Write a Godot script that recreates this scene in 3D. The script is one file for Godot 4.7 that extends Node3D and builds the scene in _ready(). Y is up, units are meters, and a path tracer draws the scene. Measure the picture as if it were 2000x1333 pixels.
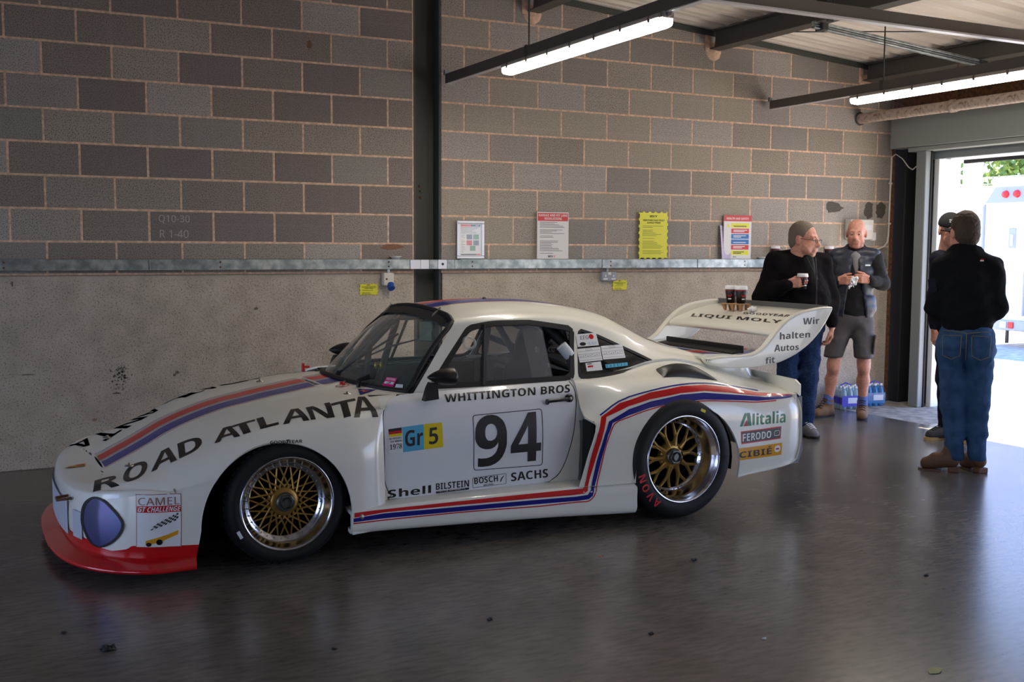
extends Node3D

var M := {}
var taken := {}
var rng := RandomNumberGenerator.new()

# ---------------------------------------------------------------- helpers
func srgb(r, g, b) -> Color:
	return Color(r / 255.0, g / 255.0, b / 255.0)

func mat(key: String, c: Color, rough := 0.6, metal := 0.0, spec := 0.5) -> StandardMaterial3D:
	var m := StandardMaterial3D.new()
	m.resource_name = key
	m.albedo_color = c
	m.roughness = rough
	m.metallic = metal
	m.metallic_specular = spec
	M[key] = m
	return m

func noise_tex(freq: float, ramp: Array, seed_ := 1, size := 512, octaves := 4, kind := FastNoiseLite.TYPE_SIMPLEX_SMOOTH, bump := 0.0) -> NoiseTexture2D:
	var n := FastNoiseLite.new()
	n.noise_type = kind
	n.frequency = freq
	n.fractal_octaves = octaves
	n.seed = seed_
	var t := NoiseTexture2D.new()
	t.width = size
	t.height = size
	t.seamless = true
	t.noise = n
	if bump > 0.0:
		t.as_normal_map = true
		t.bump_strength = bump
	elif ramp.size() > 0:
		var g := Gradient.new()
		var offs := PackedFloat32Array()
		var cols := PackedColorArray()
		for e in ramp:
			offs.append(e[0])
			cols.append(e[1])
		g.offsets = offs
		g.colors = cols
		t.color_ramp = g
	return t

func grey(v: float) -> Color:
	return Color(v, v, v)

func tri(m: StandardMaterial3D, tex: Texture2D, scale_: float, world := true) -> StandardMaterial3D:
	m.albedo_texture = tex
	m.uv1_triplanar = true
	m.uv1_world_triplanar = world
	m.uv1_scale = Vector3.ONE * scale_
	return m

func bumpy(m: StandardMaterial3D, tex: Texture2D, k: float) -> StandardMaterial3D:
	m.normal_enabled = true
	m.normal_texture = tex
	m.normal_scale = k
	return m

func numbered(called: String) -> String:
	var n: int = taken.get(called, 0)
	taken[called] = n + 1
	return called if n == 0 else "%s_%03d" % [called, n]

func ST() -> SurfaceTool:
	var st := SurfaceTool.new()
	st.begin(Mesh.PRIMITIVE_TRIANGLES)
	return st

func quad(st: SurfaceTool, a: Vector3, b: Vector3, c: Vector3, d: Vector3) -> void:
	# a b c d counter-clockwise seen from outside; emitted clockwise for Godot
	var uvs := [Vector2(0, 1), Vector2(1, 1), Vector2(1, 0), Vector2(0, 0)]
	var p := [a, b, c, d]
	for i in [0, 2, 1, 0, 3, 2]:
		st.set_uv(uvs[i])
		st.add_vertex(p[i])

func trian(st: SurfaceTool, a: Vector3, b: Vector3, c: Vector3) -> void:
	for p in [a, c, b]:
		st.set_uv(Vector2(p.x, p.y))
		st.add_vertex(p)

func finish(st: SurfaceTool, smooth := false) -> ArrayMesh:
	if smooth:
		st.index()
	st.generate_normals()
	return st.commit()

func flat_group(st: SurfaceTool) -> void:
	st.set_smooth_group(-1)

# box from centre c and size s, chamfered by b, optional basis
func box(st: SurfaceTool, c: Vector3, s: Vector3, b := 0.0, bs := Basis()) -> void:
	st.set_smooth_group(-1)
	var h := s * 0.5
	b = minf(b, minf(h.x, minf(h.y, h.z)) * 0.95)
	if b <= 0.0:
		for ax in 3:
			for sg in [-1.0, 1.0]:
				var u := Vector3.ZERO; var v := Vector3.ZERO; var w := Vector3.ZERO
				w[ax] = sg * h[ax]
				u[(ax + 1) % 3] = h[(ax + 1) % 3]
				v[(ax + 2) % 3] = h[(ax + 2) % 3]
				if sg < 0: u = -u
				quad(st, c + bs * (w - u - v), c + bs * (w + u - v), c + bs * (w + u + v), c + bs * (w - u + v))
		return
	var i := h - Vector3(b, b, b)
	for ax in 3:
		var a1 := (ax + 1) % 3
		var a2 := (ax + 2) % 3
		for sg in [-1.0, 1.0]:
			var w := Vector3.ZERO; w[ax] = sg * h[ax]
			var u := Vector3.ZERO; u[a1] = i[a1] * sg
			var v := Vector3.ZERO; v[a2] = i[a2]
			quad(st, c + bs * (w - u - v), c + bs * (w + u - v), c + bs * (w + u + v), c + bs * (w - u + v))
	# edges
	for ax in 3:
		var a1 := (ax + 1) % 3
		var a2 := (ax + 2) % 3
		for s1 in [-1.0, 1.0]:
			for s2 in [-1.0, 1.0]:
				var p := Vector3.ZERO; p[a1] = s1 * h[a1]; p[a2] = s2 * i[a2]
				var q := Vector3.ZERO; q[a1] = s1 * i[a1]; q[a2] = s2 * h[a2]
				var e := Vector3.ZERO; e[ax] = i[ax] * s1 * s2
				quad(st, c + bs * (p - e), c + bs * (p + e) , c + bs * (q + e), c + bs * (q - e)) if false else quad(st, c + bs * (p + e), c + bs * (p - e), c + bs * (q - e), c + bs * (q + e)) if false else quad(st, c + bs * (q - e), c + bs * (p - e), c + bs * (p + e), c + bs * (q + e))
	for sx in [-1.0, 1.0]:
		for sy in [-1.0, 1.0]:
			for sz in [-1.0, 1.0]:
				var a := Vector3(sx * h.x, sy * i.y, sz * i.z)
				var d := Vector3(sx * i.x, sy * h.y, sz * i.z)
				var e := Vector3(sx * i.x, sy * i.y, sz * h.z)
				if sx * sy * sz > 0: trian(st, c + bs * a, c + bs * d, c + bs * e)
				else: trian(st, c + bs * a, c + bs * e, c + bs * d)

func frame_of(dir: Vector3) -> Basis:
	var z := dir.normalized()
	var up := Vector3.UP if absf(z.y) < 0.9 else Vector3.RIGHT
	var x := up.cross(z).normalized()
	return Basis(x, z.cross(x), z)

# tube along points with radius (float or array)
func tube(st: SurfaceTool, pts: Array, r, sides := 10, cap := true, smooth_id := 1) -> void:
	st.set_smooth_group(smooth_id)
	var n := pts.size()
	var rings := []
	var prev := Basis()
	for k in n:
		var d: Vector3
		if k == 0: d = pts[1] - pts[0]
		elif k == n - 1: d = pts[n - 1] - pts[n - 2]
		else: d = (pts[k + 1] - pts[k]).normalized() + (pts[k] - pts[k - 1]).normalized()
		var f: Basis
		if k == 0: f = frame_of(d)
		else:
			var z: Vector3 = d.normalized()
			var x: Vector3 = (prev.x - z * prev.x.dot(z)).normalized()
			f = Basis(x, z.cross(x), z)
		prev = f
		var rad: float = r[k] if r is Array else r
		var ring := []
		for j in sides:
			var a := TAU * j / sides
			ring.append(pts[k] + (f.x * cos(a) + f.y * sin(a)) * rad)
		rings.append(ring)
	for k in n - 1:
		for j in sides:
			var j2 := (j + 1) % sides
			quad(st, rings[k][j], rings[k][j2], rings[k + 1][j2], rings[k + 1][j])
	if cap:
		st.set_smooth_group(-1)
		for j in range(1, sides - 1):
			trian(st, rings[0][0], rings[0][j + 1], rings[0][j])
			trian(st, rings[n - 1][0], rings[n - 1][j], rings[n - 1][j + 1])

# lathe: profile of Vector2(radius, height) about axis through origin o with basis (y = axis)
func lathe(st: SurfaceTool, prof: Array, o: Vector3, bs := Basis(), seg := 24, smooth_id := 1) -> void:
	st.set_smooth_group(smooth_id)
	for j in seg:
		var a := TAU * j / seg
		var b := TAU * (j + 1) / seg
		var u := Vector3(cos(a), 0, sin(a))
		var v := Vector3(cos(b), 0, sin(b))
		for k in prof.size() - 1:
			var p: Vector2 = prof[k]
			var q: Vector2 = prof[k + 1]
			var A: Vector3 = o + bs * (u * p.x + Vector3(0, p.y, 0))
			var B: Vector3 = o + bs * (v * p.x + Vector3(0, p.y, 0))
			var C: Vector3 = o + bs * (v * q.x + Vector3(0, q.y, 0))
			var D: Vector3 = o + bs * (u * q.x + Vector3(0, q.y, 0))
			if p.x < 1e-6: trian(st, A, D, C)
			elif q.x < 1e-6: trian(st, A, C, B)
			else: quad(st, B, A, D, C)

# extruded polygon in the basis' xy plane, from z0 to z1 (front at z1)
func prism(st: SurfaceTool, poly: PackedVector2Array, z0: float, z1: float, o := Vector3.ZERO, bs := Basis(), back := true) -> void:
	st.set_smooth_group(-1)
	if Geometry2D.is_polygon_clockwise(poly):
		poly = poly.duplicate()
		poly.reverse()
	var t := Geometry2D.triangulate_polygon(poly)
	for k in range(0, t.size(), 3):
		var a := poly[t[k]]; var b := poly[t[k + 1]]; var c := poly[t[k + 2]]
		if (b - a).cross(c - a) < 0:
			var q := b; b = c; c = q
		trian(st, o + bs * Vector3(a.x, a.y, z1), o + bs * Vector3(b.x, b.y, z1), o + bs * Vector3(c.x, c.y, z1))
		if back:
			trian(st, o + bs * Vector3(a.x, a.y, z0), o + bs * Vector3(c.x, c.y, z0), o + bs * Vector3(b.x, b.y, z0))
	if z0 != z1:
		for k in poly.size():
			var a := poly[k]; var b := poly[(k + 1) % poly.size()]
			quad(st, o + bs * Vector3(a.x, a.y, z0), o + bs * Vector3(b.x, b.y, z0), o + bs * Vector3(b.x, b.y, z1), o + bs * Vector3(a.x, a.y, z1))

func obj(called: String, src, m: Material, parent: Node = null) -> MeshInstance3D:
	var o := MeshInstance3D.new()
	o.mesh = src if src is Mesh else finish(src)
	o.material_override = m
	if parent == null:
		o.name = numbered(called)
		add_child(o)
	else:
		o.name = called
		parent.add_child(o, true)
	return o

func tag(o: Node, label: String, category := "", group := "", kind := "") -> Node:
	if label: o.set_meta("label", label)
	if category: o.set_meta("category", category)
	if group: o.set_meta("group", group)
	if kind: o.set_meta("kind", kind)
	return o

func thing(called: String, label: String, category: String, at := Vector3.ZERO, turn := 0.0, group := "") -> Node3D:
	var o := Node3D.new()
	o.name = numbered(called)
	add_child(o)
	o.position = at
	o.rotation.y = turn
	tag(o, label, category, group)
	return o

func struct(called: String, label := "", category := "") -> Node3D:
	var o := Node3D.new()
	o.name = numbered(called)
	add_child(o)
	o.set_meta("kind", "structure")
	tag(o, label, category)
	return o

func copy_of(src: Node3D, at: Vector3, turn: float, label: String) -> Node3D:
	var c: Node3D = src.duplicate()
	c.name = numbered(String(src.name).rstrip("0123456789").trim_suffix("_"))
	add_child(c)
	c.position = at
	c.rotation.y = turn
	c.set_meta("label", label)
	return c

# flat text mesh, local xy plane
var fonts := {}
func text_mesh(s: String, height: float, font := "Droid Sans", bold := true, spacing := 0.0) -> ArrayMesh:
	# scaled so that a capital letter is `height` tall, centred on the origin
	var key := font + str(bold)
	if not fonts.has(key):
		var f := SystemFont.new()
		f.font_names = PackedStringArray([font])
		f.font_weight = 700 if bold else 400
		fonts[key] = f
	var t := TextMesh.new()
	t.font = fonts[key]
	t.text = s
	t.font_size = 64
	t.pixel_size = height / 46.0
	t.depth = 0.0
	t.curve_step = 1.5
	t.horizontal_alignment = HORIZONTAL_ALIGNMENT_CENTER
	t.vertical_alignment = VERTICAL_ALIGNMENT_CENTER
	var am := ArrayMesh.new()
	if t.get_surface_count() > 0:
		am.add_surface_from_arrays(Mesh.PRIMITIVE_TRIANGLES, t.surface_get_arrays(0))
	return am

# text as triangles (list of Vector2, every three a triangle), fitted to the box (0..w, 0..h)
func text_tris(s: String, w: float, h: float, font := "Droid Sans", bold := true) -> PackedVector2Array:
	var am := text_mesh(s, 0.1, font, bold)
	var out := PackedVector2Array()
	if am.get_surface_count() == 0: return out
	var arr := am.surface_get_arrays(0)
	var vs: PackedVector3Array = arr[Mesh.ARRAY_VERTEX]
	var idx = arr[Mesh.ARRAY_INDEX]
	var lo := Vector2(1e9, 1e9); var hi := Vector2(-1e9, -1e9)
	for v in vs:
		lo = lo.min(Vector2(v.x, v.y)); hi = hi.max(Vector2(v.x, v.y))
	var sc := Vector2(w / (hi.x - lo.x), h / (hi.y - lo.y))
	if idx == null or idx.size() == 0:
		for v in vs: out.append((Vector2(v.x, v.y) - lo) * sc)
	else:
		for i in idx: out.append((Vector2(vs[i].x, vs[i].y) - lo) * sc)
	return out

# flat text on the plane o + x*bx + y*by
func flat_text(st: SurfaceTool, s: String, w: float, h: float, o: Vector3, bx: Vector3, by: Vector3, font := "Droid Sans", bold := true) -> void:
	st.set_smooth_group(-1)
	var t := text_tris(s, w, h, font, bold)
	var n := bx.cross(by)
	for k in range(0, t.size(), 3):
		var a := o + bx * t[k].x + by * t[k].y
		var b := o + bx * t[k + 1].x + by * t[k + 1].y
		var c := o + bx * t[k + 2].x + by * t[k + 2].y
		if (b - a).cross(c - a).dot(n) < 0: trian(st, a, c, b)
		else: trian(st, a, b, c)

func flat_rect(st: SurfaceTool, x0: float, y0: float, x1: float, y1: float, o: Vector3, bx: Vector3, by: Vector3) -> void:
	st.set_smooth_group(-1)
	quad(st, o + bx * x0 + by * y0, o + bx * x1 + by * y0, o + bx * x1 + by * y1, o + bx * x0 + by * y1)

# ---------------------------------------------------------------- camera, sky and light
func set_camera() -> void:
	var cam := Camera3D.new()
	cam.name = "camera"
	add_child(cam)
	cam.position = Vector3(-3.0435, 1.5437, 8.1098)
	cam.basis = Basis(Vector3.UP, -0.4718) * Basis(Vector3.RIGHT, -0.0856) * Basis(Vector3.BACK, 0.005)
	cam.fov = rad_to_deg(2.0 * atan(666.5 / 2131.88))
	cam.near = 0.05
	cam.far = 400.0
	cam.current = true
	var env := Environment.new()
	var sky := Sky.new()
	var sm := ProceduralSkyMaterial.new()
	sm.sky_top_color = Color(0.42, 0.60, 0.92)
	sm.sky_horizon_color = Color(0.86, 0.91, 0.98)
	sm.sky_curve = 0.18
	sm.ground_bottom_color = Color(0.45, 0.43, 0.40)
	sm.ground_horizon_color = Color(0.72, 0.72, 0.70)
	sm.sky_energy_multiplier = 1.0
	sm.sun_angle_max = 1.0
	sky.sky_material = sm
	env.background_mode = Environment.BG_SKY
	env.sky = sky
	env.background_energy_multiplier = 2.6
	env.tonemap_mode = Environment.TONE_MAPPER_LINEAR
	env.tonemap_exposure = 2.1
	env.sdfgi_enabled = true
	env.ssao_enabled = true
	env.ssil_enabled = true
	var we := WorldEnvironment.new()
	we.name = "world_environment"
	we.environment = env
	add_child(we)
	var sun := DirectionalLight3D.new()
	sun.name = "sun"
	sun.light_energy = 5.5
	sun.light_color = Color(1.0, 0.95, 0.87)
	sun.light_angular_distance = 0.6
	sun.shadow_enabled = true
	add_child(sun)
	sun.basis = Basis.looking_at(Vector3(-1.0, -1.54, 0.62).normalized(), Vector3.UP)

const FLOOR_X0 := -9.0
const ROOM_Z := 13.0
const END_X := 5.35

func roof_y(x: float) -> float:
	return 3.745 - 0.0795 * x

func make_materials() -> void:
	var speck := noise_tex(0.075, [[0.0, grey(0.45)], [0.28, grey(0.72)], [0.42, grey(0.95)], [0.7, grey(1.0)], [1.0, grey(0.9)]], 3, 512, 4)
	var speckn := noise_tex(0.2, [], 4, 512, 4, FastNoiseLite.TYPE_SIMPLEX_SMOOTH, 3.0)
	var tones := [srgb(172, 163, 153), srgb(162, 153, 143), srgb(180, 173, 166), srgb(150, 140, 132), srgb(166, 158, 153), srgb(176, 167, 154), srgb(157, 151, 145), srgb(140, 131, 126)]
	for i in tones.size():
		var m := mat("block_%d" % i, tones[i], 0.92, 0.0, 0.3)
		tri(m, speck, 2.3 + 0.13 * i)
		bumpy(m, speckn, 0.5)
	tri(mat("mortar", srgb(236, 200, 172), 0.95, 0.0, 0.3), noise_tex(0.05, [[0.2, grey(0.84)], [0.8, grey(1.0)]], 8, 256), 1.7)
	# cast concrete: grain, pits and broad stains
	var cm := mat("concrete_panel", srgb(200, 188, 172), 0.9, 0.0, 0.3)
	tri(cm, noise_tex(0.013, [[0.1, Color(0.90, 0.895, 0.89)], [0.5, Color(0.96, 0.955, 0.95)], [0.9, Color(1, 1, 1)]], 21, 1024, 6), 0.3)
	bumpy(cm, speckn, 0.25)
	cm.uv1_offset = Vector3(0.3, 0.12, 0.7)
	cm.detail_enabled = true
	cm.detail_blend_mode = BaseMaterial3D.BLEND_MODE_MUL
	cm.detail_uv_layer = BaseMaterial3D.DETAIL_UV_2
	cm.uv2_triplanar = true
	cm.uv2_world_triplanar = true
	cm.uv2_scale = Vector3.ONE * 1.1
	cm.detail_albedo = noise_tex(0.06, [[0.0, grey(0.5)], [0.2, grey(0.72)], [0.3, grey(0.93)], [0.55, grey(1.0)], [1.0, grey(0.93)]], 23, 1024, 5)
	# floor: polished concrete with wear patches and trowel marks
	var fm := mat("floor_concrete", srgb(116, 111, 105), 0.26, 0.0, 0.5)
	tri(fm, noise_tex(0.008, [[0.0, Color(0.82, 0.81, 0.80)], [0.5, Color(0.92, 0.915, 0.91)], [1.0, Color(1, 1, 1)]], 33, 1024, 6), 0.31)
	fm.detail_enabled = true
	fm.detail_blend_mode = BaseMaterial3D.BLEND_MODE_MUL
	fm.detail_uv_layer = BaseMaterial3D.DETAIL_UV_2
	fm.uv2_triplanar = true
	fm.uv2_world_triplanar = true
	fm.uv2_scale = Vector3(0.35, 0.35, 1.3)
	fm.detail_albedo = noise_tex(0.02, [[0.0, grey(0.76)], [0.5, grey(0.92)], [1.0, grey(1.0)]], 35, 1024, 6)
	tri(mat("slab_concrete", srgb(176, 170, 160), 0.7, 0.0, 0.4), noise_tex(0.02, [[0.1, grey(0.72)], [0.8, grey(1.0)]], 37, 512, 6), 0.7)
	mat("steel_column", srgb(74, 76, 72), 0.55, 0.0, 0.4)
	mat("steel_purlin", srgb(96, 92, 86), 0.6, 0.2, 0.4)
	var gv := mat("galvanised", srgb(196, 202, 200), 0.42, 0.75)
	tri(gv, noise_tex(0.02, [[0.2, Color(0.72, 0.75, 0.76)], [0.8, Color(1, 1, 1)]], 51, 512, 4), 0.9)
	mat("galvanised_new", srgb(222, 222, 226), 0.35, 0.6)
	tri(mat("channel_steel", srgb(120, 114, 108), 0.5, 0.5), noise_tex(0.2, [[0.2, grey(0.78)], [0.8, grey(1)]], 52, 256, 2), 4.0)
	mat("roof_sheet", srgb(226, 216, 204), 0.55, 0.0, 0.4)
	mat("shutter_grey", srgb(150, 156, 152), 0.5, 0.0, 0.5)
	mat("guide_grey", srgb(128, 136, 138), 0.5, 0.0, 0.5)
	mat("white_paint", srgb(236, 238, 240), 0.55)
	mat("black_gap", srgb(26, 26, 28), 0.8)
	tri(mat("rust_steel", srgb(120, 96, 76), 0.8), noise_tex(0.03, [[0.25, Color(0.62, 0.56, 0.52)], [0.5, Color(0.85, 0.7, 0.55)], [0.75, Color(1, 0.8, 0.6)]], 55, 512, 5), 1.2)
	tri(mat("pipe_paint", srgb(196, 180, 168), 0.6), noise_tex(0.02, [[0.15, Color(0.55, 0.42, 0.36)], [0.4, Color(0.92, 0.9, 0.88)], [1.0, Color(1, 1, 1)]], 56, 512, 5), 2.0)
	mat("lamp_body", srgb(150, 142, 136), 0.5)
	var lg := mat("lamp_glow", Color(1, 1, 1), 0.4)
	lg.emission_enabled = true
	lg.emission = Color(1.0, 0.98, 0.95)
	lg.emission_energy_multiplier = 4.0
	mat("clip_steel", srgb(120, 112, 104), 0.4, 0.6)
	mat("conduit_white", srgb(216, 208, 196), 0.5)

func block_mesh(w: float, h: float, v: int) -> ArrayMesh:
	var st := ST()
	rng.seed = 900 + v
	var d := 0.05
	# front face slightly uneven, chamfered edges
	box(st, Vector3(0, 0, -d * 0.5), Vector3(w, h, d), 0.0018 + 0.0008 * (v % 3))
	return finish(st)

func build_wall() -> void:
	var w := struct("wall_back", "grey concrete block wall with buff mortar over a cast concrete dado", "wall")
	# mortar core, two bays
	var st := ST()
	for r in [[FLOOR_X0, 0.212], [0.452, END_X]]:
		var x0: float = r[0]; var x1: float = r[1]
		prism(st, PackedVector2Array([Vector2(x0, 1.336), Vector2(x1, 1.336), Vector2(x1, roof_y(x1)), Vector2(x0, roof_y(x0))]), -0.2, -0.002)
	obj("mortar_bed", st, M.mortar, w)
	st = ST()
	box(st, Vector3((FLOOR_X0 + 0.208) * 0.5, 0.667, -0.1), Vector3(0.208 - FLOOR_X0, 1.334, 0.21), 0.006)
	obj("concrete_panel", st, M.concrete_panel, w)
	st = ST()
	box(st, Vector3((0.458 + END_X) * 0.5, 0.667, -0.1), Vector3(END_X - 0.458, 1.334, 0.21), 0.006)
	obj("concrete_panel", st, M.concrete_panel, w)
	# blocks
	var cache := {}
	rng.seed = 77
	var tone := RandomNumberGenerator.new()
	tone.seed = 5
	for k in range(-1, 11):
		var y0 := 1.5685 + 0.225 * k
		for side in 2:
			var odd := (k % 2 + 2) % 2 == 0     # courses with a joint at x = 0 (left bay) or 0.652 (right bay)
			var a := -4.95 if side == 0 else 0.452
			var z := 0.212 if side == 0 else END_X
			var origin := (0.0 if odd else -0.225) if side == 0 else (0.6523 if odd else 0.4273 + 0.45)
			var joints := [a]
			var j := origin
			while j > a: j -= 0.45
			while j < z - 0.06:
				if j > a + 0.06: joints.append(j)
				j += 0.45
			joints.append(z)
			for i in joints.size() - 1:
				var x0: float = joints[i] + (0.007 if i > 0 else 0.0)
				var x1: float = joints[i + 1] - (0.007 if i < joints.size() - 2 else 0.006)
				var t := tone.randf()
				var top := y0 + 0.218
				var lim := roof_y((x0 + x1) * 0.5)
				if y0 + 0.03 > lim: continue
				top = minf(top, lim)
				var ww := snappedf(x1 - x0, 0.001)
				var hh := snappedf(top - y0 - 0.007, 0.001)
				var v := int(t * 997.0) % 3
				var key := "%d_%d_%d" % [int(ww * 1000), int(hh * 1000), v]
				if not cache.has(key): cache[key] = block_mesh(ww, hh, v)
				var ti: int
				if side == 0: ti = [3, 1, 3, 4, 7, 0, 1, 6, 3, 7, 2][int(t * 11) % 11]
				else: ti = [0, 4, 2, 5, 0, 1, 5, 2, 0, 6][int(t * 10) % 10]
				var o := obj("block", cache[key], M["block_%d" % ti], w)
				o.position = Vector3((x0 + x1) * 0.5, y0 + 0.007 + hh * 0.5, 0.0)
	# rough left end of the wall beyond the photograph
	st = ST()
	box(st, Vector3((FLOOR_X0 - 4.955) * 0.5, 2.75, -0.02), Vector3(-4.96 - FLOOR_X0, 2.8, 0.04))
	obj("block_run", st, M.block_1, w)
	# steel stanchion between the bays
	var c := thing("steel_column", "dark grey steel column set into the block wall between two bays", "column", Vector3(0.332, 0, 0))
	st = ST(); box(st, Vector3(0, 1.87, -0.11), Vector3(0.24, 3.7, 0.012)); obj("web", st, M.steel_column, c)
	st = ST(); box(st, Vector3(-0.108, 1.87, -0.1), Vector3(0.016, 3.7, 0.19), 0.003); obj("flange", st, M.steel_column, c)
	st = ST(); box(st, Vector3(0.106, 1.87, -0.1), Vector3(0.02, 3.7, 0.21), 0.006); obj("flange", st, M.steel_column, c)
	st = ST()
	for r in [Vector2(-0.02, 1.99), Vector2(-0.028, 2.03), Vector2(-0.02, 1.94), Vector2(0.03, 0.9)]:
		lathe(st, [Vector2(0.0, 0.012), Vector2(0.006, 0.010), Vector2(0.011, 0.0)], Vector3(r.x, r.y, -0.104), Basis(Vector3.RIGHT, PI / 2), 8)
	obj("bolt", st, M.rust_steel, c)
	# buff mortar fillet down the left edge of the column
	st = ST(); box(st, Vector3(-0.1235, 1.87, -0.05), Vector3(0.012, 3.66, 0.1), 0.003); obj("mortar_fillet", st, M.mortar, c)

func build_floor() -> void:
	var f := struct("floor", "smooth grey polished concrete garage floor", "floor")
	var st := ST()
	box(st, Vector3((FLOOR_X0 + 4.55) * 0.5, -0.1, ROOM_Z * 0.5 - 0.1), Vector3(4.55 - FLOOR_X0, 0.2, ROOM_Z + 0.24))
	obj("floor_slab", st, M.floor_concrete, f)
	# rougher threshold slab under the roller shutter
	st = ST(); box(st, Vector3(4.553 + 0.55, -0.1, 0.62), Vector3(1.1, 0.2, 1.3), 0.004); obj("threshold_slab", st, M.slab_concrete, f)
	st = ST(); box(st, Vector3(4.553 + 0.55, -0.1, 7.14), Vector3(1.1, 0.2, 11.73), 0.004); obj("floor_slab", st, M.floor_concrete, f)

func i_beam(st: SurfaceTool, c: Vector3, depth: float, width: float, length: float, t := 0.012) -> void:
	# runs along z, centred at c
	box(st, c + Vector3(0, depth * 0.5 - t * 0.5, 0), Vector3(width, t, length), 0.002)
	box(st, c - Vector3(0, depth * 0.5 - t * 0.5, 0), Vector3(width, t, length), 0.002)
	box(st, c, Vector3(t, depth - 2 * t, length))

func build_roof() -> void:
	var r := struct("ceiling", "cream profiled steel roof sheets sloping down to the roller shutter", "ceiling")
	var x0 := FLOOR_X0 - 0.2; var x1 := 5.9
	var shared: ArrayMesh
	var wid := 1.0
	for k in 14:
		if shared == null:
			var st := ST()
			st.set_smooth_group(-1)
			# profile across z, one metre wide: broad ribs and fine stiffeners
			var prof := []
			for i in 4:
				var z := i * 0.25
				prof.append_array([Vector2(z, 0), Vector2(z + 0.06, 0), Vector2(z + 0.066, 0.006), Vector2(z + 0.08, 0.006), Vector2(z + 0.086, 0), Vector2(z + 0.15, 0), Vector2(z + 0.17, 0.034), Vector2(z + 0.23, 0.034)])
			prof.append(Vector2(1.0, 0))
			for i in prof.size() - 1:
				var a: Vector2 = prof[i]; var b: Vector2 = prof[i + 1]
				quad(st, Vector3(x0, roof_y(x0) + a.y, a.x), Vector3(x1, roof_y(x1) + a.y, a.x), Vector3(x1, roof_y(x1) + b.y, b.x), Vector3(x0, roof_y(x0) + b.y, b.x))
				quad(st, Vector3(x0, roof_y(x0) + b.y + 0.06, b.x), Vector3(x1, roof_y(x1) + b.y + 0.06, b.x), Vector3(x1, roof_y(x1) + a.y + 0.06, a.x), Vector3(x0, roof_y(x0) + a.y + 0.06, a.x))
			shared = finish(st)
		var o := obj("roof_sheet", shared, M.roof_sheet, r)
		o.position = Vector3(0, 0, -0.25 + k * wid)
	# dark flashing where the sheets meet the wall
	var fl := ST()
	prism(fl, PackedVector2Array([Vector2(x0, roof_y(x0) - 0.055), Vector2(END_X, roof_y(END_X) - 0.055), Vector2(END_X, roof_y(END_X) - 0.004), Vector2(x0, roof_y(x0) - 0.004)]), 0.0, 0.012)
	obj("flashing", fl, M.steel_column, r)
	# purlins
	var px := [-6.0, -4.2, -2.4, -0.56, 1.27, 3.12, 4.97]
	var st := ST()
	i_beam(st, Vector3.ZERO, 0.17, 0.11, ROOM_Z - 0.05)
	var im := finish(st)
	var nb := ["rear of the far bay", "far bay", "left bay", "above the car's windscreen", "nearest the steel column, right of it", "meeting the wall right of the first light", "lowest, meeting the wall above the white pipe"]
	for i in px.size():
		var x: float = px[i]
		var o := obj("roof_purlin", im, M.steel_purlin)
		o.position = Vector3(x, roof_y(x) - 0.092, ROOM_Z * 0.5)
		o.rotation.z = -0.0795
		tag(o, "brown-grey steel roof purlin, " + nb[i], "beam", "roof purlins")
		if i >= 4:
			# buff mortar dabbed round the beam end
			st = ST()
			lathe(st, [Vector2(0.0, 0.028), Vector2(0.045, 0.022), Vector2(0.085, 0.0)], Vector3(x, roof_y(x) - 0.185, 0.0), Basis(Vector3.RIGHT, PI / 2), 9)
			box(st, Vector3(x - 0.075, roof_y(x) - 0.11, 0.004), Vector3(0.05, 0.16, 0.014), 0.004)
			var d := obj("mortar_dab", st, M.mortar)
			tag(d, ["buff mortar dab round the purlin end near the column", "buff mortar dab round the purlin end by the first light", "buff mortar dab round the lowest purlin end above the white pipe"][i - 4], "mortar", "mortar dabs at the purlin ends")

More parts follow.
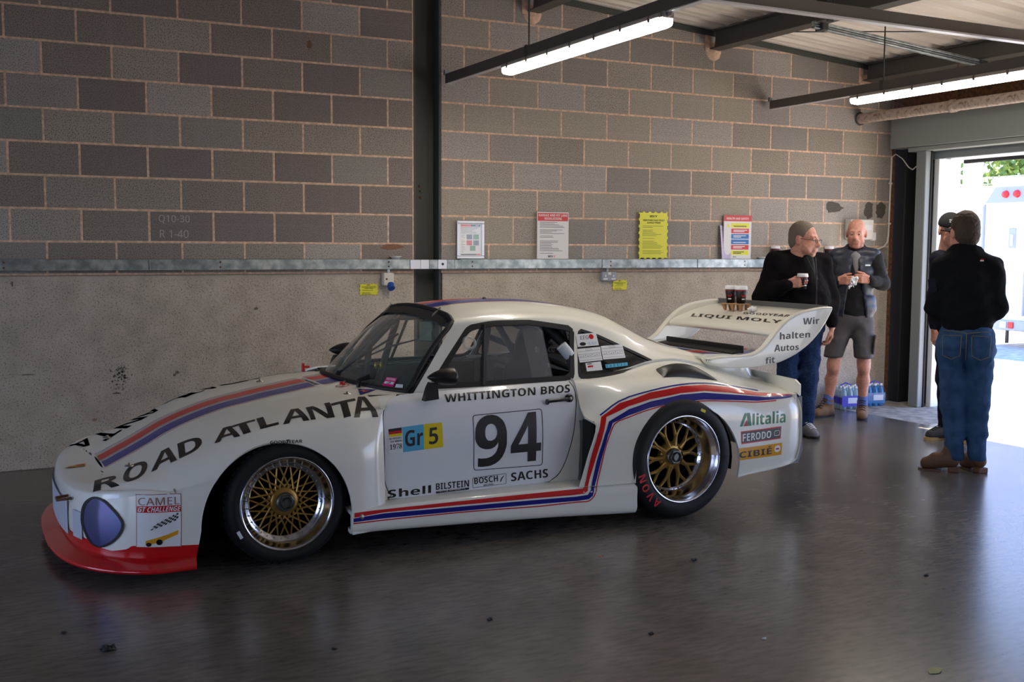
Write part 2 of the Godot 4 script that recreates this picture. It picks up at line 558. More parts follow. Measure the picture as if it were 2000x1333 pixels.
func lamp(x: float, label: String, rail_label: String) -> void:
	var yb := 2.758
	var rail := thing("lighting_channel", rail_label, "channel", Vector3(x, 2.835, 0.0), 0.0, "steel lighting channels")
	var st := ST()
	box(st, Vector3(-0.002, 0.036, 3.3), Vector3(0.046, 0.074, 6.5), 0.002)
	obj("rail", st, M.channel_steel, rail)
	st = ST(); box(st, Vector3(0.0, -0.003, 3.3), Vector3(0.046, 0.005, 6.5)); obj("rail_lip", st, M.galvanised_new, rail)
	st = ST(); box(st, Vector3(-0.01, 0.085, 0.045), Vector3(0.04, 0.04, 0.03), 0.003); obj("wall_bracket", st, M.galvanised, rail)
	for z in [1.42, 4.0]:
		st = ST()
		box(st, Vector3(0, 0.03, z), Vector3(0.06, 0.1, 0.03), 0.003)
		tube(st, [Vector3(0, 0.07, z), Vector3(0, roof_y(x) - 2.835 - 0.02, z)], 0.006, 8)
		obj("hanger_rod", st, M.steel_column, rail)
	var l := thing("batten_light", label, "light", Vector3(x, yb - 0.004, 1.09), 0.0, "sealed batten lights")
	var L := 1.95
	st = ST(); box(st, Vector3(0, 0.062, L * 0.5), Vector3(0.1, 0.03, L), 0.006); obj("tray", st, M.lamp_body, l)
	# rounded diffuser
	st = ST()
	st.set_smooth_group(1)
	var sec := []
	for i in 13:
		var a := PI * i / 12.0
		sec.append(Vector2(cos(a) * 0.052, 0.047 - pow(sin(a), 0.6) * 0.05))
	var ends := [[0.0, 0.75, 0.024], [0.012, 0.95, 0.008], [0.035, 1.0, 0.0], [L - 0.035, 1.0, 0.0], [L - 0.012, 0.95, 0.008], [L, 0.75, 0.024]]
	for e in ends.size() - 1:
		for i in 12:
			var p := []
			for q in [[e, i], [e, i + 1], [e + 1, i + 1], [e + 1, i]]:
				var en: Array = ends[q[0]]
				var s2: Vector2 = sec[q[1]]
				p.append(Vector3(s2.x * en[1], lerpf(s2.y, maxf(s2.y, en[2]), 1.0), en[0]))
			quad(st, p[0], p[1], p[2], p[3])
	for e in [0, ends.size() - 1]:
		for i in range(1, 12):
			var p := []
			for q in [0, i, i + 1]:
				var en: Array = ends[e]
				p.append(Vector3(sec[q].x * en[1], maxf(sec[q].y, en[2]), en[0]))
			trian(st, p[0], p[1], p[2])
	obj("diffuser", st, M.lamp_glow, l)
	for i in 7:
		for s in [-1, 1]:
			st = ST()
			var z := 0.1 + i * (L - 0.2) / 6.0
			box(st, Vector3(s * 0.054, 0.055, z), Vector3(0.006, 0.036, 0.02), 0.002)
			obj("clip", st, M.clip_steel, l)
	st = ST()
	box(st, Vector3(0, 0.066, L + 0.005), Vector3(0.07, 0.035, 0.03), 0.004)
	lathe(st, [Vector2(0.0, 0.03), Vector2(0.006, 0.03), Vector2(0.012, 0.028), Vector2(0.014, 0.0)], Vector3(0, 0.066, L + 0.01), Basis(Vector3.RIGHT, PI / 2), 12)
	obj("cable_gland", st, M.lamp_body, l)
	var al := AreaLight3D.new()
	al.name = "batten_glow"
	al.area_size = Vector2(0.09, L - 0.06)
	al.light_color = Color(1.0, 0.95, 0.88)
	al.light_energy = 1.1
	al.area_range = 14.0
	al.area_attenuation = 2.0
	al.shadow_enabled = true
	l.add_child(al)
	al.position = Vector3(0, -0.012, L * 0.5)
	al.rotation = Vector3(-PI / 2, 0, 0)

func build_ceiling_services() -> void:
	lamp(0.488, "long white sealed batten light hung left, glowing near the steel column", "steel channel carrying the left batten light out from the column")
	lamp(3.758, "long white sealed batten light on the right, glowing above the white pipe", "steel channel carrying the right batten light over the doorway")
	# channel running along the bay, nearer the camera
	var t := thing("cable_channel", "galvanised cable channel with bright lower lip crossing under the roof", "channel", Vector3(0, 0, 0))
	var st := ST(); box(st, Vector3(1.2, 3.085, 2.6), Vector3(12.0, 0.085, 0.05), 0.003); obj("rail", st, M.channel_steel, t)
	st = ST(); box(st, Vector3(1.2, 3.040, 2.615), Vector3(12.0, 0.012, 0.06)); obj("rail_lip", st, M.galvanised_new, t)
	st = ST()
	box(st, Vector3(2.1, 3.09, 2.57), Vector3(0.05, 0.14, 0.01))
	tube(st, [Vector3(2.1, 3.12, 2.6), Vector3(2.1, 3.55, 2.6)], 0.006, 8)
	obj("hanger_rod", st, M.steel_column, t)
	# slotted strut following the roof slope
	t = thing("slotted_strut", "slim slotted galvanised strut sloping under the roof to the light channel", "strut", Vector3(0, 0, 1.36))
	st = ST()
	var bs := Basis(Vector3.BACK, -0.0795)
	box(st, bs * Vector3(1.05, 0.018, 0) + Vector3(3.1, roof_y(3.1) - 0.196, 0), Vector3(2.2, 0.02, 0.042), 0.002, bs)
	box(st, bs * Vector3(1.05, -0.004, 0) + Vector3(3.1, roof_y(3.1) - 0.196, 0), Vector3(2.2, 0.012, 0.034), 0.002, bs)
	box(st, bs * Vector3(1.05, -0.022, 0) + Vector3(3.1, roof_y(3.1) - 0.196, 0), Vector3(2.2, 0.012, 0.042), 0.002, bs)
	obj("rail", st, M.galvanised, t)
	for x in [3.14, 4.96]:
		st = ST(); box(st, Vector3(x, roof_y(x) - 0.19, 0), Vector3(0.06, 0.08, 0.09), 0.004); obj("clamp", st, M.steel_column, t)
	# thin sag rod
	st = ST(); tube(st, [Vector3(3.2, 3.4, 0.55), Vector3(4.95, 3.22, 2.6)], 0.005, 6)
	tag(obj("sag_rod", st, M.steel_column), "thin dark steel sag rod crossing beneath the roof sheets", "rod")
	# rafter nearer the camera, following the slope
	st = ST()
	var rb := Basis(Vector3.BACK, -0.0795)
	box(st, rb * Vector3(0, 0, 0) + Vector3(1.0, roof_y(1.0) - 0.11, 4.15), Vector3(13.0, 0.2, 0.02), 0.002, rb)
	box(st, Vector3(1.0, roof_y(1.0) - 0.2, 4.15), Vector3(13.0, 0.014, 0.12), 0.002, rb)
	box(st, Vector3(1.0, roof_y(1.0) - 0.02, 4.15), Vector3(13.0, 0.014, 0.12), 0.002, rb)
	tag(obj("roof_rafter", st, M.steel_purlin), "large steel rafter following the roof slope nearest the camera", "beam")
	# white pipe through the wall
	t = thing("waste_pipe", "flaking off-white pipe running out of the wall above the shutter box", "pipe", Vector3(4.905, 2.816, 0))
	st = ST(); tube(st, [Vector3(0, 0, -0.05), Vector3(0, 0, 6.0)], 0.05, 20); obj("pipe_run", st, M.pipe_paint, t)
	st = ST(); lathe(st, [Vector2(0.056, 0.0), Vector2(0.066, 0.004), Vector2(0.064, 0.012), Vector2(0.05, 0.013)], Vector3(0, 0, 0), Basis(Vector3.RIGHT, PI / 2), 24); obj("wall_collar", st, M.steel_column, t)
	st = ST(); lathe(st, [Vector2(0.05, 0.0), Vector2(0.058, 0.0), Vector2(0.058, 0.05), Vector2(0.05, 0.05)], Vector3(0, 0, 1.1), Basis(Vector3.RIGHT, PI / 2), 24); obj("joint", st, M.pipe_paint, t)
	st = ST(); tube(st, [Vector3(0, 0.04, 1.16), Vector3(0, 0.42, 1.16)], 0.005, 6); obj("hanger_rod", st, M.rust_steel, t)

func build_end_walls() -> void:
	var w := struct("wall_right", "end wall with roller shutter doorways open to the paddock", "wall")
	var st := ST()
	# rusty lintel and gable above the doors
	box(st, Vector3(5.56, 3.12, 6.3), Vector3(0.3, 0.62, 13.4))
	obj("lintel_beam", st, M.rust_steel, w)
	for z in [[-0.1, 0.0], [5.2, 6.4], [11.2, 13.0]]:
		st = ST(); box(st, Vector3(5.6, 1.45, (z[0] + z[1]) * 0.5), Vector3(0.32, 2.9, maxf(0.2, z[1] - z[0])), 0.01); obj("pier", st, M.concrete_panel, w)
	# flashing, corner column and dark recess
	st = ST(); box(st, Vector3(5.375, 1.3, -0.03), Vector3(0.045, 2.6, 0.07), 0.004); obj("corner_flashing", st, M.rust_steel, w)
	st = ST(); box(st, Vector3(5.52, 1.35, 0.03), Vector3(0.2, 2.9, 0.18), 0.01); obj("corner_column", st, M.black_gap, w)
	st = ST(); box(st, Vector3(5.64, 1.35, 0.27), Vector3(0.06, 2.9, 0.36)); obj("recess_panel", st, M.steel_column, w)
	# reveals
	for z in [0.5, 5.2, 6.4, 11.2]:
		st = ST(); box(st, Vector3(5.61, 1.2, z - 0.03 if z in [0.5, 6.4] else z + 0.03), Vector3(0.3, 2.44, 0.06), 0.004); obj("door_reveal", st, M.white_paint, w)
	for z in [2.85, 8.8]:
		st = ST(); box(st, Vector3(5.7, 2.46, z), Vector3(0.42, 0.06, 4.9), 0.004); obj("door_soffit", st, M.white_paint, w)
		st = ST(); box(st, Vector3(5.92, 2.42, z), Vector3(0.03, 0.05, 4.9), 0.004); obj("drip_edge", st, M.black_gap, w)
		st = ST(); box(st, Vector3(5.47, 2.48, z), Vector3(0.05, 0.13, 4.9), 0.004); obj("door_head", st, M.guide_grey, w)
	# roller shutters: box, guide rails, bottom bar
	for d in [[0.05, 5.5, "grey boxed roller shutter raised over the doorway by the people"], [6.1, 11.5, "grey boxed roller shutter raised over the second doorway"]]:
		var s := thing("roller_shutter", d[2], "shutter", Vector3(5.3, 0, d[0]), 0.0, "raised roller shutters")
		var L: float = d[1] - d[0]
		st = ST(); box(st, Vector3(0.12, 2.69, L * 0.5), Vector3(0.3, 0.31, L), 0.004); obj("housing", st, M.shutter_grey, s)
		st = ST(); box(st, Vector3(0.08, 2.512, L * 0.5 + 0.1), Vector3(0.16, 0.045, L - 0.2), 0.006); obj("bottom_bar", st, M.shutter_grey, s)
		for z in [0.37, L - 0.37]:
			st = ST(); box(st, Vector3(0.05, 1.245, z), Vector3(0.1, 2.49, 0.12), 0.006)
			obj("guide_rail", st, M.guide_grey, s)
			st = ST(); box(st, Vector3(0.075, 1.245, z + 0.065 * (1 if z < 1 else -1)), Vector3(0.02, 2.49, 0.012), 0.002)
			obj("guide_slot", st, M.black_gap, s)
	# opposite end and side walls of the garage, out of frame
	var wl := struct("wall_left", "far end wall of the garage with open doorways", "wall")
	for z in [[-0.1, 0.9], [5.4, 6.6], [11.0, 13.0]]:
		st = ST(); box(st, Vector3(FLOOR_X0 - 0.1, 1.3, (z[0] + z[1]) * 0.5), Vector3(0.2, 2.6, z[1] - z[0])); obj("pier", st, M.concrete_panel, wl)
	st = ST(); box(st, Vector3(FLOOR_X0 - 0.1, 3.55, 6.4), Vector3(0.2, 1.95, 13.4)); obj("gable", st, M.block_1, wl)
	var wf := struct("wall_front", "block side wall of the garage behind the camera", "wall")
	st = ST(); box(st, Vector3(-1.8, 2.2, ROOM_Z + 0.1), Vector3(15.2, 4.6, 0.2)); obj("block_run", st, M.block_2, wf)

func build_outside() -> void:
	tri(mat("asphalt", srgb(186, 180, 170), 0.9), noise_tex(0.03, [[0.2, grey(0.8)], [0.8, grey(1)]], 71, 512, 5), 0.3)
	var g := struct("ground_outside", "pale sunlit paddock asphalt outside the doorway", "ground")
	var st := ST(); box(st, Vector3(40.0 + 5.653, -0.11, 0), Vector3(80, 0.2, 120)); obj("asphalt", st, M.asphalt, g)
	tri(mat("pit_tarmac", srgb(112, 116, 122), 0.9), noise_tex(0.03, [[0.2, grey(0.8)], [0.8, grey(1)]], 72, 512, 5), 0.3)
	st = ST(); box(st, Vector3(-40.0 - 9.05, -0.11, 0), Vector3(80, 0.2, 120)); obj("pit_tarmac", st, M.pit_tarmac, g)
# ---------------------------------------------------------------- smooth surfaces
func resample(p: Array, sub: int) -> Array:
	# cubic through the points, chord-length tangents
	var n := p.size()
	var h := []
	for i in n - 1: h.append(maxf(1e-5, (p[i + 1] - p[i]).length()))
	var m := []
	for i in n:
		if i == 0: m.append((p[1] - p[0]) / h[0])
		elif i == n - 1: m.append((p[n - 1] - p[n - 2]) / h[n - 2])
		else:
			var a: Vector3 = (p[i] - p[i - 1]) / h[i - 1]
			var b: Vector3 = (p[i + 1] - p[i]) / h[i]
			m.append((a * h[i] + b * h[i - 1]) / (h[i] + h[i - 1]))
	var out := []
	for i in n - 1:
		for k in sub:
			var t := float(k) / sub
			var t2 := t * t; var t3 := t2 * t
			out.append(p[i] * (2 * t3 - 3 * t2 + 1) + m[i] * (h[i] * (t3 - 2 * t2 + t)) + p[i + 1] * (3 * t2 - 2 * t3) + m[i + 1] * (h[i] * (t3 - t2)))
	out.append(p[n - 1])
	return out

func densify(rows: Array, sub_r: int, sub_c: int) -> Array:
	var mid := []
	for r in rows: mid.append(resample(r, sub_c))
	var nc: int = mid[0].size()
	var cols := []
	for c in nc:
		var line := []
		for r in mid: line.append(r[c])
		cols.append(resample(line, sub_r))
	var out := []
	for i in cols[0].size():
		var row := []
		for c in nc: row.append(cols[c][i])
		out.append(row)
	return out

func mirrored(grid: Array) -> Array:
	var out := []
	for r in grid:
		var row := []
		for p in r: row.append(Vector3(p.x, p.y, -p.z))
		out.append(row)
	return out

func whole(grid: Array) -> Array:
	# near half (centre to side) joined with its mirror image into one sheet
	var out := []
	for r in grid:
		var row := []
		for i in range(r.size() - 1, 0, -1): row.append(Vector3(r[i].x, r[i].y, -r[i].z))
		row.append_array(r)
		out.append(row)
	return out

func grid_normals(g: Array) -> Array:
	var nr := g.size(); var nc: int = g[0].size()
	var out := []
	for i in nr:
		var row := []
		for j in nc:
			var a: Vector3 = g[mini(i + 1, nr - 1)][j] - g[maxi(i - 1, 0)][j]
			var b: Vector3 = g[i][mini(j + 1, nc - 1)] - g[i][maxi(j - 1, 0)]
			row.append(a.cross(b).normalized())
		out.append(row)
	return out

# signed distance to polygon in 2D (negative inside)
func sd_poly(q: Vector2, poly: PackedVector2Array) -> float:
	var d := 1e9
	var inside := false
	var n := poly.size()
	for i in n:
		var a := poly[i]; var b := poly[(i + 1) % n]
		var e := b - a
		var w := q - a
		var t := clampf(w.dot(e) / e.length_squared(), 0.0, 1.0)
		d = minf(d, (w - e * t).length())
		if (a.y > q.y) != (b.y > q.y) and q.x < (b.x - a.x) * (q.y - a.y) / (b.y - a.y) + a.x:
			inside = not inside
	return -d if inside else d

func round_poly(poly: Array, r: float, seg := 5) -> PackedVector2Array:
	var out := PackedVector2Array()
	var n := poly.size()
	for i in n:
		var p: Vector2 = poly[i]
		var a: Vector2 = poly[(i + n - 1) % n]
		var b: Vector2 = poly[(i + 1) % n]
		var rr := minf(r, minf((a - p).length(), (b - p).length()) * 0.45)
		var s := p + (a - p).normalized() * rr
		var e := p + (b - p).normalized() * rr
		for k in seg + 1:
			var t := float(k) / seg
			out.append(s.lerp(p, t).lerp(p.lerp(e, t), t))
	return out

# a sheet cut by functions (kept where every function >= 0), with a turned-in rim `thick` deep on the cut edges
func sheet(g: Array, clips: Array, thick := 0.0, flip := false, lift := 0.0) -> ArrayMesh:
	var nrm := grid_normals(g)
	var sgn := -1.0 if flip else 1.0
	var nr := g.size(); var nc: int = g[0].size()
	var vs := PackedVector3Array(); var ns := PackedVector3Array()
	var idx := PackedInt32Array()
	var key := {}
	var edges := {}
	for i in nr - 1:
		for j in nc - 1:
			for tr in [[[i, j], [i + 1, j], [i + 1, j + 1]], [[i, j], [i + 1, j + 1], [i, j + 1]]]:
				var poly := []
				for q in tr: poly.append([g[q[0]][q[1]], nrm[q[0]][q[1]] * sgn])
				for f in clips:
					var vals := []
					var all_in := true; var any_in := false
					for p in poly:
						var v: float = f.call(p[0])
						vals.append(v)
						if v >= 0.0: any_in = true
						else: all_in = false
					if all_in: continue
					if not any_in:
						poly = []
						break
					var np := []
					for k in poly.size():
						var k2 := (k + 1) % poly.size()
						if vals[k] >= 0.0: np.append(poly[k])
						if (vals[k] >= 0.0) != (vals[k2] >= 0.0):
							var t: float = vals[k] / (vals[k] - vals[k2])
							np.append([poly[k][0].lerp(poly[k2][0], t), poly[k][1].lerp(poly[k2][1], t).normalized()])
					poly = np
					if poly.size() < 3: break
				if poly.size() < 3: continue
				var ids := []
				for p in poly:
					var kk := Vector3i((p[0] * 20000.0).round())
					if not key.has(kk):
						key[kk] = vs.size()
						vs.append(p[0] + p[1] * lift); ns.append(p[1])
					ids.append(key[kk])
				for k in range(1, ids.size() - 1):
					var a: int = ids[0]; var b: int = ids[k]; var c: int = ids[k + 1]
					if a == b or b == c or a == c: continue
					if flip:
						var q := b; b = c; c = q
					# counter-clockwise about the normal -> clockwise for Godot
					idx.append_array(PackedInt32Array([a, c, b]))
					for e in [[a, b], [b, c], [c, a]]:
						var r := "%d_%d" % [e[1], e[0]]
						if edges.has(r): edges.erase(r)
						else: edges["%d_%d" % [e[0], e[1]]] = e
	if thick > 0.0:
		for e in edges.values():
			var a: Vector3 = vs[e[0]]; var b: Vector3 = vs[e[1]]
			var a2: Vector3 = a - ns[e[0]] * thick; var b2: Vector3 = b - ns[e[1]] * thick
			var n := (b - a).cross(ns[e[0]]).normalized()
			var k := vs.size()
			vs.append_array(PackedVector3Array([a, b, b2, a2]))
			ns.append_array(PackedVector3Array([n, n, n, n]))
			idx.append_array(PackedInt32Array([k, k + 1, k + 2, k, k + 2, k + 3]))
	var arr := []
	arr.resize(Mesh.ARRAY_MAX)
	arr[Mesh.ARRAY_VERTEX] = vs
	arr[Mesh.ARRAY_NORMAL] = ns
	arr[Mesh.ARRAY_INDEX] = idx
	var am := ArrayMesh.new()
	if idx.size() > 0: am.add_surface_from_arrays(Mesh.PRIMITIVE_TRIANGLES, arr)
	return am

# ---- a height map of sheets along an axis, used to lay lettering on curved panels
class Relief:
	var o := Vector2()
	var n := Vector2i()
	var step := 0.01
	var h := PackedFloat32Array()
	var bu := Vector3(); var bv := Vector3(); var bw := Vector3()
	func _init(u: Vector3, v: Vector3, lo: Vector2, hi: Vector2, s := 0.01):
		bu = u; bv = v; bw = u.cross(v); o = lo; step = s
		n = Vector2i(((hi - lo) / s).ceil()) + Vector2i(1, 1)
		h.resize(n.x * n.y)
		h.fill(-1e6)
	func add(g: Array, keep = null) -> void:
		for i in g.size() - 1:
			for j in g[0].size() - 1:
				tri3(g[i][j], g[i + 1][j], g[i + 1][j + 1], keep)
				tri3(g[i][j], g[i + 1][j + 1], g[i][j + 1], keep)
	func tri3(A: Vector3, B: Vector3, C: Vector3, keep) -> void:
		if keep != null and not keep.call((A + B + C) / 3.0): return
		var a := (Vector2(A.dot(bu), A.dot(bv)) - o) / step
		var b := (Vector2(B.dot(bu), B.dot(bv)) - o) / step
		var c := (Vector2(C.dot(bu), C.dot(bv)) - o) / step
		var den := (b - a).cross(c - a)
		if absf(den) < 1e-9: return
		var x0 := maxi(0, int(ceil(minf(a.x, minf(b.x, c.x)) - 0.3))); var x1 := mini(n.x - 1, int(floor(maxf(a.x, maxf(b.x, c.x)) + 0.3)))
		var y0 := maxi(0, int(ceil(minf(a.y, minf(b.y, c.y)) - 0.3))); var y1 := mini(n.y - 1, int(floor(maxf(a.y, maxf(b.y, c.y)) + 0.3)))
		var wa := A.dot(bw); var wb := B.dot(bw); var wc := C.dot(bw)
		for y in range(y0, y1 + 1):
			for x in range(x0, x1 + 1):
				var q := Vector2(x, y)
				var l1 := (q - a).cross(c - a) / den
				var l2 := (b - a).cross(q - a) / den
				if l1 < -0.3 or l2 < -0.3 or l1 + l2 > 1.3: continue
				var w := wa + (wb - wa) * l1 + (wc - wa) * l2
				var k := y * n.x + x
				if w > h[k]: h[k] = w
	func at(q: Vector2) -> float:
		var g := (q - o) / step
		var x := clampi(int(floor(g.x)), 0, n.x - 2); var y := clampi(int(floor(g.y)), 0, n.y - 2)
		var f := Vector2(clampf(g.x - x, 0, 1), clampf(g.y - y, 0, 1))
		var k := y * n.x + x
		var v := [h[k], h[k + 1], h[k + n.x], h[k + n.x + 1]]
		var mx := -1e6
		for e in v: mx = maxf(mx, e)
		for e in 4:
			if v[e] < mx - 0.12: v[e] = mx
		return lerpf(lerpf(v[0], v[1], f.x), lerpf(v[2], v[3], f.x), f.y)
	func point(q: Vector2, lift: float) -> Vector3:
		var c := at(q)
		var e := step
		var du := (at(q + Vector2(e, 0)) - at(q - Vector2(e, 0))) / (2 * e)
		var dv := (at(q + Vector2(0, e)) - at(q - Vector2(0, e))) / (2 * e)
		var nn := (bw - bu * clampf(du, -4, 4) - bv * clampf(dv, -4, 4)).normalized()
		return bu * q.x + bv * q.y + bw * c + nn * lift
	func normal(q: Vector2) -> Vector3:
		var e := step
		var du := (at(q + Vector2(e, 0)) - at(q - Vector2(e, 0))) / (2 * e)
		var dv := (at(q + Vector2(0, e)) - at(q - Vector2(0, e))) / (2 * e)
		return (bw - bu * clampf(du, -4, 4) - bv * clampf(dv, -4, 4)).normalized()

# lay flat triangles (in relief coordinates) on the relief
func lay(tris: PackedVector2Array, rel: Relief, lift := 0.0012, longest := 0.03) -> ArrayMesh:
	var stack := []
	for k in range(0, tris.size(), 3):
		stack.append([tris[k], tris[k + 1], tris[k + 2]])
	var vs := PackedVector3Array(); var ns := PackedVector3Array()
	while stack.size() > 0:
		var t: Array = stack.pop_back()
		var e := [(t[1] - t[0]).length(), (t[2] - t[1]).length(), (t[0] - t[2]).length()]
		var m := 0
		if e[1] > e[m]: m = 1
		if e[2] > e[m]: m = 2
		if e[m] > longest:
			var a: Vector2 = t[m]; var b: Vector2 = t[(m + 1) % 3]; var c: Vector2 = t[(m + 2) % 3]
			var q := (a + b) * 0.5
			stack.append([a, q, c]); stack.append([q, b, c])
			continue
		var order := [0, 2, 1]
		if (t[1] - t[0]).cross(t[2] - t[0]) < 0: order = [0, 1, 2]
		for i in order:
			vs.append(rel.point(t[i], lift))
			ns.append(rel.normal(t[i]))
	var am := ArrayMesh.new()
	if vs.size() == 0: return am
	var arr := []
	arr.resize(Mesh.ARRAY_MAX)
	arr[Mesh.ARRAY_VERTEX] = vs
	arr[Mesh.ARRAY_NORMAL] = ns
	am.add_surface_from_arrays(Mesh.PRIMITIVE_TRIANGLES, arr)
	return am

# text warped into the quad p00 (lower left) p10 p11 p01
func text_quad(s: String, p00: Vector2, p10: Vector2, p11: Vector2, p01: Vector2, font := "Droid Sans", bold := true) -> PackedVector2Array:
	var t := text_tris(s, 1.0, 1.0, font, bold)
	for i in t.size():
		t[i] = p00.lerp(p10, t[i].x).lerp(p01.lerp(p11, t[i].x), t[i].y)
	return t

func poly_tris(poly: PackedVector2Array) -> PackedVector2Array:
	var out := PackedVector2Array()
	for i in Geometry2D.triangulate_polygon(poly): out.append(poly[i])
	return out

func band(path: Array, a: float, b: float) -> PackedVector2Array:
	# strip beside a path from offset a to offset b (left of travel is positive)
	var out := PackedVector2Array()
	var L := []; var R := []
	for i in path.size():
		var d: Vector2
		if i == 0: d = path[1] - path[0]
		elif i == path.size() - 1: d = path[i] - path[i - 1]
		else:
			var d1: Vector2 = (path[i] - path[i - 1]).normalized(); var d2: Vector2 = (path[i + 1] - path[i]).normalized()
			d = (d1 + d2) / maxf(0.3, (1.0 + d1.dot(d2)))
			var nn := Vector2(-d.y, d.x)
			L.append(path[i] + nn * a); R.append(path[i] + nn * b)
			continue
		var n := Vector2(-d.y, d.x).normalized()
		L.append(path[i] + n * a); R.append(path[i] + n * b)
	for i in path.size() - 1:
		out.append_array(PackedVector2Array([L[i], L[i + 1], R[i + 1], L[i], R[i + 1], R[i]]))
	return out

func smooth2(path: Array, sub := 6) -> Array:
	var p3 := []
	for p in path: p3.append(Vector3(p.x, p.y, 0))
	var out := []
	for p in resample(p3, sub): out.append(Vector2(p.x, p.y))
	return out

# ---------------------------------------------------------------- the racing car (local: x along the car, nose at -x; +z faces the camera)
var car: Node3D
var gF := []; var gB := []; var gD := []; var gR := []; var gG := []; var gW := []; var gS := []; var gE := []

func arch_front(p: Vector3) -> float:
	var a := 0.372 if p.x < -1.69 else 0.362
	var dy := maxf(0.0, p.y - 0.22)
	var a2 := a + maxf(0.0, 0.22 - p.y) * (0.16 if p.x < -1.69 else 0.0)
	return (sqrt(pow((p.x + 1.69) / a2, 2) + pow(dy / 0.385, 2)) - 1.0) * 0.37

func arch_rear(p: Vector3) -> float:
	var dy := maxf(0.0, p.y - 0.27)
	return (sqrt(pow((p.x - 0.662) / 0.362, 2) + pow(dy / 0.375, 2)) - 1.0) * 0.36

func ip(tab: Array, x: float) -> float:
	if x <= tab[0][0]: return tab[0][1]
	for i in tab.size() - 1:
		if x <= tab[i + 1][0]:
			return lerpf(tab[i][1], tab[i + 1][1], (x - tab[i][0]) / (tab[i + 1][0] - tab[i][0]))
	return tab[-1][1]

const WIN_DOOR := [Vector2(-0.815, 0.792), Vector2(-0.53, 1.112), Vector2(-0.38, 1.132), Vector2(-0.15, 1.132), Vector2(0.135, 1.088), Vector2(0.055, 0.802)]
const WIN_QUARTER := [Vector2(0.165, 1.078), Vector2(0.30, 1.034), Vector2(0.45, 0.968), Vector2(0.58, 0.912), Vector2(0.655, 0.872), Vector2(0.645, 0.842), Vector2(0.45, 0.814), Vector2(0.085, 0.803)]

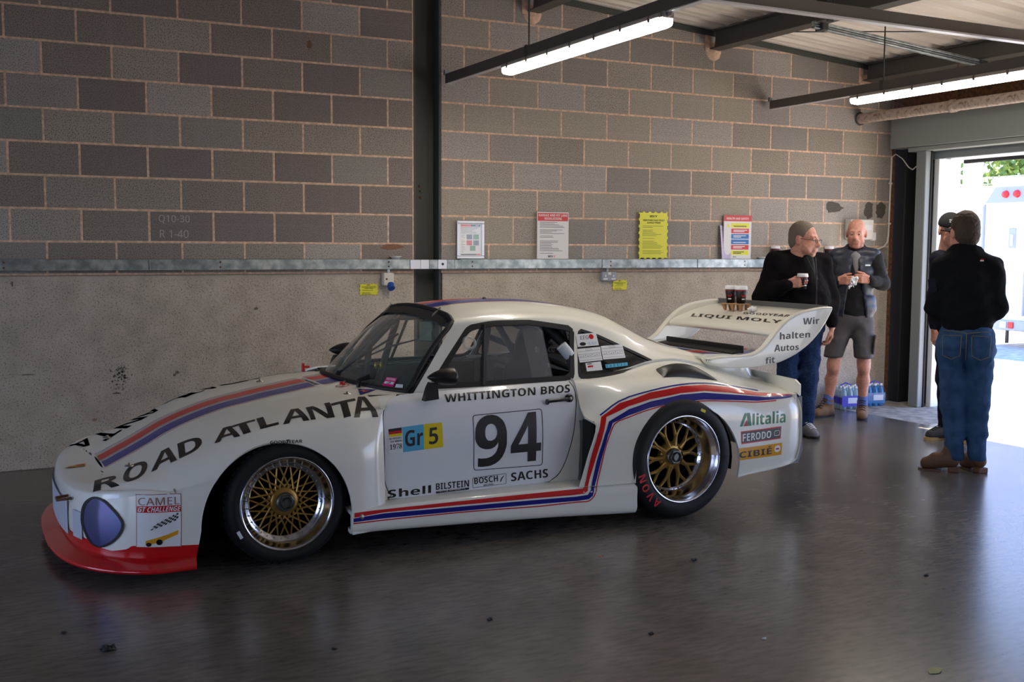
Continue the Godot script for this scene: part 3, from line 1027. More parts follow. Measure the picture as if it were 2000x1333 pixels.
func car_surfaces() -> void:
	var rows := []
	# --- front clip
	var z0 := [0.0, 0.2, 0.4, 0.55, 0.66, 0.74, 0.80, 0.84, 0.865, 0.88, 0.885]
	var x0 := [-2.607, -2.603, -2.585, -2.553, -2.51, -2.46, -2.405, -2.35, -2.30, -2.25, -2.20]
	var y0 := [0.335, 0.336, 0.342, 0.352, 0.364, 0.376, 0.388, 0.398, 0.405, 0.41, 0.413]
	var r0 := []; var r1 := []
	for i in 11:
		r0.append(Vector3(x0[i], y0[i], z0[i]))
		var inn := Vector2(-x0[i] - 2.2, z0[i]).normalized()
		var fade := 1.0 - smoothstep(5.0, 10.0, float(i))
		r1.append(Vector3(x0[i] + 0.010 * inn.x + 0.010 * (1.0 - fade), y0[i] + 0.026 * fade, z0[i] - 0.010 * inn.y * fade))
	rows.append(r0)
	rows.append(r1)
	var fz := [0.0, 0.215, 0.43, 0.60, 0.73, 0.828, 0.905, 0.955, 0.985, 1.0, 1.0]
	var fd := [0, 0, 0, 0, 0, 0.03, 0.15, 0.34, 0.56, 0.8, 1.0]
	#       xc     yc     xs     ws    y75    ylow  exp
	var st := [
		[-2.565, 0.376, -2.175, 0.888, 0.412, 0.415, 4.4],
		[-2.49, 0.393, -2.15, 0.893, 0.442, 0.418, 4.0],
		[-2.405, 0.412, -2.12, 0.898, 0.462, 0.42, 3.6],
		[-2.31, 0.458, -2.09, 0.902, 0.487, 0.424, 3.2],
		[-2.20, 0.515, -2.06, 0.907, 0.520, 0.427, 3.0],
		[-2.07, 0.586, -2.00, 0.914, 0.560, 0.43, 2.6],
		[-1.92, 0.645, -1.90, 0.922, 0.614, 0.43, 2.0],
		[-1.78, 0.687, -1.78, 0.928, 0.657, 0.43, 2.0],
		[-1.645, 0.714, -1.645, 0.931, 0.686, 0.43, 2.0],
		[-1.53, 0.737, -1.53, 0.933, 0.705, 0.36, 2.0],
		[-1.42, 0.755, -1.42, 0.931, 0.720, 0.12, 2.0],
		[-1.32, 0.772, -1.30, 0.922, 0.738, 0.12, 2.0],
		[-1.22, 0.785, -1.19, 0.894, 0.744, 0.12, 2.0],
	]
	for s in st:
		var row := []
		for i in 11:
			var z: float = fz[i] * s[3]
			var x: float = s[0] + (s[2] - s[0]) * pow(fz[i], s[6])
			var y: float
			if i <= 4: y = lerpf(s[1], s[4], pow(minf(1.0, z / 0.72), 2.4))
			else: y = s[4] - (s[4] - s[5]) * fd[i]
			if s[4] - s[5] > 0.3 and i > 5:
				# tall sides: keep the shoulder rounding the same size
				var dr := [0.04, 0.10, 0.17]
				if i <= 8: y = s[4] - dr[i - 6]
				elif i == 9: y = lerpf(s[4] - 0.17, s[5], 0.45)
			row.append(Vector3(x, y, z))
		rows.append(row)
	rows.append([Vector3(-1.12, 0.80, 0), Vector3(-1.108, 0.797, 0.2), Vector3(-1.062, 0.789, 0.4), Vector3(-0.985, 0.775, 0.54), Vector3(-0.91, 0.765, 0.64), Vector3(-0.945, 0.756, 0.705), Vector3(-1.03, 0.744, 0.755), Vector3(-1.118, 0.715, 0.800), Vector3(-1.134, 0.62, 0.836), Vector3(-1.134, 0.36, 0.855), Vector3(-1.134, 0.12, 0.86)])
	gF = densify(rows, 5, 5)
	# --- bumper: waterlines hanging from the lower edge of the clip
	var edge := []
	for p in gF[0]: edge.append(p)
	for i in range(1, gF.size()):
		var p: Vector3 = gF[i][-1]
		if p.x > -1.90: break
		edge.append(p)
	gB = []
	var prof := [[0.0, 0.0], [0.16, 0.005], [0.35, 0.009], [0.55, 0.009], [0.75, 0.004], [0.9, -0.004], [1.0, -0.012]]
	for q in prof:
		var row := []
		for i in edge.size():
			var a: Vector3 = edge[maxi(i - 1, 0)]; var b: Vector3 = edge[mini(i + 1, edge.size() - 1)]
			var t := (b - a); t.y = 0; t = t.normalized()
			var n := Vector3(-t.z, 0, t.x)
			if n.dot(Vector3(-0.3, 0, 1)) < 0: n = -n
			if i == 0: n = Vector3(-1, 0, 0)
			var p: Vector3 = edge[i]
			row.append(Vector3(p.x, lerpf(p.y, 0.092, q[0]), p.z) + n * q[1])
		gB.append(row)
	var gb2 := []
	for c in edge.size():
		var line := []
		for r in gB: line.append(r[c])
		gb2.append(resample(line, 3))
	gB = []
	for i in gb2[0].size():
		var row := []
		for c in edge.size(): row.append(gb2[c][i])
		gB.append(row)
	# --- tub side (door)
	rows = []
	for s in [[-1.16, 0.016, 0.772], [-0.9, 0.008, 0.782], [-0.6, 0.0, 0.787], [-0.3, 0.0, 0.792], [-0.05, 0.0, 0.796], [0.07, 0.0, 0.798]]:
		var row := []
		for q in [[0.20, 0.798], [0.3, 0.81], [0.42, 0.816], [0.54, 0.816], [0.63, 0.806], [0.70, 0.788], [0.755, 0.763], [1.0, 0.728]]:
			row.append(Vector3(s[0], s[2] if q[0] == 1.0 else q[0] + (s[2] - 0.79) * maxf(0, (q[0] - 0.5) / 0.29), q[1] + s[1]))
		rows.append(row)
	gD = densify(rows, 5, 4)
	# --- rear quarter
	rows = []
	for s in [
		[-0.09, [0.80, 0.70], [0.79, 0.735], [0.755, 0.765], [0.70, 0.79], [0.645, 0.82], [0.60, 0.868], [0.555, 0.918], [0.40, 0.930], [0.23, 0.934], [0.07, 0.937]],
		[0.03, [0.80, 0.70], [0.79, 0.735], [0.755, 0.765], [0.70, 0.79], [0.645, 0.82], [0.60, 0.87], [0.56, 0.925], [0.40, 0.938], [0.23, 0.942], [0.07, 0.945]],
		[0.12, [0.80, 0.70], [0.793, 0.738], [0.765, 0.775], [0.722, 0.81], [0.678, 0.85], [0.635, 0.898], [0.575, 0.938], [0.40, 0.952], [0.23, 0.955], [0.07, 0.95]],
		[0.25, [0.81, 0.69], [0.80, 0.735], [0.785, 0.79], [0.757, 0.84], [0.722, 0.885], [0.682, 0.925], [0.62, 0.953], [0.42, 0.967], [0.23, 0.968], [0.06, 0.962]],
		[0.42, [0.83, 0.67], [0.815, 0.725], [0.805, 0.785], [0.79, 0.84], [0.767, 0.89], [0.732, 0.93], [0.67, 0.958], [0.45, 0.977], [0.24, 0.978], [0.06, 0.97]],
		[0.62, [0.866, 0.64], [0.846, 0.70], [0.826, 0.76], [0.808, 0.82], [0.787, 0.88], [0.752, 0.928], [0.69, 0.962], [0.46, 0.983], [0.24, 0.985], [0.12, 0.98]],
		[0.82, [0.866, 0.60], [0.842, 0.67], [0.817, 0.74], [0.795, 0.81], [0.771, 0.87], [0.736, 0.92], [0.675, 0.958], [0.46, 0.981], [0.26, 0.982], [0.16, 0.975]],
		[1.05, [0.82, 0.58], [0.797, 0.66], [0.776, 0.73], [0.756, 0.80], [0.734, 0.865], [0.70, 0.912], [0.645, 0.948], [0.46, 0.972], [0.28, 0.97], [0.205, 0.955]],
		[1.30, [0.76, 0.56], [0.737, 0.64], [0.717, 0.72], [0.70, 0.79], [0.685, 0.85], [0.66, 0.895], [0.61, 0.932], [0.45, 0.955], [0.30, 0.95], [0.222, 0.93]],
		[1.48, [0.715, 0.56], [0.70, 0.64], [0.69, 0.72], [0.68, 0.79], [0.666, 0.845], [0.642, 0.885], [0.60, 0.915], [0.45, 0.933], [0.32, 0.925], [0.24, 0.90]],
		[1.545, [0.705, 0.56], [0.69, 0.64], [0.679, 0.71], [0.667, 0.775], [0.652, 0.826], [0.627, 0.864], [0.588, 0.892], [0.45, 0.908], [0.33, 0.90], [0.255, 0.875]]]:
		var row := []
		for k in range(1, s.size()): row.append(Vector3(s[0], s[k][0], s[k][1]))
		rows.append(row)
	gR = densify(rows, 6, 5)
	# --- roof and pillars
	rows = [[Vector3(-0.612, 1.197, 0), Vector3(-0.612, 1.19, 0.2), Vector3(-0.61, 1.176, 0.36), Vector3(-0.605, 1.16, 0.46), Vector3(-0.605, 1.135, 0.525), Vector3(-0.66, 1.065, 0.552), Vector3(-0.745, 0.955, 0.588), Vector3(-0.83, 0.85, 0.625), Vector3(-0.90, 0.765, 0.655)]]
	for s in [
		[[-0.5, -0.5, -0.5, -0.5, -0.5, -0.525, -0.585, -0.645, -0.70], [1.214, 1.207, 1.19, 1.168, 1.137, 1.09, 0.98, 0.87, 0.775], [0.535, 0.557, 0.60, 0.655, 0.70]],
		[[-0.2], [1.230, 1.223, 1.206, 1.182, 1.149, 1.122, 1.01, 0.895, 0.79], [0.54, 0.56, 0.607, 0.665, 0.715]],
		[[0.1], [1.219, 1.211, 1.192, 1.166, 1.13, 1.10, 1.0, 0.895, 0.797], [0.54, 0.56, 0.605, 0.66, 0.715]],
		[[0.35], [1.184, 1.174, 1.15, 1.118, 1.076, 1.043, 0.957, 0.88, 0.808], [0.535, 0.557, 0.602, 0.652, 0.705]],
		[[0.5], [1.152, 1.138, 1.108, 1.07, 1.022, 0.988, 0.925, 0.87, 0.822], [0.528, 0.555, 0.597, 0.637, 0.685]],
		[[0.62], [1.100, 1.084, 1.053, 1.012, 0.967, 0.941, 0.905, 0.873, 0.845], [0.52, 0.55, 0.588, 0.625, 0.662]],
		[[0.78], [1.018, 1.006, 0.980, 0.948, 0.921, 0.907, 0.887, 0.868, 0.85], [0.5, 0.53, 0.567, 0.60, 0.63]],
		[[1.06], [0.915, 0.91, 0.90, 0.885, 0.871, 0.862, 0.848, 0.834, 0.815], [0.48, 0.51, 0.54, 0.565, 0.59]]]:
		var row := []
		var zz := [0.0, 0.2, 0.36, 0.455]
		zz.append_array(s[2])
		for k in 9: row.append(Vector3(s[0][k] if s[0].size() > 1 else s[0][0], s[1][k], zz[k]))
		rows.append(row)
	gG = densify(rows, 6, 5)
	# --- windscreen
	var top := [Vector3(-0.615, 1.193, 0), Vector3(-0.614, 1.186, 0.2), Vector3(-0.612, 1.172, 0.36), Vector3(-0.607, 1.154, 0.46), Vector3(-0.612, 1.128, 0.515)]
	var bot := [Vector3(-1.13, 0.80, 0), Vector3(-1.118, 0.797, 0.2), Vector3(-1.072, 0.79, 0.38), Vector3(-1.0, 0.78, 0.51), Vector3(-0.912, 0.77, 0.61)]
	rows = []
	for i in 4:
		var t := i / 3.0
		var row := []
		for k in 5: row.append(top[k].lerp(bot[k], t) + Vector3(-0.03, 0.035, 0.012 * k / 4.0) * (t * (1 - t) * 2.0))
		rows.append(row)
	gW = densify(rows, 5, 4)
	# --- rear deck between the quarters
	rows = []
	for s in [[1.0, 0.935, 0.84], [1.1, 0.90, 0.81], [1.25, 0.845, 0.775], [1.4, 0.80, 0.735], [1.545, 0.765, 0.705]]:
		var row := []
		for z in [0.0, 0.2, 0.4, 0.5, 0.57]: row.append(Vector3(s[0], lerpf(s[1], s[2], pow(z / 0.57, 2)), z))
		rows.append(row)
	gE = densify(rows, 4, 4)

func both(called: String, g: Array, clips: Array, m: Material, thick := 0.012, lift := 0.0, flip := false) -> MeshInstance3D:
	var o := obj(called, sheet(g, clips, thick, flip, lift), m, car)
	var far := []
	obj(called, sheet(mirrored(g), clips, thick, not flip, lift), m, car)
	return o

func car_body() -> void:
	car = thing("racing_car", "white racing coupe number 94 with red and blue stripes and tall rear wing", "car", Vector3(0, 0, 2.10))
	var paint := mat("car_paint", srgb(232, 232, 222), 0.28, 0.0, 0.5)
	paint.clearcoat_enabled = true
	paint.clearcoat = 0.7
	paint.clearcoat_roughness = 0.04
	var door_paint := mat("door_paint", srgb(226, 231, 236), 0.24, 0.0, 0.5)
	door_paint.clearcoat_enabled = true
	door_paint.clearcoat = 0.6
	door_paint.clearcoat_roughness = 0.05
	var red := mat("car_red", srgb(196, 20, 24), 0.25)
	red.clearcoat_enabled = true
	red.clearcoat = 0.6
	red.clearcoat_roughness = 0.05
	mat("car_black", srgb(18, 18, 20), 0.5)
	mat("rubber_black", srgb(24, 24, 26), 0.62)
	mat("under_black", srgb(10, 10, 11), 0.95, 0.0, 0.2)
	mat("rivet_steel", srgb(170, 168, 160), 0.35, 0.8)
	car_surfaces()
	# front clip with the slot at the bonnet's leading edge
	var slot := func(p: Vector3) -> float:
		if p.x < -2.5 or p.x > -2.2 or p.y < 0.38: return 1.0
		var xl := -2.405 + 0.21 * pow(absf(p.z) / 0.6, 2.6) * 0.0 - 0.055 * pow(absf(p.z) / 0.55, 2.0)
		if absf(p.z) > 0.58: return 1.0
		return absf(p.x - xl) - 0.006
	var vent := func(p: Vector3) -> float:
		if absf(p.z) > 0.17: return absf(p.z) - 0.17
		return maxf(absf(p.x + 1.265) - 0.014, absf(p.z) - 0.17)
	obj("front_clip", sheet(whole(gF), [arch_front, slot, vent], 0.014, true), paint, car)
	var red_line := func(p: Vector3) -> float:
		return p.y - (0.155 if p.x > -2.32 or true else 0.0)
	var white_part := func(p: Vector3) -> float: return p.y - bumper_line(p)
	var red_part := func(p: Vector3) -> float: return bumper_line(p) - p.y
	obj("front_bumper", sheet(whole(gB), [arch_front, white_part], 0.012, false), paint, car)
	obj("bumper_skirt", sheet(whole(gB), [arch_front, red_part], 0.012, false), red, car)
	# doors and tub
	var door_poly := round_poly([Vector2(-1.105, 0.235), Vector2(-1.105, 0.752), Vector2(-0.86, 0.768), Vector2(-0.86, 0.83), Vector2(0.045, 0.83), Vector2(-0.02, 0.44), Vector2(-0.09, 0.262), Vector2(-0.35, 0.238)], 0.12, 7)
	door_poly = round_poly([Vector2(-1.127, 0.232), Vector2(-1.127, 0.775), Vector2(-0.84, 0.79), Vector2(-0.80, 0.85), Vector2(0.048, 0.85), Vector2(-0.015, 0.46), Vector2(-0.10, 0.25), Vector2(-0.4, 0.236)], 0.16, 7)
	door_poly[0] = Vector2(-1.127, 0.25)
	var in_door := func(p: Vector3) -> float: return -sd_poly(Vector2(p.x, p.y), door_poly) - 0.0025
	var out_door := func(p: Vector3) -> float: return sd_poly(Vector2(p.x, p.y), door_poly) - 0.0025
	both("door", gD, [in_door], door_paint, 0.014)
	both("tub_side", gD, [out_door, func(p: Vector3) -> float: return p.x + 1.13], paint, 0.0)
	# rear quarters, cut by the arch and the slanted mouth of the intake
	var mouth := func(p: Vector3) -> float:
		var xl := ip([[0.0, -0.08], [0.235, -0.040], [0.52, 0.052], [0.572, 0.07], [0.60, 0.034], [1.0, 0.034]], p.y)
		return p.x - xl
	var above_sill := func(p: Vector3) -> float: return maxf(p.y - 0.2375, p.x - 0.6)
	both("rear_quarter", gR, [arch_rear, mouth, above_sill], paint, 0.014)
	obj("roof", sheet(whole(gG), [
		func(p: Vector3) -> float: return sd_poly(Vector2(p.x, p.y), wd) if absf(p.z) > 0.53 else 1.0,
		func(p: Vector3) -> float: return sd_poly(Vector2(p.x, p.y), wq) if absf(p.z) > 0.5 else 1.0,
		func(p: Vector3) -> float: return maxf(sd_poly(Vector2(p.x, p.z), rear_win), 1.0 if p.y > 1.3 else -1.0)], 0.012, true), paint, car)
	obj("engine_lid", sheet(whole(gE), [], 0.01, true), paint, car)
	# sills
	var sill := []
	for s in [[-1.335, 0.925, 0.122, 0.234], [-1.2, 0.918, 0.118, 0.239], [-0.9, 0.919, 0.108, 0.241], [-0.5, 0.924, 0.094, 0.241], [-0.15, 0.934, 0.08, 0.239], [0.03, 0.944, 0.072, 0.237], [0.2, 0.962, 0.066, 0.236], [0.316, 0.970, 0.062, 0.235]]:
		sill.append([Vector3(s[0], s[3] + 0.014, 0.775), Vector3(s[0], s[3] + 0.010, 0.82), Vector3(s[0], s[3] + 0.003, s[1] - 0.03), Vector3(s[0], s[3], s[1] - 0.008), Vector3(s[0], s[3] - 0.008, s[1]), Vector3(s[0], lerpf(s[2], s[3], 0.5), s[1] + 0.006), Vector3(s[0], s[2] + 0.02, s[1] + 0.004), Vector3(s[0], s[2], s[1] - 0.012), Vector3(s[0], s[2] + 0.004, s[1] - 0.06)])
	gS = densify(sill, 4, 3)
	both("sill_panel", gS, [], paint, 0.02, 0.0, true)

func bumper_line(p: Vector3) -> float:
	# red below, white above; the white dips round the lamp
	var y := ip([[-2.7, 0.17], [-2.52, 0.168], [-2.5, 0.145], [-2.44, 0.135], [-2.38, 0.15], [-2.36, 0.168], [-2.0, 0.152]], p.x)
	if p.x < -2.54: y = 0.17
	return y

var wd := PackedVector2Array()
var wq := PackedVector2Array()
var rear_win := PackedVector2Array()

func prepare_windows() -> void:
	wd = round_poly(WIN_DOOR, 0.035, 4)
	wq = round_poly(WIN_QUARTER, 0.03, 4)
	rear_win = round_poly([Vector2(0.62, -0.36), Vector2(0.99, -0.42), Vector2(0.99, 0.42), Vector2(0.62, 0.36)], 0.08, 4)

# ---------------------------------------------------------------- wheels, wing, glass, cockpit
const ZAX := Basis(Vector3(1, 0, 0), Vector3(0, 0, 1), Vector3(0, -1, 0))   # lathe axis along +z

func make_wheel(front: bool) -> Node3D:
	# local: axle along z, outer face at z = 0, built inboard (-z); a part of the car with its own pieces
	var w := Node3D.new()
	var R := 0.300 if front else 0.346
	var W := 0.275 if front else 0.375
	var rl := 0.232 if front else 0.253        # rim lip radius
	var st := ST()
	lathe(st, [Vector2(rl - 0.012, 0.0), Vector2(rl + 0.004, 0.006), Vector2(rl + 0.02, 0.012), Vector2(R * 0.90, 0.010), Vector2(R * 0.955, -0.004), Vector2(R * 0.985, -0.02), Vector2(R, -0.045), Vector2(R + 0.002, -W * 0.5), Vector2(R, -W + 0.045), Vector2(R * 0.96, -W + 0.01), Vector2(R * 0.9, -W - 0.005), Vector2(rl - 0.012, -W)], Vector3.ZERO, ZAX, 72)
	obj("tyre", st, M.tyre, w)
	if front:
		# wet-weather blocks along the shoulder
		st = ST()
		for k in 54:
			var a := TAU * k / 54.0
			var bs := Basis(Vector3.BACK, a)
			box(st, bs * Vector3(R - 0.003, 0, -0.052), Vector3(0.012, 0.024, 0.05), 0.003, bs)
			box(st, bs * Basis(Vector3.BACK, 0.055) * Vector3(R, 0, -0.115), Vector3(0.010, 0.022, 0.05), 0.003, bs * Basis(Vector3.BACK, 0.055))
		obj("tread_blocks", st, M.tyre, w).set_meta("kind", "stuff")
	# polished rim barrel
	st = ST()
	var prof: Array
	if front:
		prof = [Vector2(rl - 0.004, -0.012), Vector2(rl + 0.002, 0.004), Vector2(rl - 0.004, 0.009), Vector2(rl - 0.012, 0.004), Vector2(rl - 0.016, -0.012), Vector2(0.205, -0.03), Vector2(0.199, -0.045), Vector2(0.190, -0.052), Vector2(0.172, -0.056), Vector2(0.168, -0.066), Vector2(0.168, -0.2)]
	else:
		prof = [Vector2(rl - 0.004, -0.012), Vector2(rl + 0.002, 0.004), Vector2(rl - 0.004, 0.010), Vector2(rl - 0.013, 0.004), Vector2(rl - 0.017, -0.014), Vector2(0.226, -0.03), Vector2(0.219, -0.05), Vector2(0.214, -0.085), Vector2(0.205, -0.10), Vector2(0.200, -0.112), Vector2(0.192, -0.117), Vector2(0.186, -0.125), Vector2(0.186, -0.3)]
	lathe(st, prof, Vector3.ZERO, ZAX, 72)
	obj("rim", st, M.rim_polish, w)
	st = ST()
	if front:
		lathe(st, [Vector2(0.0, -0.20), Vector2(0.175, -0.20)], Vector3.ZERO, ZAX, 40)
	else:
		lathe(st, [Vector2(0.0, -0.29), Vector2(0.19, -0.29)], Vector3.ZERO, ZAX, 40)
	obj("wheel_back", st, M.under_black, w)
	# bolts round the split rim
	st = ST()
	var nb := 32 if front else 40
	var rb := 0.181 if front else 0.197
	var zb := -0.053 if front else -0.111
	for k in nb:
		var a := TAU * (k + 0.5) / nb
		lathe(st, [Vector2(0.0, 0.006), Vector2(0.003, 0.005), Vector2(0.0036, 0.0)], Vector3(cos(a) * rb, sin(a) * rb, zb), ZAX, 6)
	obj("rim_bolts", st, M.rivet_steel, w).set_meta("kind", "stuff")
	# gold centre
	var face := -0.06 if front else -0.125
	if front:
		for k in 20:
			for s in [-1, 1]:
				st = ST()
				var a := TAU * k / 20.0
				var b: float = a + s * 0.43
				var p := Vector3(cos(a) * 0.075, sin(a) * 0.075, face + 0.004 + (0.004 if s > 0 else 0.0))
				var q := Vector3(cos(b) * 0.169, sin(b) * 0.169, face - 0.004 + (0.004 if s > 0 else 0.0))
				tube(st, [p, q], [0.0052, 0.0042], 5, false, -1)
				obj("spoke", st, M.wheel_gold, w)
		st = ST()
		lathe(st, [Vector2(0.0, 0.012), Vector2(0.055, 0.012), Vector2(0.066, 0.008), Vector2(0.074, 0.0), Vector2(0.074, -0.02)], Vector3(0, 0, face), ZAX, 40)
		for k in 20:
			var a := TAU * k / 20.0
			tube(st, [Vector3(cos(a) * 0.07, sin(a) * 0.07, face + 0.002), Vector3(cos(a) * 0.086, sin(a) * 0.086, face + 0.002)], 0.008, 6)
		obj("wheel_centre", st, M.wheel_gold, w)
	else:
		for k in 10:
			var a := TAU * k / 10.0 + 0.1
			st = ST()
			var dir := Vector3(cos(a), sin(a), 0); var side := Vector3(-sin(a), cos(a), 0)
			# Y-shaped spoke: stem then two tines
			tube(st, [dir * 0.06 + Vector3(0, 0, face + 0.016), dir * 0.10 + Vector3(0, 0, face + 0.012), dir * 0.125 + Vector3(0, 0, face + 0.008)], [0.020, 0.0135, 0.0125], 8)
			for s in [-1, 1]:
				tube(st, [dir * 0.115 + Vector3(0, 0, face + 0.008), dir * 0.15 + side * s * 0.014 + Vector3(0, 0, face + 0.004), dir * 0.186 + side * s * 0.034 + Vector3(0, 0, face)], [0.0125, 0.0095, 0.009], 8)
			obj("spoke", st, M.wheel_gold, w)
		st = ST()
		lathe(st, [Vector2(0.0, 0.024), Vector2(0.060, 0.024), Vector2(0.075, 0.018), Vector2(0.082, 0.006), Vector2(0.08, -0.02)], Vector3(0, 0, face), ZAX, 40)
		obj("wheel_centre", st, M.wheel_gold, w)
	# centre-lock nut
	st = ST()
	var nz := face + (0.012 if front else 0.024)
	lathe(st, [Vector2(0.047, 0.0), Vector2(0.047, 0.012), Vector2(0.042, 0.018), Vector2(0.036, 0.02)], Vector3(0, 0, nz), ZAX, 32)
	var hex := PackedVector2Array()
	for k in 6: hex.append(Vector2(cos(TAU * k / 6.0), sin(TAU * k / 6.0)) * 0.041)
	prism(st, hex, nz + 0.004, nz + 0.034, Vector3.ZERO, Basis(), false)
	obj("wheel_nut", st, M.nut_steel, w)
	st = ST()
	lathe(st, [Vector2(0.0, 0.010), Vector2(0.022, 0.010), Vector2(0.0225, 0.043), Vector2(0.029, 0.043), Vector2(0.030, 0.03)], Vector3(0, 0, nz), ZAX, 28)
	obj("hub_bore", st, M.car_black, w)
	return w

func put_wheel(w: Node3D, called: String, at: Vector3, far: bool) -> Node3D:
	w.name = called
	car.add_child(w, true)
	w.position = at
	if far: w.rotation.y = PI
	return w

func bevel_prism(st: SurfaceTool, poly: PackedVector2Array, z0: float, z1: float, b: float) -> void:
	# rounded plate: layers of the polygon pulled in towards both faces
	var layers := []
	for k in 5:
		var a := PI * 0.5 * k / 4.0
		layers.append([b * (1.0 - sin(a)), z0 + b * (1.0 - cos(a))])
	for k in range(4, -1, -1):
		var a := PI * 0.5 * k / 4.0
		layers.append([b * (1.0 - sin(a)), z1 - b * (1.0 - cos(a))])
	var c := PackedVector2Array(poly)
	if Geometry2D.is_polygon_clockwise(c): c.reverse()
	var n := c.size()
	var nor := []
	for i in n:
		var d := (c[(i + 1) % n] - c[(i + n - 1) % n]).normalized()
		nor.append(Vector2(-d.y, d.x))
	st.set_smooth_group(2)
	for l in layers.size() - 1:
		for i in n:
			var j := (i + 1) % n
			var A: Vector2 = c[i] + nor[i] * layers[l][0]; var B: Vector2 = c[j] + nor[j] * layers[l][0]
			var C: Vector2 = c[j] + nor[j] * layers[l + 1][0]; var D: Vector2 = c[i] + nor[i] * layers[l + 1][0]
			quad(st, Vector3(A.x, A.y, layers[l][1]), Vector3(B.x, B.y, layers[l][1]), Vector3(C.x, C.y, layers[l + 1][1]), Vector3(D.x, D.y, layers[l + 1][1]))
	var inner := PackedVector2Array()
	for i in n: inner.append(c[i] + nor[i] * b)
	for t in [z0, z1]:
		var ix := Geometry2D.triangulate_polygon(c)
		for k in range(0, ix.size(), 3):
			var a := inner[ix[k]]; var bb := inner[ix[k + 1]]; var cc := inner[ix[k + 2]]
			if ((bb - a).cross(cc - a) > 0) == (t == z1): trian(st, Vector3(a.x, a.y, t), Vector3(bb.x, bb.y, t), Vector3(cc.x, cc.y, t))
			else: trian(st, Vector3(a.x, a.y, t), Vector3(cc.x, cc.y, t), Vector3(bb.x, bb.y, t))

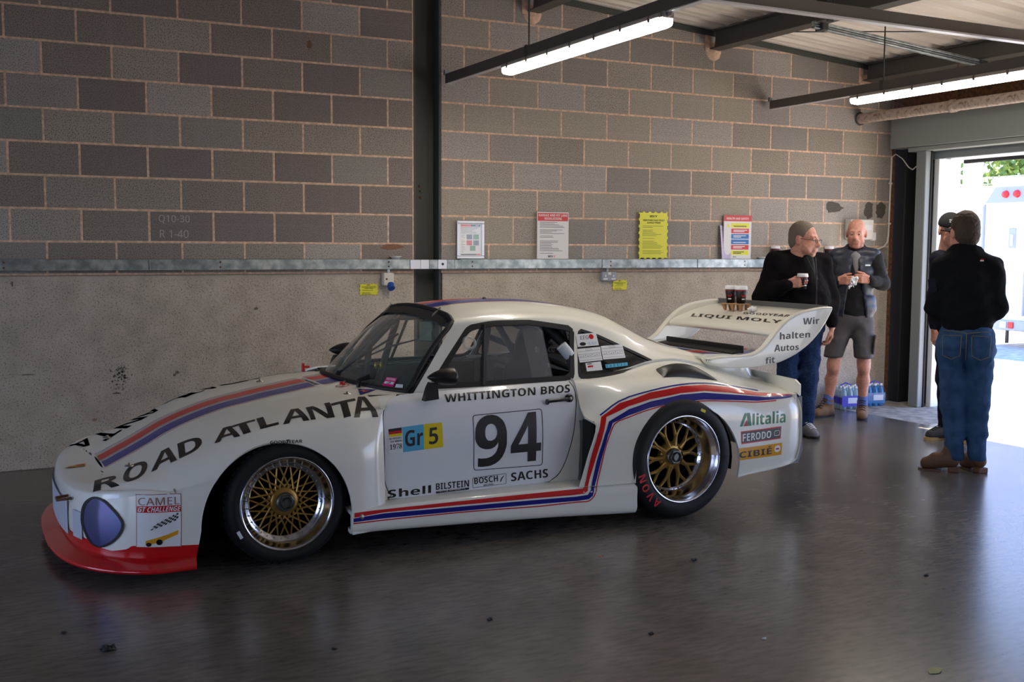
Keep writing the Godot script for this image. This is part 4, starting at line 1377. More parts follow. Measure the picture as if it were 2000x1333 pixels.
func car_parts() -> void:
	tri(mat("tyre", srgb(30, 31, 34), 0.62, 0.0, 0.4), noise_tex(0.1, [[0.2, grey(0.8)], [0.8, grey(1)]], 91, 256, 3), 6.0, false)
	mat("rim_polish", srgb(214, 216, 224), 0.16, 1.0)
	mat("wheel_gold", srgb(168, 132, 66), 0.38, 0.65)
	mat("nut_steel", srgb(110, 110, 104), 0.4, 0.8)
	var red: StandardMaterial3D = M.car_red
	var paint: StandardMaterial3D = M.car_paint
	# wheels
	put_wheel(make_wheel(true), "front_wheel", Vector3(-1.645, 0.300, 0.885), false)
	put_wheel(make_wheel(true), "front_wheel", Vector3(-1.645, 0.300, -0.885), true)
	put_wheel(make_wheel(false), "rear_wheel", Vector3(0.622, 0.346, 0.985), false)
	put_wheel(make_wheel(false), "rear_wheel", Vector3(0.622, 0.346, -0.985), true)
	# splitter in stepped ledges below the bumper
	var bot: Array = gB[-1]
	var rows := []
	for q in [[-0.03, 0.118], [-0.002, 0.108], [0.026, 0.103], [0.031, 0.094], [0.052, 0.090], [0.057, 0.082], [0.082, 0.076], [0.09, 0.068], [0.088, 0.056], [0.07, 0.05], [-0.04, 0.05]]:
		var row := []
		for i in range(0, bot.size(), 2):
			var a: Vector3 = bot[maxi(i - 2, 0)]; var b: Vector3 = bot[mini(i + 2, bot.size() - 1)]
			var t := b - a; t.y = 0; t = t.normalized()
			var n := Vector3(-t.z, 0, t.x)
			if n.dot(Vector3(-0.3, 0, 1)) < 0: n = -n
			if i == 0: n = Vector3(-1, 0, 0)
			if bot[i].x > -2.075: continue
			var k: float = 1.0 - 0.35 * smoothstep(-2.25, -2.06, bot[i].x)
			row.append(Vector3(bot[i].x, q[1] - 0.004 * smoothstep(-2.5, -2.1, bot[i].x), bot[i].z) + n * (q[0] * k))
		rows.append(row)
	obj("splitter", sheet(whole(rows), [], 0.0, false), red, car)
	# end cap of the splitter and skirt
	# floor pan and inner arches
	var st := ST()
	box(st, Vector3(-0.62, 0.105, 0), Vector3(3.2, 0.03, 1.2))
	box(st, Vector3(-0.6, 0.105, 0), Vector3(1.1, 0.03, 1.76))
	obj("floor_pan", st, M.under_black, car)
	for s in [-1, 1]:
		for c in [[-1.68, 0.26, 0.375, 0.50, 0.84], [0.65, 0.31, 0.37, 0.50, 0.92]]:
			var seg := 18
			st = ST()
			for k in seg:
				var a0 := PI * 1.12 * k / seg - PI * 0.06; var a1 := PI * 1.12 * (k + 1) / seg - PI * 0.06
				var p := Vector3(c[0] + cos(a0) * c[2], c[1] + sin(a0) * c[2], 0); var q := Vector3(c[0] + cos(a1) * c[2], c[1] + sin(a1) * c[2], 0)
				quad(st, p + Vector3(0, 0, s * c[3]), q + Vector3(0, 0, s * c[3]), q + Vector3(0, 0, s * c[4]), p + Vector3(0, 0, s * c[4]))
				trian(st, Vector3(c[0], c[1] - 0.15, s * c[3]), q + Vector3(0, 0, s * c[3]), p + Vector3(0, 0, s * c[3]))
			obj("wheel_arch_liner", st, M.under_black, car)
	# bulkheads that close the nose and the tail
	st = ST()
	box(st, Vector3(-1.2, 0.42, 0), Vector3(0.03, 0.6, 1.5))
	box(st, Vector3(0.28, 0.42, 0), Vector3(0.03, 0.6, 1.5))
	box(st, Vector3(-2.2, 0.25, 0), Vector3(0.03, 0.3, 1.5))
	obj("bulkhead", st, M.under_black, car)
	st = ST()
	box(st, Vector3(1.535, 0.46, 0), Vector3(0.02, 0.40, 1.76), 0.006)
	obj("tail_panel", st, paint, car)
	# grey deflector boards at the tail
	for s in [-1, 1]:
		st = ST()
		prism(st, PackedVector2Array([Vector2(1.54, 0.62), Vector2(1.60, 0.635), Vector2(1.615, 0.30), Vector2(1.58, 0.22), Vector2(1.47, 0.215), Vector2(1.53, 0.28)]), s * 0.855 - 0.006, s * 0.855 + 0.006)
		obj("tail_deflector", st, M.deflector_grey, car)
		# upright lip on the tail
		st = ST()
		prism(st, PackedVector2Array([Vector2(-0.02, 0.0), Vector2(0.42, 0.0), Vector2(0.445, -0.015), Vector2(0.445, 0.055), Vector2(0.40, 0.082), Vector2(-0.02, 0.10)]), -0.006, 0.006, Vector3(1.552, 0.66, s * 0.45), Basis(Vector3(0, 0, s), Vector3(0, 1, 0), Vector3(1, 0, 0)))
		obj("tail_lip", st, paint, car)
	# rear intake: black core in the mouth of each flare
	for s in [-1, 1]:
		st = ST()
		st.set_smooth_group(-1)
		var n := 14
		for k in n:
			var t0 := float(k) / n; var t1 := (k + 0.55) / n
			var f := func(t: float, y: float) -> Vector3: return Vector3(0.030 + 0.02 * t, y, s * lerpf(0.795, 0.915, t))
			quad(st, f.call(t0, 0.235), f.call(t1, 0.235), f.call(t1, 0.585), f.call(t0, 0.585))
		obj("intake_fin", st, M.intake_green, car)
		st = ST()
		quad(st, Vector3(0.05, 0.22, s * 0.79), Vector3(0.065, 0.22, s * 0.918), Vector3(0.065, 0.59, s * 0.918), Vector3(0.05, 0.59, s * 0.79))
		obj("intake_core", st, M.car_black, car)
	car_wing()
	car_glass()
	car_cockpit()
	car_details()

func make_reliefs() -> void:
	relief["side"] = Relief.new(Vector3.RIGHT, Vector3.UP, Vector2(-2.75, 0.0), Vector2(2.1, 1.3))
	for g in [gB, gF, gD, gR, gG]: relief.side.add(g)
	relief.side.add(gS)
	var v := Vector3(0, 0.7071068, -0.7071068)
	relief["shoulder"] = Relief.new(Vector3.RIGHT, v, Vector2(-2.75, -0.8), Vector2(-0.8, 0.9))
	for g in [gB, gF]: relief.shoulder.add(g)
	relief["top"] = Relief.new(Vector3.RIGHT, Vector3.FORWARD, Vector2(-2.75, -1.0), Vector2(2.1, 1.0))
	for g in [whole(gF), whole(gG), gTray]: relief.top.add(g)
	relief["blade"] = Relief.new(Vector3.RIGHT, Vector3.FORWARD, Vector2(1.5, -0.65), Vector2(2.1, 0.65))
	relief.blade.add(gBlade)
	relief["screen"] = Relief.new(Vector3(0, 0, 1), Vector3(0.79, 0.613, 0), Vector2(-0.7, -0.6), Vector2(0.7, 0.6))
	relief.screen.add(whole(gW))
	relief["plate"] = Relief.new(Vector3.RIGHT, Vector3.UP, Vector2(1.0, 0.7), Vector2(2.1, 1.2))
	relief.plate.h.fill(0.6182)

var relief := {}

func car_wing() -> void:
	var paint: StandardMaterial3D = M.car_paint
	var st := ST()
	# tray over the engine lid, turned up at its edges
	var rows := []
	for s in [[1.06, 0.872], [1.15, 0.868], [1.3, 0.858], [1.45, 0.852], [1.6, 0.852], [1.72, 0.86], [1.78, 0.872]]:
		var row := []
		for z in [-0.57, -0.52, -0.4, -0.2, 0.0, 0.2, 0.4, 0.52, 0.57]:
			row.append(Vector3(s[0] + 0.02 * absf(z), s[1] + (0.022 if absf(z) > 0.55 else 0.0) + (0.012 * (1.0 - pow(z / 0.57, 2)) if s[0] < 1.2 else 0.0), z))
		rows.append(row)
	var gt := densify(rows, 3, 3)
	gTray = gt
	obj("wing_tray", sheet(gt, [], 0.03, true), paint, car)
	# pedestal under the tray
	st = ST()
	for s in [-1, 1]:
		var r2 := []
		for q in [[1.02, 0.86, 0.50], [1.10, 0.855, 0.55], [1.25, 0.84, 0.565], [1.42, 0.835, 0.54], [1.50, 0.835, 0.47]]:
			r2.append([Vector3(q[0], q[1] + 0.005, s * (q[2] + 0.01)), Vector3(q[0], q[1] - 0.04, s * q[2]), Vector3(q[0] + 0.01, q[1] - 0.09, s * (q[2] + 0.015)), Vector3(q[0] + 0.02, q[1] - 0.15, s * (q[2] + 0.06))])
		obj("wing_pedestal", sheet(densify(r2, 4, 3), [], 0.0, s > 0), paint, car)
	# end plates
	var ep := [Vector2(1.04, 0.868), Vector2(1.06, 0.835), Vector2(1.14, 0.812), Vector2(1.30, 0.798), Vector2(1.45, 0.797), Vector2(1.56, 0.806), Vector2(1.68, 0.835), Vector2(1.80, 0.885), Vector2(1.90, 0.95), Vector2(1.98, 1.03), Vector2(2.035, 1.105), Vector2(2.062, 1.165), Vector2(2.03, 1.168), Vector2(1.90, 1.158), Vector2(1.78, 1.135), Vector2(1.68, 1.09), Vector2(1.61, 1.035), Vector2(1.55, 0.975), Vector2(1.50, 0.925), Vector2(1.44, 0.893), Vector2(1.34, 0.880), Vector2(1.18, 0.878)]
	var sm := PackedVector2Array()
	var cl := ep.duplicate(); cl.append(ep[0])
	var sp := smooth2(cl, 3)
	for i in sp.size() - 1: sm.append(sp[i])
	for s in [-1, 1]:
		st = ST()
		bevel_prism(st, sm, 0.566 if s > 0 else -0.618, 0.618 if s > 0 else -0.566, 0.014)
		obj("wing_end_plate", st, paint, car)
	# blade
	rows = []
	var sec := [Vector2(2.05, 1.140), Vector2(1.95, 1.125), Vector2(1.85, 1.104), Vector2(1.75, 1.077), Vector2(1.67, 1.050), Vector2(1.625, 1.030), Vector2(1.605, 1.012), Vector2(1.603, 0.995), Vector2(1.615, 0.984), Vector2(1.65, 0.984), Vector2(1.75, 1.02), Vector2(1.90, 1.08), Vector2(2.05, 1.128)]
	for q in sec:
		var row := []
		for z in [-0.58, -0.4, -0.2, 0.0, 0.2, 0.4, 0.58]: row.append(Vector3(q.x, q.y - 0.004 * pow(z / 0.58, 2), z))
		rows.append(row)
	gBlade = densify(rows, 3, 2)
	obj("wing_blade", sheet(gBlade, [], 0.0, false), paint, car)
	st = ST(); box(st, Vector3(2.052, 1.152, 0), Vector3(0.012, 0.045, 1.15), 0.003, Basis(Vector3.BACK, -0.1)); obj("gurney_flap", st, M.gurney_grey, car)
	# black sealing strip on the tray
	st = ST(); box(st, Vector3(1.47, 0.871, -0.04), Vector3(0.09, 0.016, 0.86), 0.006, Basis(Vector3.BACK, 0.12)); obj("tray_strip", st, M.car_black, car)
	st = ST(); box(st, Vector3(1.515, 0.888, -0.04), Vector3(0.012, 0.05, 0.86), 0.004); obj("tray_strip", st, M.car_black, car)

var gTray := []
var gBlade := []

func car_glass() -> void:
	var g := mat("screen_glass", Color(0.80, 0.88, 0.84, 0.10), 0.02, 0.0, 0.5)
	g.transparency = BaseMaterial3D.TRANSPARENCY_ALPHA
	var g2 := mat("clear_pane", Color(0.85, 0.88, 0.88, 0.08), 0.03, 0.0, 0.5)
	g2.transparency = BaseMaterial3D.TRANSPARENCY_ALPHA
	var g3 := mat("hazed_pane", Color(0.55, 0.56, 0.58, 0.34), 0.4, 0.0, 0.5)
	g3.transparency = BaseMaterial3D.TRANSPARENCY_ALPHA
	var g4 := mat("smoked_pane", Color(0.06, 0.06, 0.07, 0.72), 0.08, 0.0, 0.5)
	g4.transparency = BaseMaterial3D.TRANSPARENCY_ALPHA
	var full := whole(gW)
	obj("windscreen", sheet(full, [], 0.0, true, 0.004), g, car)
	# rubber seal round the screen
	var loop := []
	var nr := full.size(); var nc: int = full[0].size()
	for j in range(0, nc, 1): loop.append(full[0][j] + Vector3(0.002, 0.004, 0))
	for i in range(2, nr - 1): loop.append(full[i][nc - 1] + Vector3(0.004, 0.004, 0.004))
	for j in range(nc - 1, -1, -1): loop.append(full[nr - 1][j] + Vector3(-0.004, 0.004, 0))
	for i in range(nr - 2, 1, -1): loop.append(full[i][0] + Vector3(0.004, 0.004, -0.004))
	loop.append(loop[0])
	loop.append(loop[1])
	var st := ST()
	tube(st, loop, 0.0145, 8, false)
	obj("screen_seal", st, M.rubber_black, car)
	# broad black sun band on the roof edge
	var tb := []
	for j in range(2, nc - 2): tb.append(full[1][j] + Vector3(-0.003, 0.008, 0))
	st = ST()
	for k in tb.size() - 1:
		quad(st, tb[k] + Vector3(-0.03, -0.022, 0), tb[k + 1] + Vector3(-0.03, -0.022, 0), tb[k + 1] + Vector3(0.02, 0.013, 0), tb[k] + Vector3(0.02, 0.013, 0))
	obj("sun_band", st, M.rubber_black, car)
	for s in [-1, 1]:
		var grid := gG if s > 0 else mirrored(gG)
		var fl: bool = s > 0
		var side := func(p: Vector3) -> float: return absf(p.z) - 0.49
		obj("window_frame", sheet(grid, [side, func(p: Vector3) -> float: return 0.004 - sd_poly(Vector2(p.x, p.y), wd), func(p: Vector3) -> float: return sd_poly(Vector2(p.x, p.y), wd) + 0.024], 0.01, fl, 0.0008), M.rubber_black, car)
		obj("window_frame", sheet(grid, [side, func(p: Vector3) -> float: return 0.004 - sd_poly(Vector2(p.x, p.y), wq), func(p: Vector3) -> float: return sd_poly(Vector2(p.x, p.y), wq) + 0.012], 0.01, fl, 0.0008), M.rubber_black, car)
		obj("quarter_pane", sheet(grid, [side, func(p: Vector3) -> float: return -0.01 - sd_poly(Vector2(p.x, p.y), wq)], 0.0, fl, -0.003), g4, car)
		var div := func(p: Vector3) -> float: return p.x - lerpf(-0.515, -0.435, (p.y - 0.79) / 0.33)
		obj("vent_pane", sheet(grid, [side, func(p: Vector3) -> float: return -0.02 - sd_poly(Vector2(p.x, p.y), wd), func(p: Vector3) -> float: return -div.call(p)], 0.0, fl, -0.004), g2, car)
		var rear := func(p: Vector3) -> float: return -0.08 - p.x
		if s > 0:
			obj("sliding_pane", sheet(grid, [side, func(p: Vector3) -> float: return -0.02 - sd_poly(Vector2(p.x, p.y), wd), div, rear], 0.0, fl, -0.006), g3, car)
			obj("sliding_pane", sheet(grid, [side, func(p: Vector3) -> float: return -0.02 - sd_poly(Vector2(p.x, p.y), wd), func(p: Vector3) -> float: return p.x + 0.20, func(p: Vector3) -> float: return -0.11 - p.x + 0.04], 0.0, fl, -0.012), g3, car)
		# divider bar
		st = ST()
		var q := []
		for t in [0.0, 0.33, 0.66, 1.0]:
			var y := lerpf(0.80, 1.115, t)
			q.append(Vector3(lerpf(-0.513, -0.437, t), y, s * (ip([[0.79, 0.713], [0.895, 0.663], [1.01, 0.606], [1.12, 0.558]], y) - 0.002)))
		tube(st, q, 0.009, 6)
		obj("window_bar", st, M.rubber_black, car)
		# round air vent in the front pane
		if s > 0:
			st = ST()
			var c := Vector3(-0.545, 1.02, 0.598)
			var nrm := Vector3(0.0, 0.42, 0.9).normalized()
			var bs := Basis(Vector3(1, 0, 0), nrm, Vector3(1, 0, 0).cross(nrm))
			lathe(st, [Vector2(0.024, 0.004), Vector2(0.028, 0.010), Vector2(0.040, 0.008), Vector2(0.043, 0.0)], c, bs, 24)
			obj("window_vent", st, M.clear_ring, car)
	obj("rear_pane", sheet(whole(gG), [func(p: Vector3) -> float: return -sd_poly(Vector2(p.x, p.z), rear_win) - 0.0 if p.y < 1.2 else -1.0], 0.0, true, 0.001), g4, car)

func car_cockpit() -> void:
	var st := ST()
	# dashboard, tunnel, inner door skins
	box(st, Vector3(-1.0, 0.70, 0), Vector3(0.36, 0.13, 1.34), 0.05)
	obj("dashboard", st, M.cockpit_black, car)
	st = ST(); box(st, Vector3(-0.45, 0.28, 0), Vector3(1.4, 0.26, 0.24), 0.05); obj("tunnel", st, M.cockpit_black, car)
	for s in [-1, 1]:
		st = ST(); box(st, Vector3(-0.46, 0.53, s * 0.70), Vector3(1.1, 0.49, 0.02), 0.004); obj("door_card", st, M.cockpit_black, car)
	# roll cage
	var bars := []
	for s in [-1, 1]:
		bars.append([Vector3(0.12, 0.15, s * 0.60), Vector3(0.12, 0.80, s * 0.60), Vector3(0.10, 1.06, s * 0.49), Vector3(0.08, 1.135, s * 0.36)])
		bars.append([Vector3(0.09, 1.10, s * 0.44), Vector3(-0.25, 1.155, s * 0.46), Vector3(-0.56, 1.10, s * 0.47), Vector3(-0.72, 0.92, s * 0.53), Vector3(-0.90, 0.72, s * 0.59)])
		bars.append([Vector3(0.12, 0.95, s * 0.55), Vector3(0.75, 0.70, s * 0.45)])
		bars.append([Vector3(0.12, 0.62, s * 0.60), Vector3(-0.72, 0.44, s * 0.62)])
		bars.append([Vector3(-0.75, 0.44, s * 0.62), Vector3(-0.72, 0.92, s * 0.53)])
	bars.append([Vector3(0.08, 1.135, -0.36), Vector3(0.08, 1.15, 0), Vector3(0.08, 1.135, 0.36)])
	bars.append([Vector3(0.10, 1.10, -0.44), Vector3(0.12, 0.35, 0.58)])
	bars.append([Vector3(0.10, 1.10, 0.44), Vector3(0.12, 0.35, -0.58)])
	bars.append([Vector3(-0.56, 1.10, -0.47), Vector3(-0.57, 1.13, 0), Vector3(-0.56, 1.10, 0.47)])
	bars.append([Vector3(-0.56, 1.11, -0.44), Vector3(-0.80, 0.74, -0.16)])
	bars.append([Vector3(0.14, 0.80, -0.60), Vector3(0.14, 0.80, 0.60)])
	for b in bars:
		st = ST(); tube(st, b, 0.021, 10); obj("roll_cage_bar", st, M.cage_grey, car)
	# padding on the hoop
	st = ST(); tube(st, [Vector3(0.0, 1.10, 0.44), Vector3(0.13, 0.95, 0.56), Vector3(0.17, 0.80, 0.60)], 0.032, 10); obj("cage_padding", st, M.rubber_black, car)
	st = ST(); tube(st, [Vector3(0.035, 0.985, 0.595), Vector3(0.085, 0.925, 0.612)], 0.034, 10); obj("cage_tape", st, M.tape_white, car)
	# seat
	st = ST()
	var r := []
	for q in [[-0.30, 0.34, 0.20], [-0.12, 0.36, 0.22], [-0.02, 0.5, 0.23], [0.01, 0.7, 0.24], [0.03, 0.82, 0.22], [0.05, 0.90, 0.155], [0.06, 0.98, 0.145], [0.07, 1.035, 0.10], [0.085, 1.045, 0.0]]:
		r.append([Vector3(q[0] - 0.10, q[1], 0.33 - q[2]), Vector3(q[0] - 0.05, q[1], 0.33 - q[2] * 0.9), Vector3(q[0], q[1], 0.33 - q[2] * 0.5), Vector3(q[0], q[1], 0.33 + q[2] * 0.5), Vector3(q[0] - 0.05, q[1], 0.33 + q[2] * 0.9), Vector3(q[0] - 0.10, q[1], 0.33 + q[2])])
	obj("seat_shell", sheet(densify(r, 3, 3), [], 0.03, true), M.seat_black, car)
	st = ST()
	flat_text(st, "sparco", 0.15, 0.045, Vector3(-0.065, 0.925, 0.468), Vector3(0.98, -0.05, -0.2).normalized(), Vector3(0.0, 1, -0.1).normalized())
	obj("seat_lettering", st, M.white_ink, car)
	# steering wheel
	st = ST()
	var ring := []
	var bs := Basis(Vector3.BACK, 0.55)
	for k in 25:
		var a := TAU * k / 24.0
		ring.append(Vector3(-0.60, 0.78, 0.33) + bs * Vector3(0, sin(a) * 0.165, cos(a) * 0.165))
	tube(st, ring, 0.013, 8, false)
	for a in [0.3, PI - 0.3, -PI / 2]:
		tube(st, [Vector3(-0.62, 0.775, 0.33), Vector3(-0.60, 0.78, 0.33) + bs * Vector3(0, sin(a) * 0.165, cos(a) * 0.165)], 0.008, 6)
	tube(st, [Vector3(-0.62, 0.775, 0.33), Vector3(-0.86, 0.69, 0.33)], 0.02, 8)
	obj("steering_wheel", st, M.cockpit_black, car)
	# mirror under the roof and its housing
	st = ST(); box(st, Vector3(-0.575, 1.06, 0.02), Vector3(0.05, 0.13, 0.10), 0.01); obj("camera_box", st, M.cockpit_black, car)
	st = ST(); box(st, Vector3(-0.60, 1.055, 0.13), Vector3(0.03, 0.12, 0.10), 0.006, Basis(Vector3.UP, 0.5)); obj("interior_mirror", st, M.mirror_glass, car)
	# pair of brass breathers on the cowl seen through the screen
	for k in 2:
		st = ST(); lathe(st, [Vector2(0, 0.022), Vector2(0.011, 0.02), Vector2(0.012, -0.02), Vector2(0, -0.022)], Vector3(-0.80 + 0.03 * k, 0.83, -0.19 + 0.01 * k), Basis(), 12); obj("brass_breather", st, M.brass, car)

func car_details() -> void:
	var st := ST()
	# door mirror
	for s in [-1, 1]:
		var mr := Node3D.new()
		mr.name = "door_mirror"
		car.add_child(mr, true)
		mr.position = Vector3(-0.815, 0.872, s * 0.83)
		st = ST()
		var prof := []
		for k in 13:
			var t := k / 12.0
			prof.append(Vector2(0.052 * pow(sin(minf(1.0, t * 1.15 + 0.02) * PI * 0.5), 0.75), -0.075 + 0.15 * t))
		prof.append(Vector2(0.046, 0.077)); prof.append(Vector2(0.0, 0.07))
		# elongated bullet, axis along x
		var bs := Basis(Vector3(0, 0.86, 0), Vector3(1, 0, 0), Vector3(0, 0, -1.05 * s))
		lathe(st, prof, Vector3.ZERO, bs, 24)
		obj("shell", st, M.mirror_black, mr)
		st = ST()
		prism(st, PackedVector2Array([Vector2(-0.085, -0.125), Vector2(-0.005, -0.118), Vector2(-0.01, -0.06), Vector2(-0.012, -0.03), Vector2(-0.05, -0.03), Vector2(-0.065, -0.06)]), s * -0.055, s * -0.01)
		obj("stalk", st, M.mirror_black, mr)
	# door handles
	for s in [-1, 1]:
		var h := Node3D.new()
		h.name = "door_handle"
		car.add_child(h, true)
		h.position = Vector3(-0.092, 0.706, s * 0.797)
		st = ST(); tube(st, [Vector3(-0.075, -0.006, 0), Vector3(-0.07, -0.004, s * 0.02), Vector3(0.0, 0.0, s * 0.024), Vector3(0.055, 0.004, s * 0.02)], [0.008, 0.008, 0.0085, 0.010], 8); obj("grip", st, M.mirror_black, h)
		st = ST(); box(st, Vector3(-0.075, -0.008, s * 0.006), Vector3(0.022, 0.03, 0.02), 0.006); obj("escutcheon", st, M.mirror_black, h)
		st = ST(); lathe(st, [Vector2(0, 0.026), Vector2(0.017, 0.026), Vector2(0.022, 0.02), Vector2(0.024, 0.0)], Vector3(0.062, 0.006, 0), Basis(Vector3.RIGHT, PI / 2 * s), 16); obj("lock", st, M.mirror_black, h)
		st = ST(); lathe(st, [Vector2(0, 0.003), Vector2(0.008, 0.002), Vector2(0.009, 0.0)], Vector3(0.062, 0.006, s * 0.026), Basis(Vector3.RIGHT, PI / 2 * s), 12); obj("key_barrel", st, M.rivet_steel, h)
	# black carbon scoops on the haunches
	for s in [-1, 1]:
		var rr := []
		var n := 14
		for i in n + 1:
			var t := float(i) / n
			var x := lerpf(0.575, 0.985, t)
			var yb := ip([[0.575, 0.802], [0.8, 0.782], [0.985, 0.752]], x)
			var hh := 0.072 * pow(sin(PI * clampf(pow(t, 0.8), 0, 1)), 0.7)
			var row := []
			for k in 7:
				var a := PI * k / 6.0
				row.append(Vector3(x, yb + 0.018 * (1 - cos(a)) * 0.5 + sin(a) * hh, s * (0.845 - 0.075 * (1 - cos(a)) * 0.9)))
			rr.append(row)
		obj("haunch_scoop", sheet(densify(rr, 1, 2), [], 0.0, s < 0), M.carbon, car)
	# windscreen wiper
	st = ST(); tube(st, [Vector3(-1.10, 0.825, 0.03), Vector3(-0.97, 0.93, 0.10), Vector3(-0.80, 1.05, 0.19)], 0.007, 6); obj("wiper_arm", st, M.mirror_black, car)
	st = ST(); tube(st, [Vector3(-1.12, 0.80, 0.03), Vector3(-1.10, 0.83, 0.03)], 0.016, 10); obj("wiper_pivot", st, M.mirror_black, car)
	st = ST()
	tube(st, [Vector3(-0.965, 0.915, 0.10), Vector3(-0.87, 0.985, 0.24), Vector3(-0.76, 1.035, 0.40)], [0.004, 0.007, 0.004], 6)
	obj("wiper_blade", st, M.mirror_black, car)
	# steel straps over the screen seal
	for z in [-0.44, 0.33]:
		st = ST(); box(st, Vector3(-0.628, ip([[0.33, 1.178], [0.44, 1.16]], absf(z)), z), Vector3(0.075, 0.006, 0.026), 0.002, Basis(Vector3.BACK, 0.75)); obj("screen_strap", st, M.rivet_steel, car)
	# cowl fittings: battery switch, pin catches, jets
	st = ST(); tube(st, [Vector3(-1.20, 0.797, -0.36), Vector3(-1.20, 0.845, -0.36)], [0.012, 0.008], 8); box(st, Vector3(-1.185, 0.822, -0.36), Vector3(0.05, 0.014, 0.016), 0.003); obj("battery_switch", st, M.switch_red, car)
	st = ST(); lathe(st, [Vector2(0, 0.018), Vector2(0.014, 0.016), Vector2(0.016, 0.0)], Vector3(-1.175, 0.79, 0.31), Basis(), 12); obj("kill_button", st, M.switch_red, car)
	for q in [Vector3(-1.135, 0.80, -0.3), Vector3(-1.15, 0.795, 0.26)]:
		st = ST(); lathe(st, [Vector2(0, 0.012), Vector2(0.01, 0.01), Vector2(0.012, 0.0)], q, Basis(), 10); obj("washer_jet", st, M.mirror_black, car)
	st = ST(); tube(st, [Vector3(-1.115, 0.785, 0.40), Vector3(-1.11, 0.822, 0.40), Vector3(-1.05, 0.838, 0.40)], [0.012, 0.012, 0.016], 8); obj("cowl_spout", st, M.mirror_black, car)
	for q in [[-1.21, 0.765, 0.50], [-1.45, 0.745, -0.40], [-2.31, 0.465, 0.44], [-2.31, 0.465, -0.44]]:
		st = ST(); lathe(st, [Vector2(0, 0.014), Vector2(0.007, 0.013), Vector2(0.008, 0.004), Vector2(0.022, 0.003), Vector2(0.024, -0.004)], Vector3(q[0], q[1], q[2]), Basis(), 14); obj("bonnet_pin", st, M.rivet_steel, car)
	# sill fasteners
	for q in [Vector3(-1.285, 0.205, 0.928), Vector3(0.11, 0.20, 0.955), Vector3(0.27, 0.205, 0.965)]:
		st = ST(); lathe(st, [Vector2(0, 0.003), Vector2(0.014, 0.002), Vector2(0.015, -0.002)], q, ZAX, 14); obj("sill_fastener", st, M.rivet_steel, car)
	for x in [-1.02, -0.62, -0.2]:
		st = ST(); lathe(st, [Vector2(0, 0.003), Vector2(0.012, 0.002), Vector2(0.013, -0.002)], Vector3(x, 0.237, 0.87), Basis(), 12); obj("sill_fastener", st, M.clip_steel, car)
	# roof aerial stub
	st = ST(); lathe(st, [Vector2(0, 0.012), Vector2(0.012, 0.009), Vector2(0.015, 0.0)], Vector3(-0.16, 1.228, -0.02), Basis(), 10); obj("aerial_base", st, M.mirror_black, car)
	# nose: pale mesh over the cooler opening, brake duct, tow hook
	st = ST()
	for k in 14:
		var z0 := -0.42 + 0.06 * k
		quad(st, nose_pt(z0, 0.15), nose_pt(z0 + 0.055, 0.15), nose_pt(z0 + 0.055, 0.31), nose_pt(z0, 0.31))
	obj("cooler_mesh", st, M.mesh_grey, car)
	for s in [-1, 1]:
		st = ST()
		quad(st, nose_pt(s * 0.50, 0.16), nose_pt(s * 0.60, 0.16), nose_pt(s * 0.60, 0.29), nose_pt(s * 0.50, 0.29))
		obj("brake_duct", st, M.mesh_grey, car)
	st = ST(); tube(st, [Vector3(-2.59, 0.335, 0.40), Vector3(-2.645, 0.33, 0.40), Vector3(-2.645, 0.33, 0.46), Vector3(-2.58, 0.335, 0.47)], 0.007, 8); obj("tow_hook", st, M.rust_steel, car)

func nose_pt(z: float, y: float) -> Vector3:
	# a point just proud of the bumper face at width z and height y
	var az := absf(z)
	var x := -2.607
	var row: Array = gB[gB.size() / 2]
	for i in row.size() - 1:
		if row[i + 1].z >= az:
			x = lerpf(row[i].x, row[i + 1].x, (az - row[i].z) / maxf(1e-5, row[i + 1].z - row[i].z))
			break
	return Vector3(x - 0.006, y, z)

func car_materials() -> void:
	mat("deflector_grey", srgb(120, 128, 136), 0.55)
	mat("intake_green", srgb(28, 40, 38), 0.6, 0.3)
	mat("gurney_grey", srgb(96, 96, 96), 0.5, 0.3)
	var cr := mat("clear_ring", Color(0.7, 0.72, 0.7, 0.45), 0.3)
	cr.transparency = BaseMaterial3D.TRANSPARENCY_ALPHA
	mat("cockpit_black", srgb(24, 24, 26), 0.8)
	mat("cage_grey", srgb(72, 74, 76), 0.5)
	mat("seat_black", srgb(40, 40, 44), 0.85)
	mat("white_ink", srgb(228, 230, 232), 0.5)
	mat("black_ink", srgb(16, 16, 18), 0.35)
	mat("tape_white", srgb(214, 222, 228), 0.6)
	mat("mirror_glass", srgb(160, 190, 180), 0.05, 0.9)
	mat("brass", srgb(190, 160, 70), 0.3, 0.9)
	mat("mirror_black", srgb(20, 20, 22), 0.38)
	tri(mat("carbon", srgb(38, 38, 40), 0.42), noise_tex(0.25, [[0.3, grey(0.6)], [0.7, grey(1)]], 93, 256, 1, FastNoiseLite.TYPE_CELLULAR), 9.0)
	mat("switch_red", srgb(196, 30, 24), 0.4)
	mat("mesh_grey", srgb(176, 180, 190), 0.7)

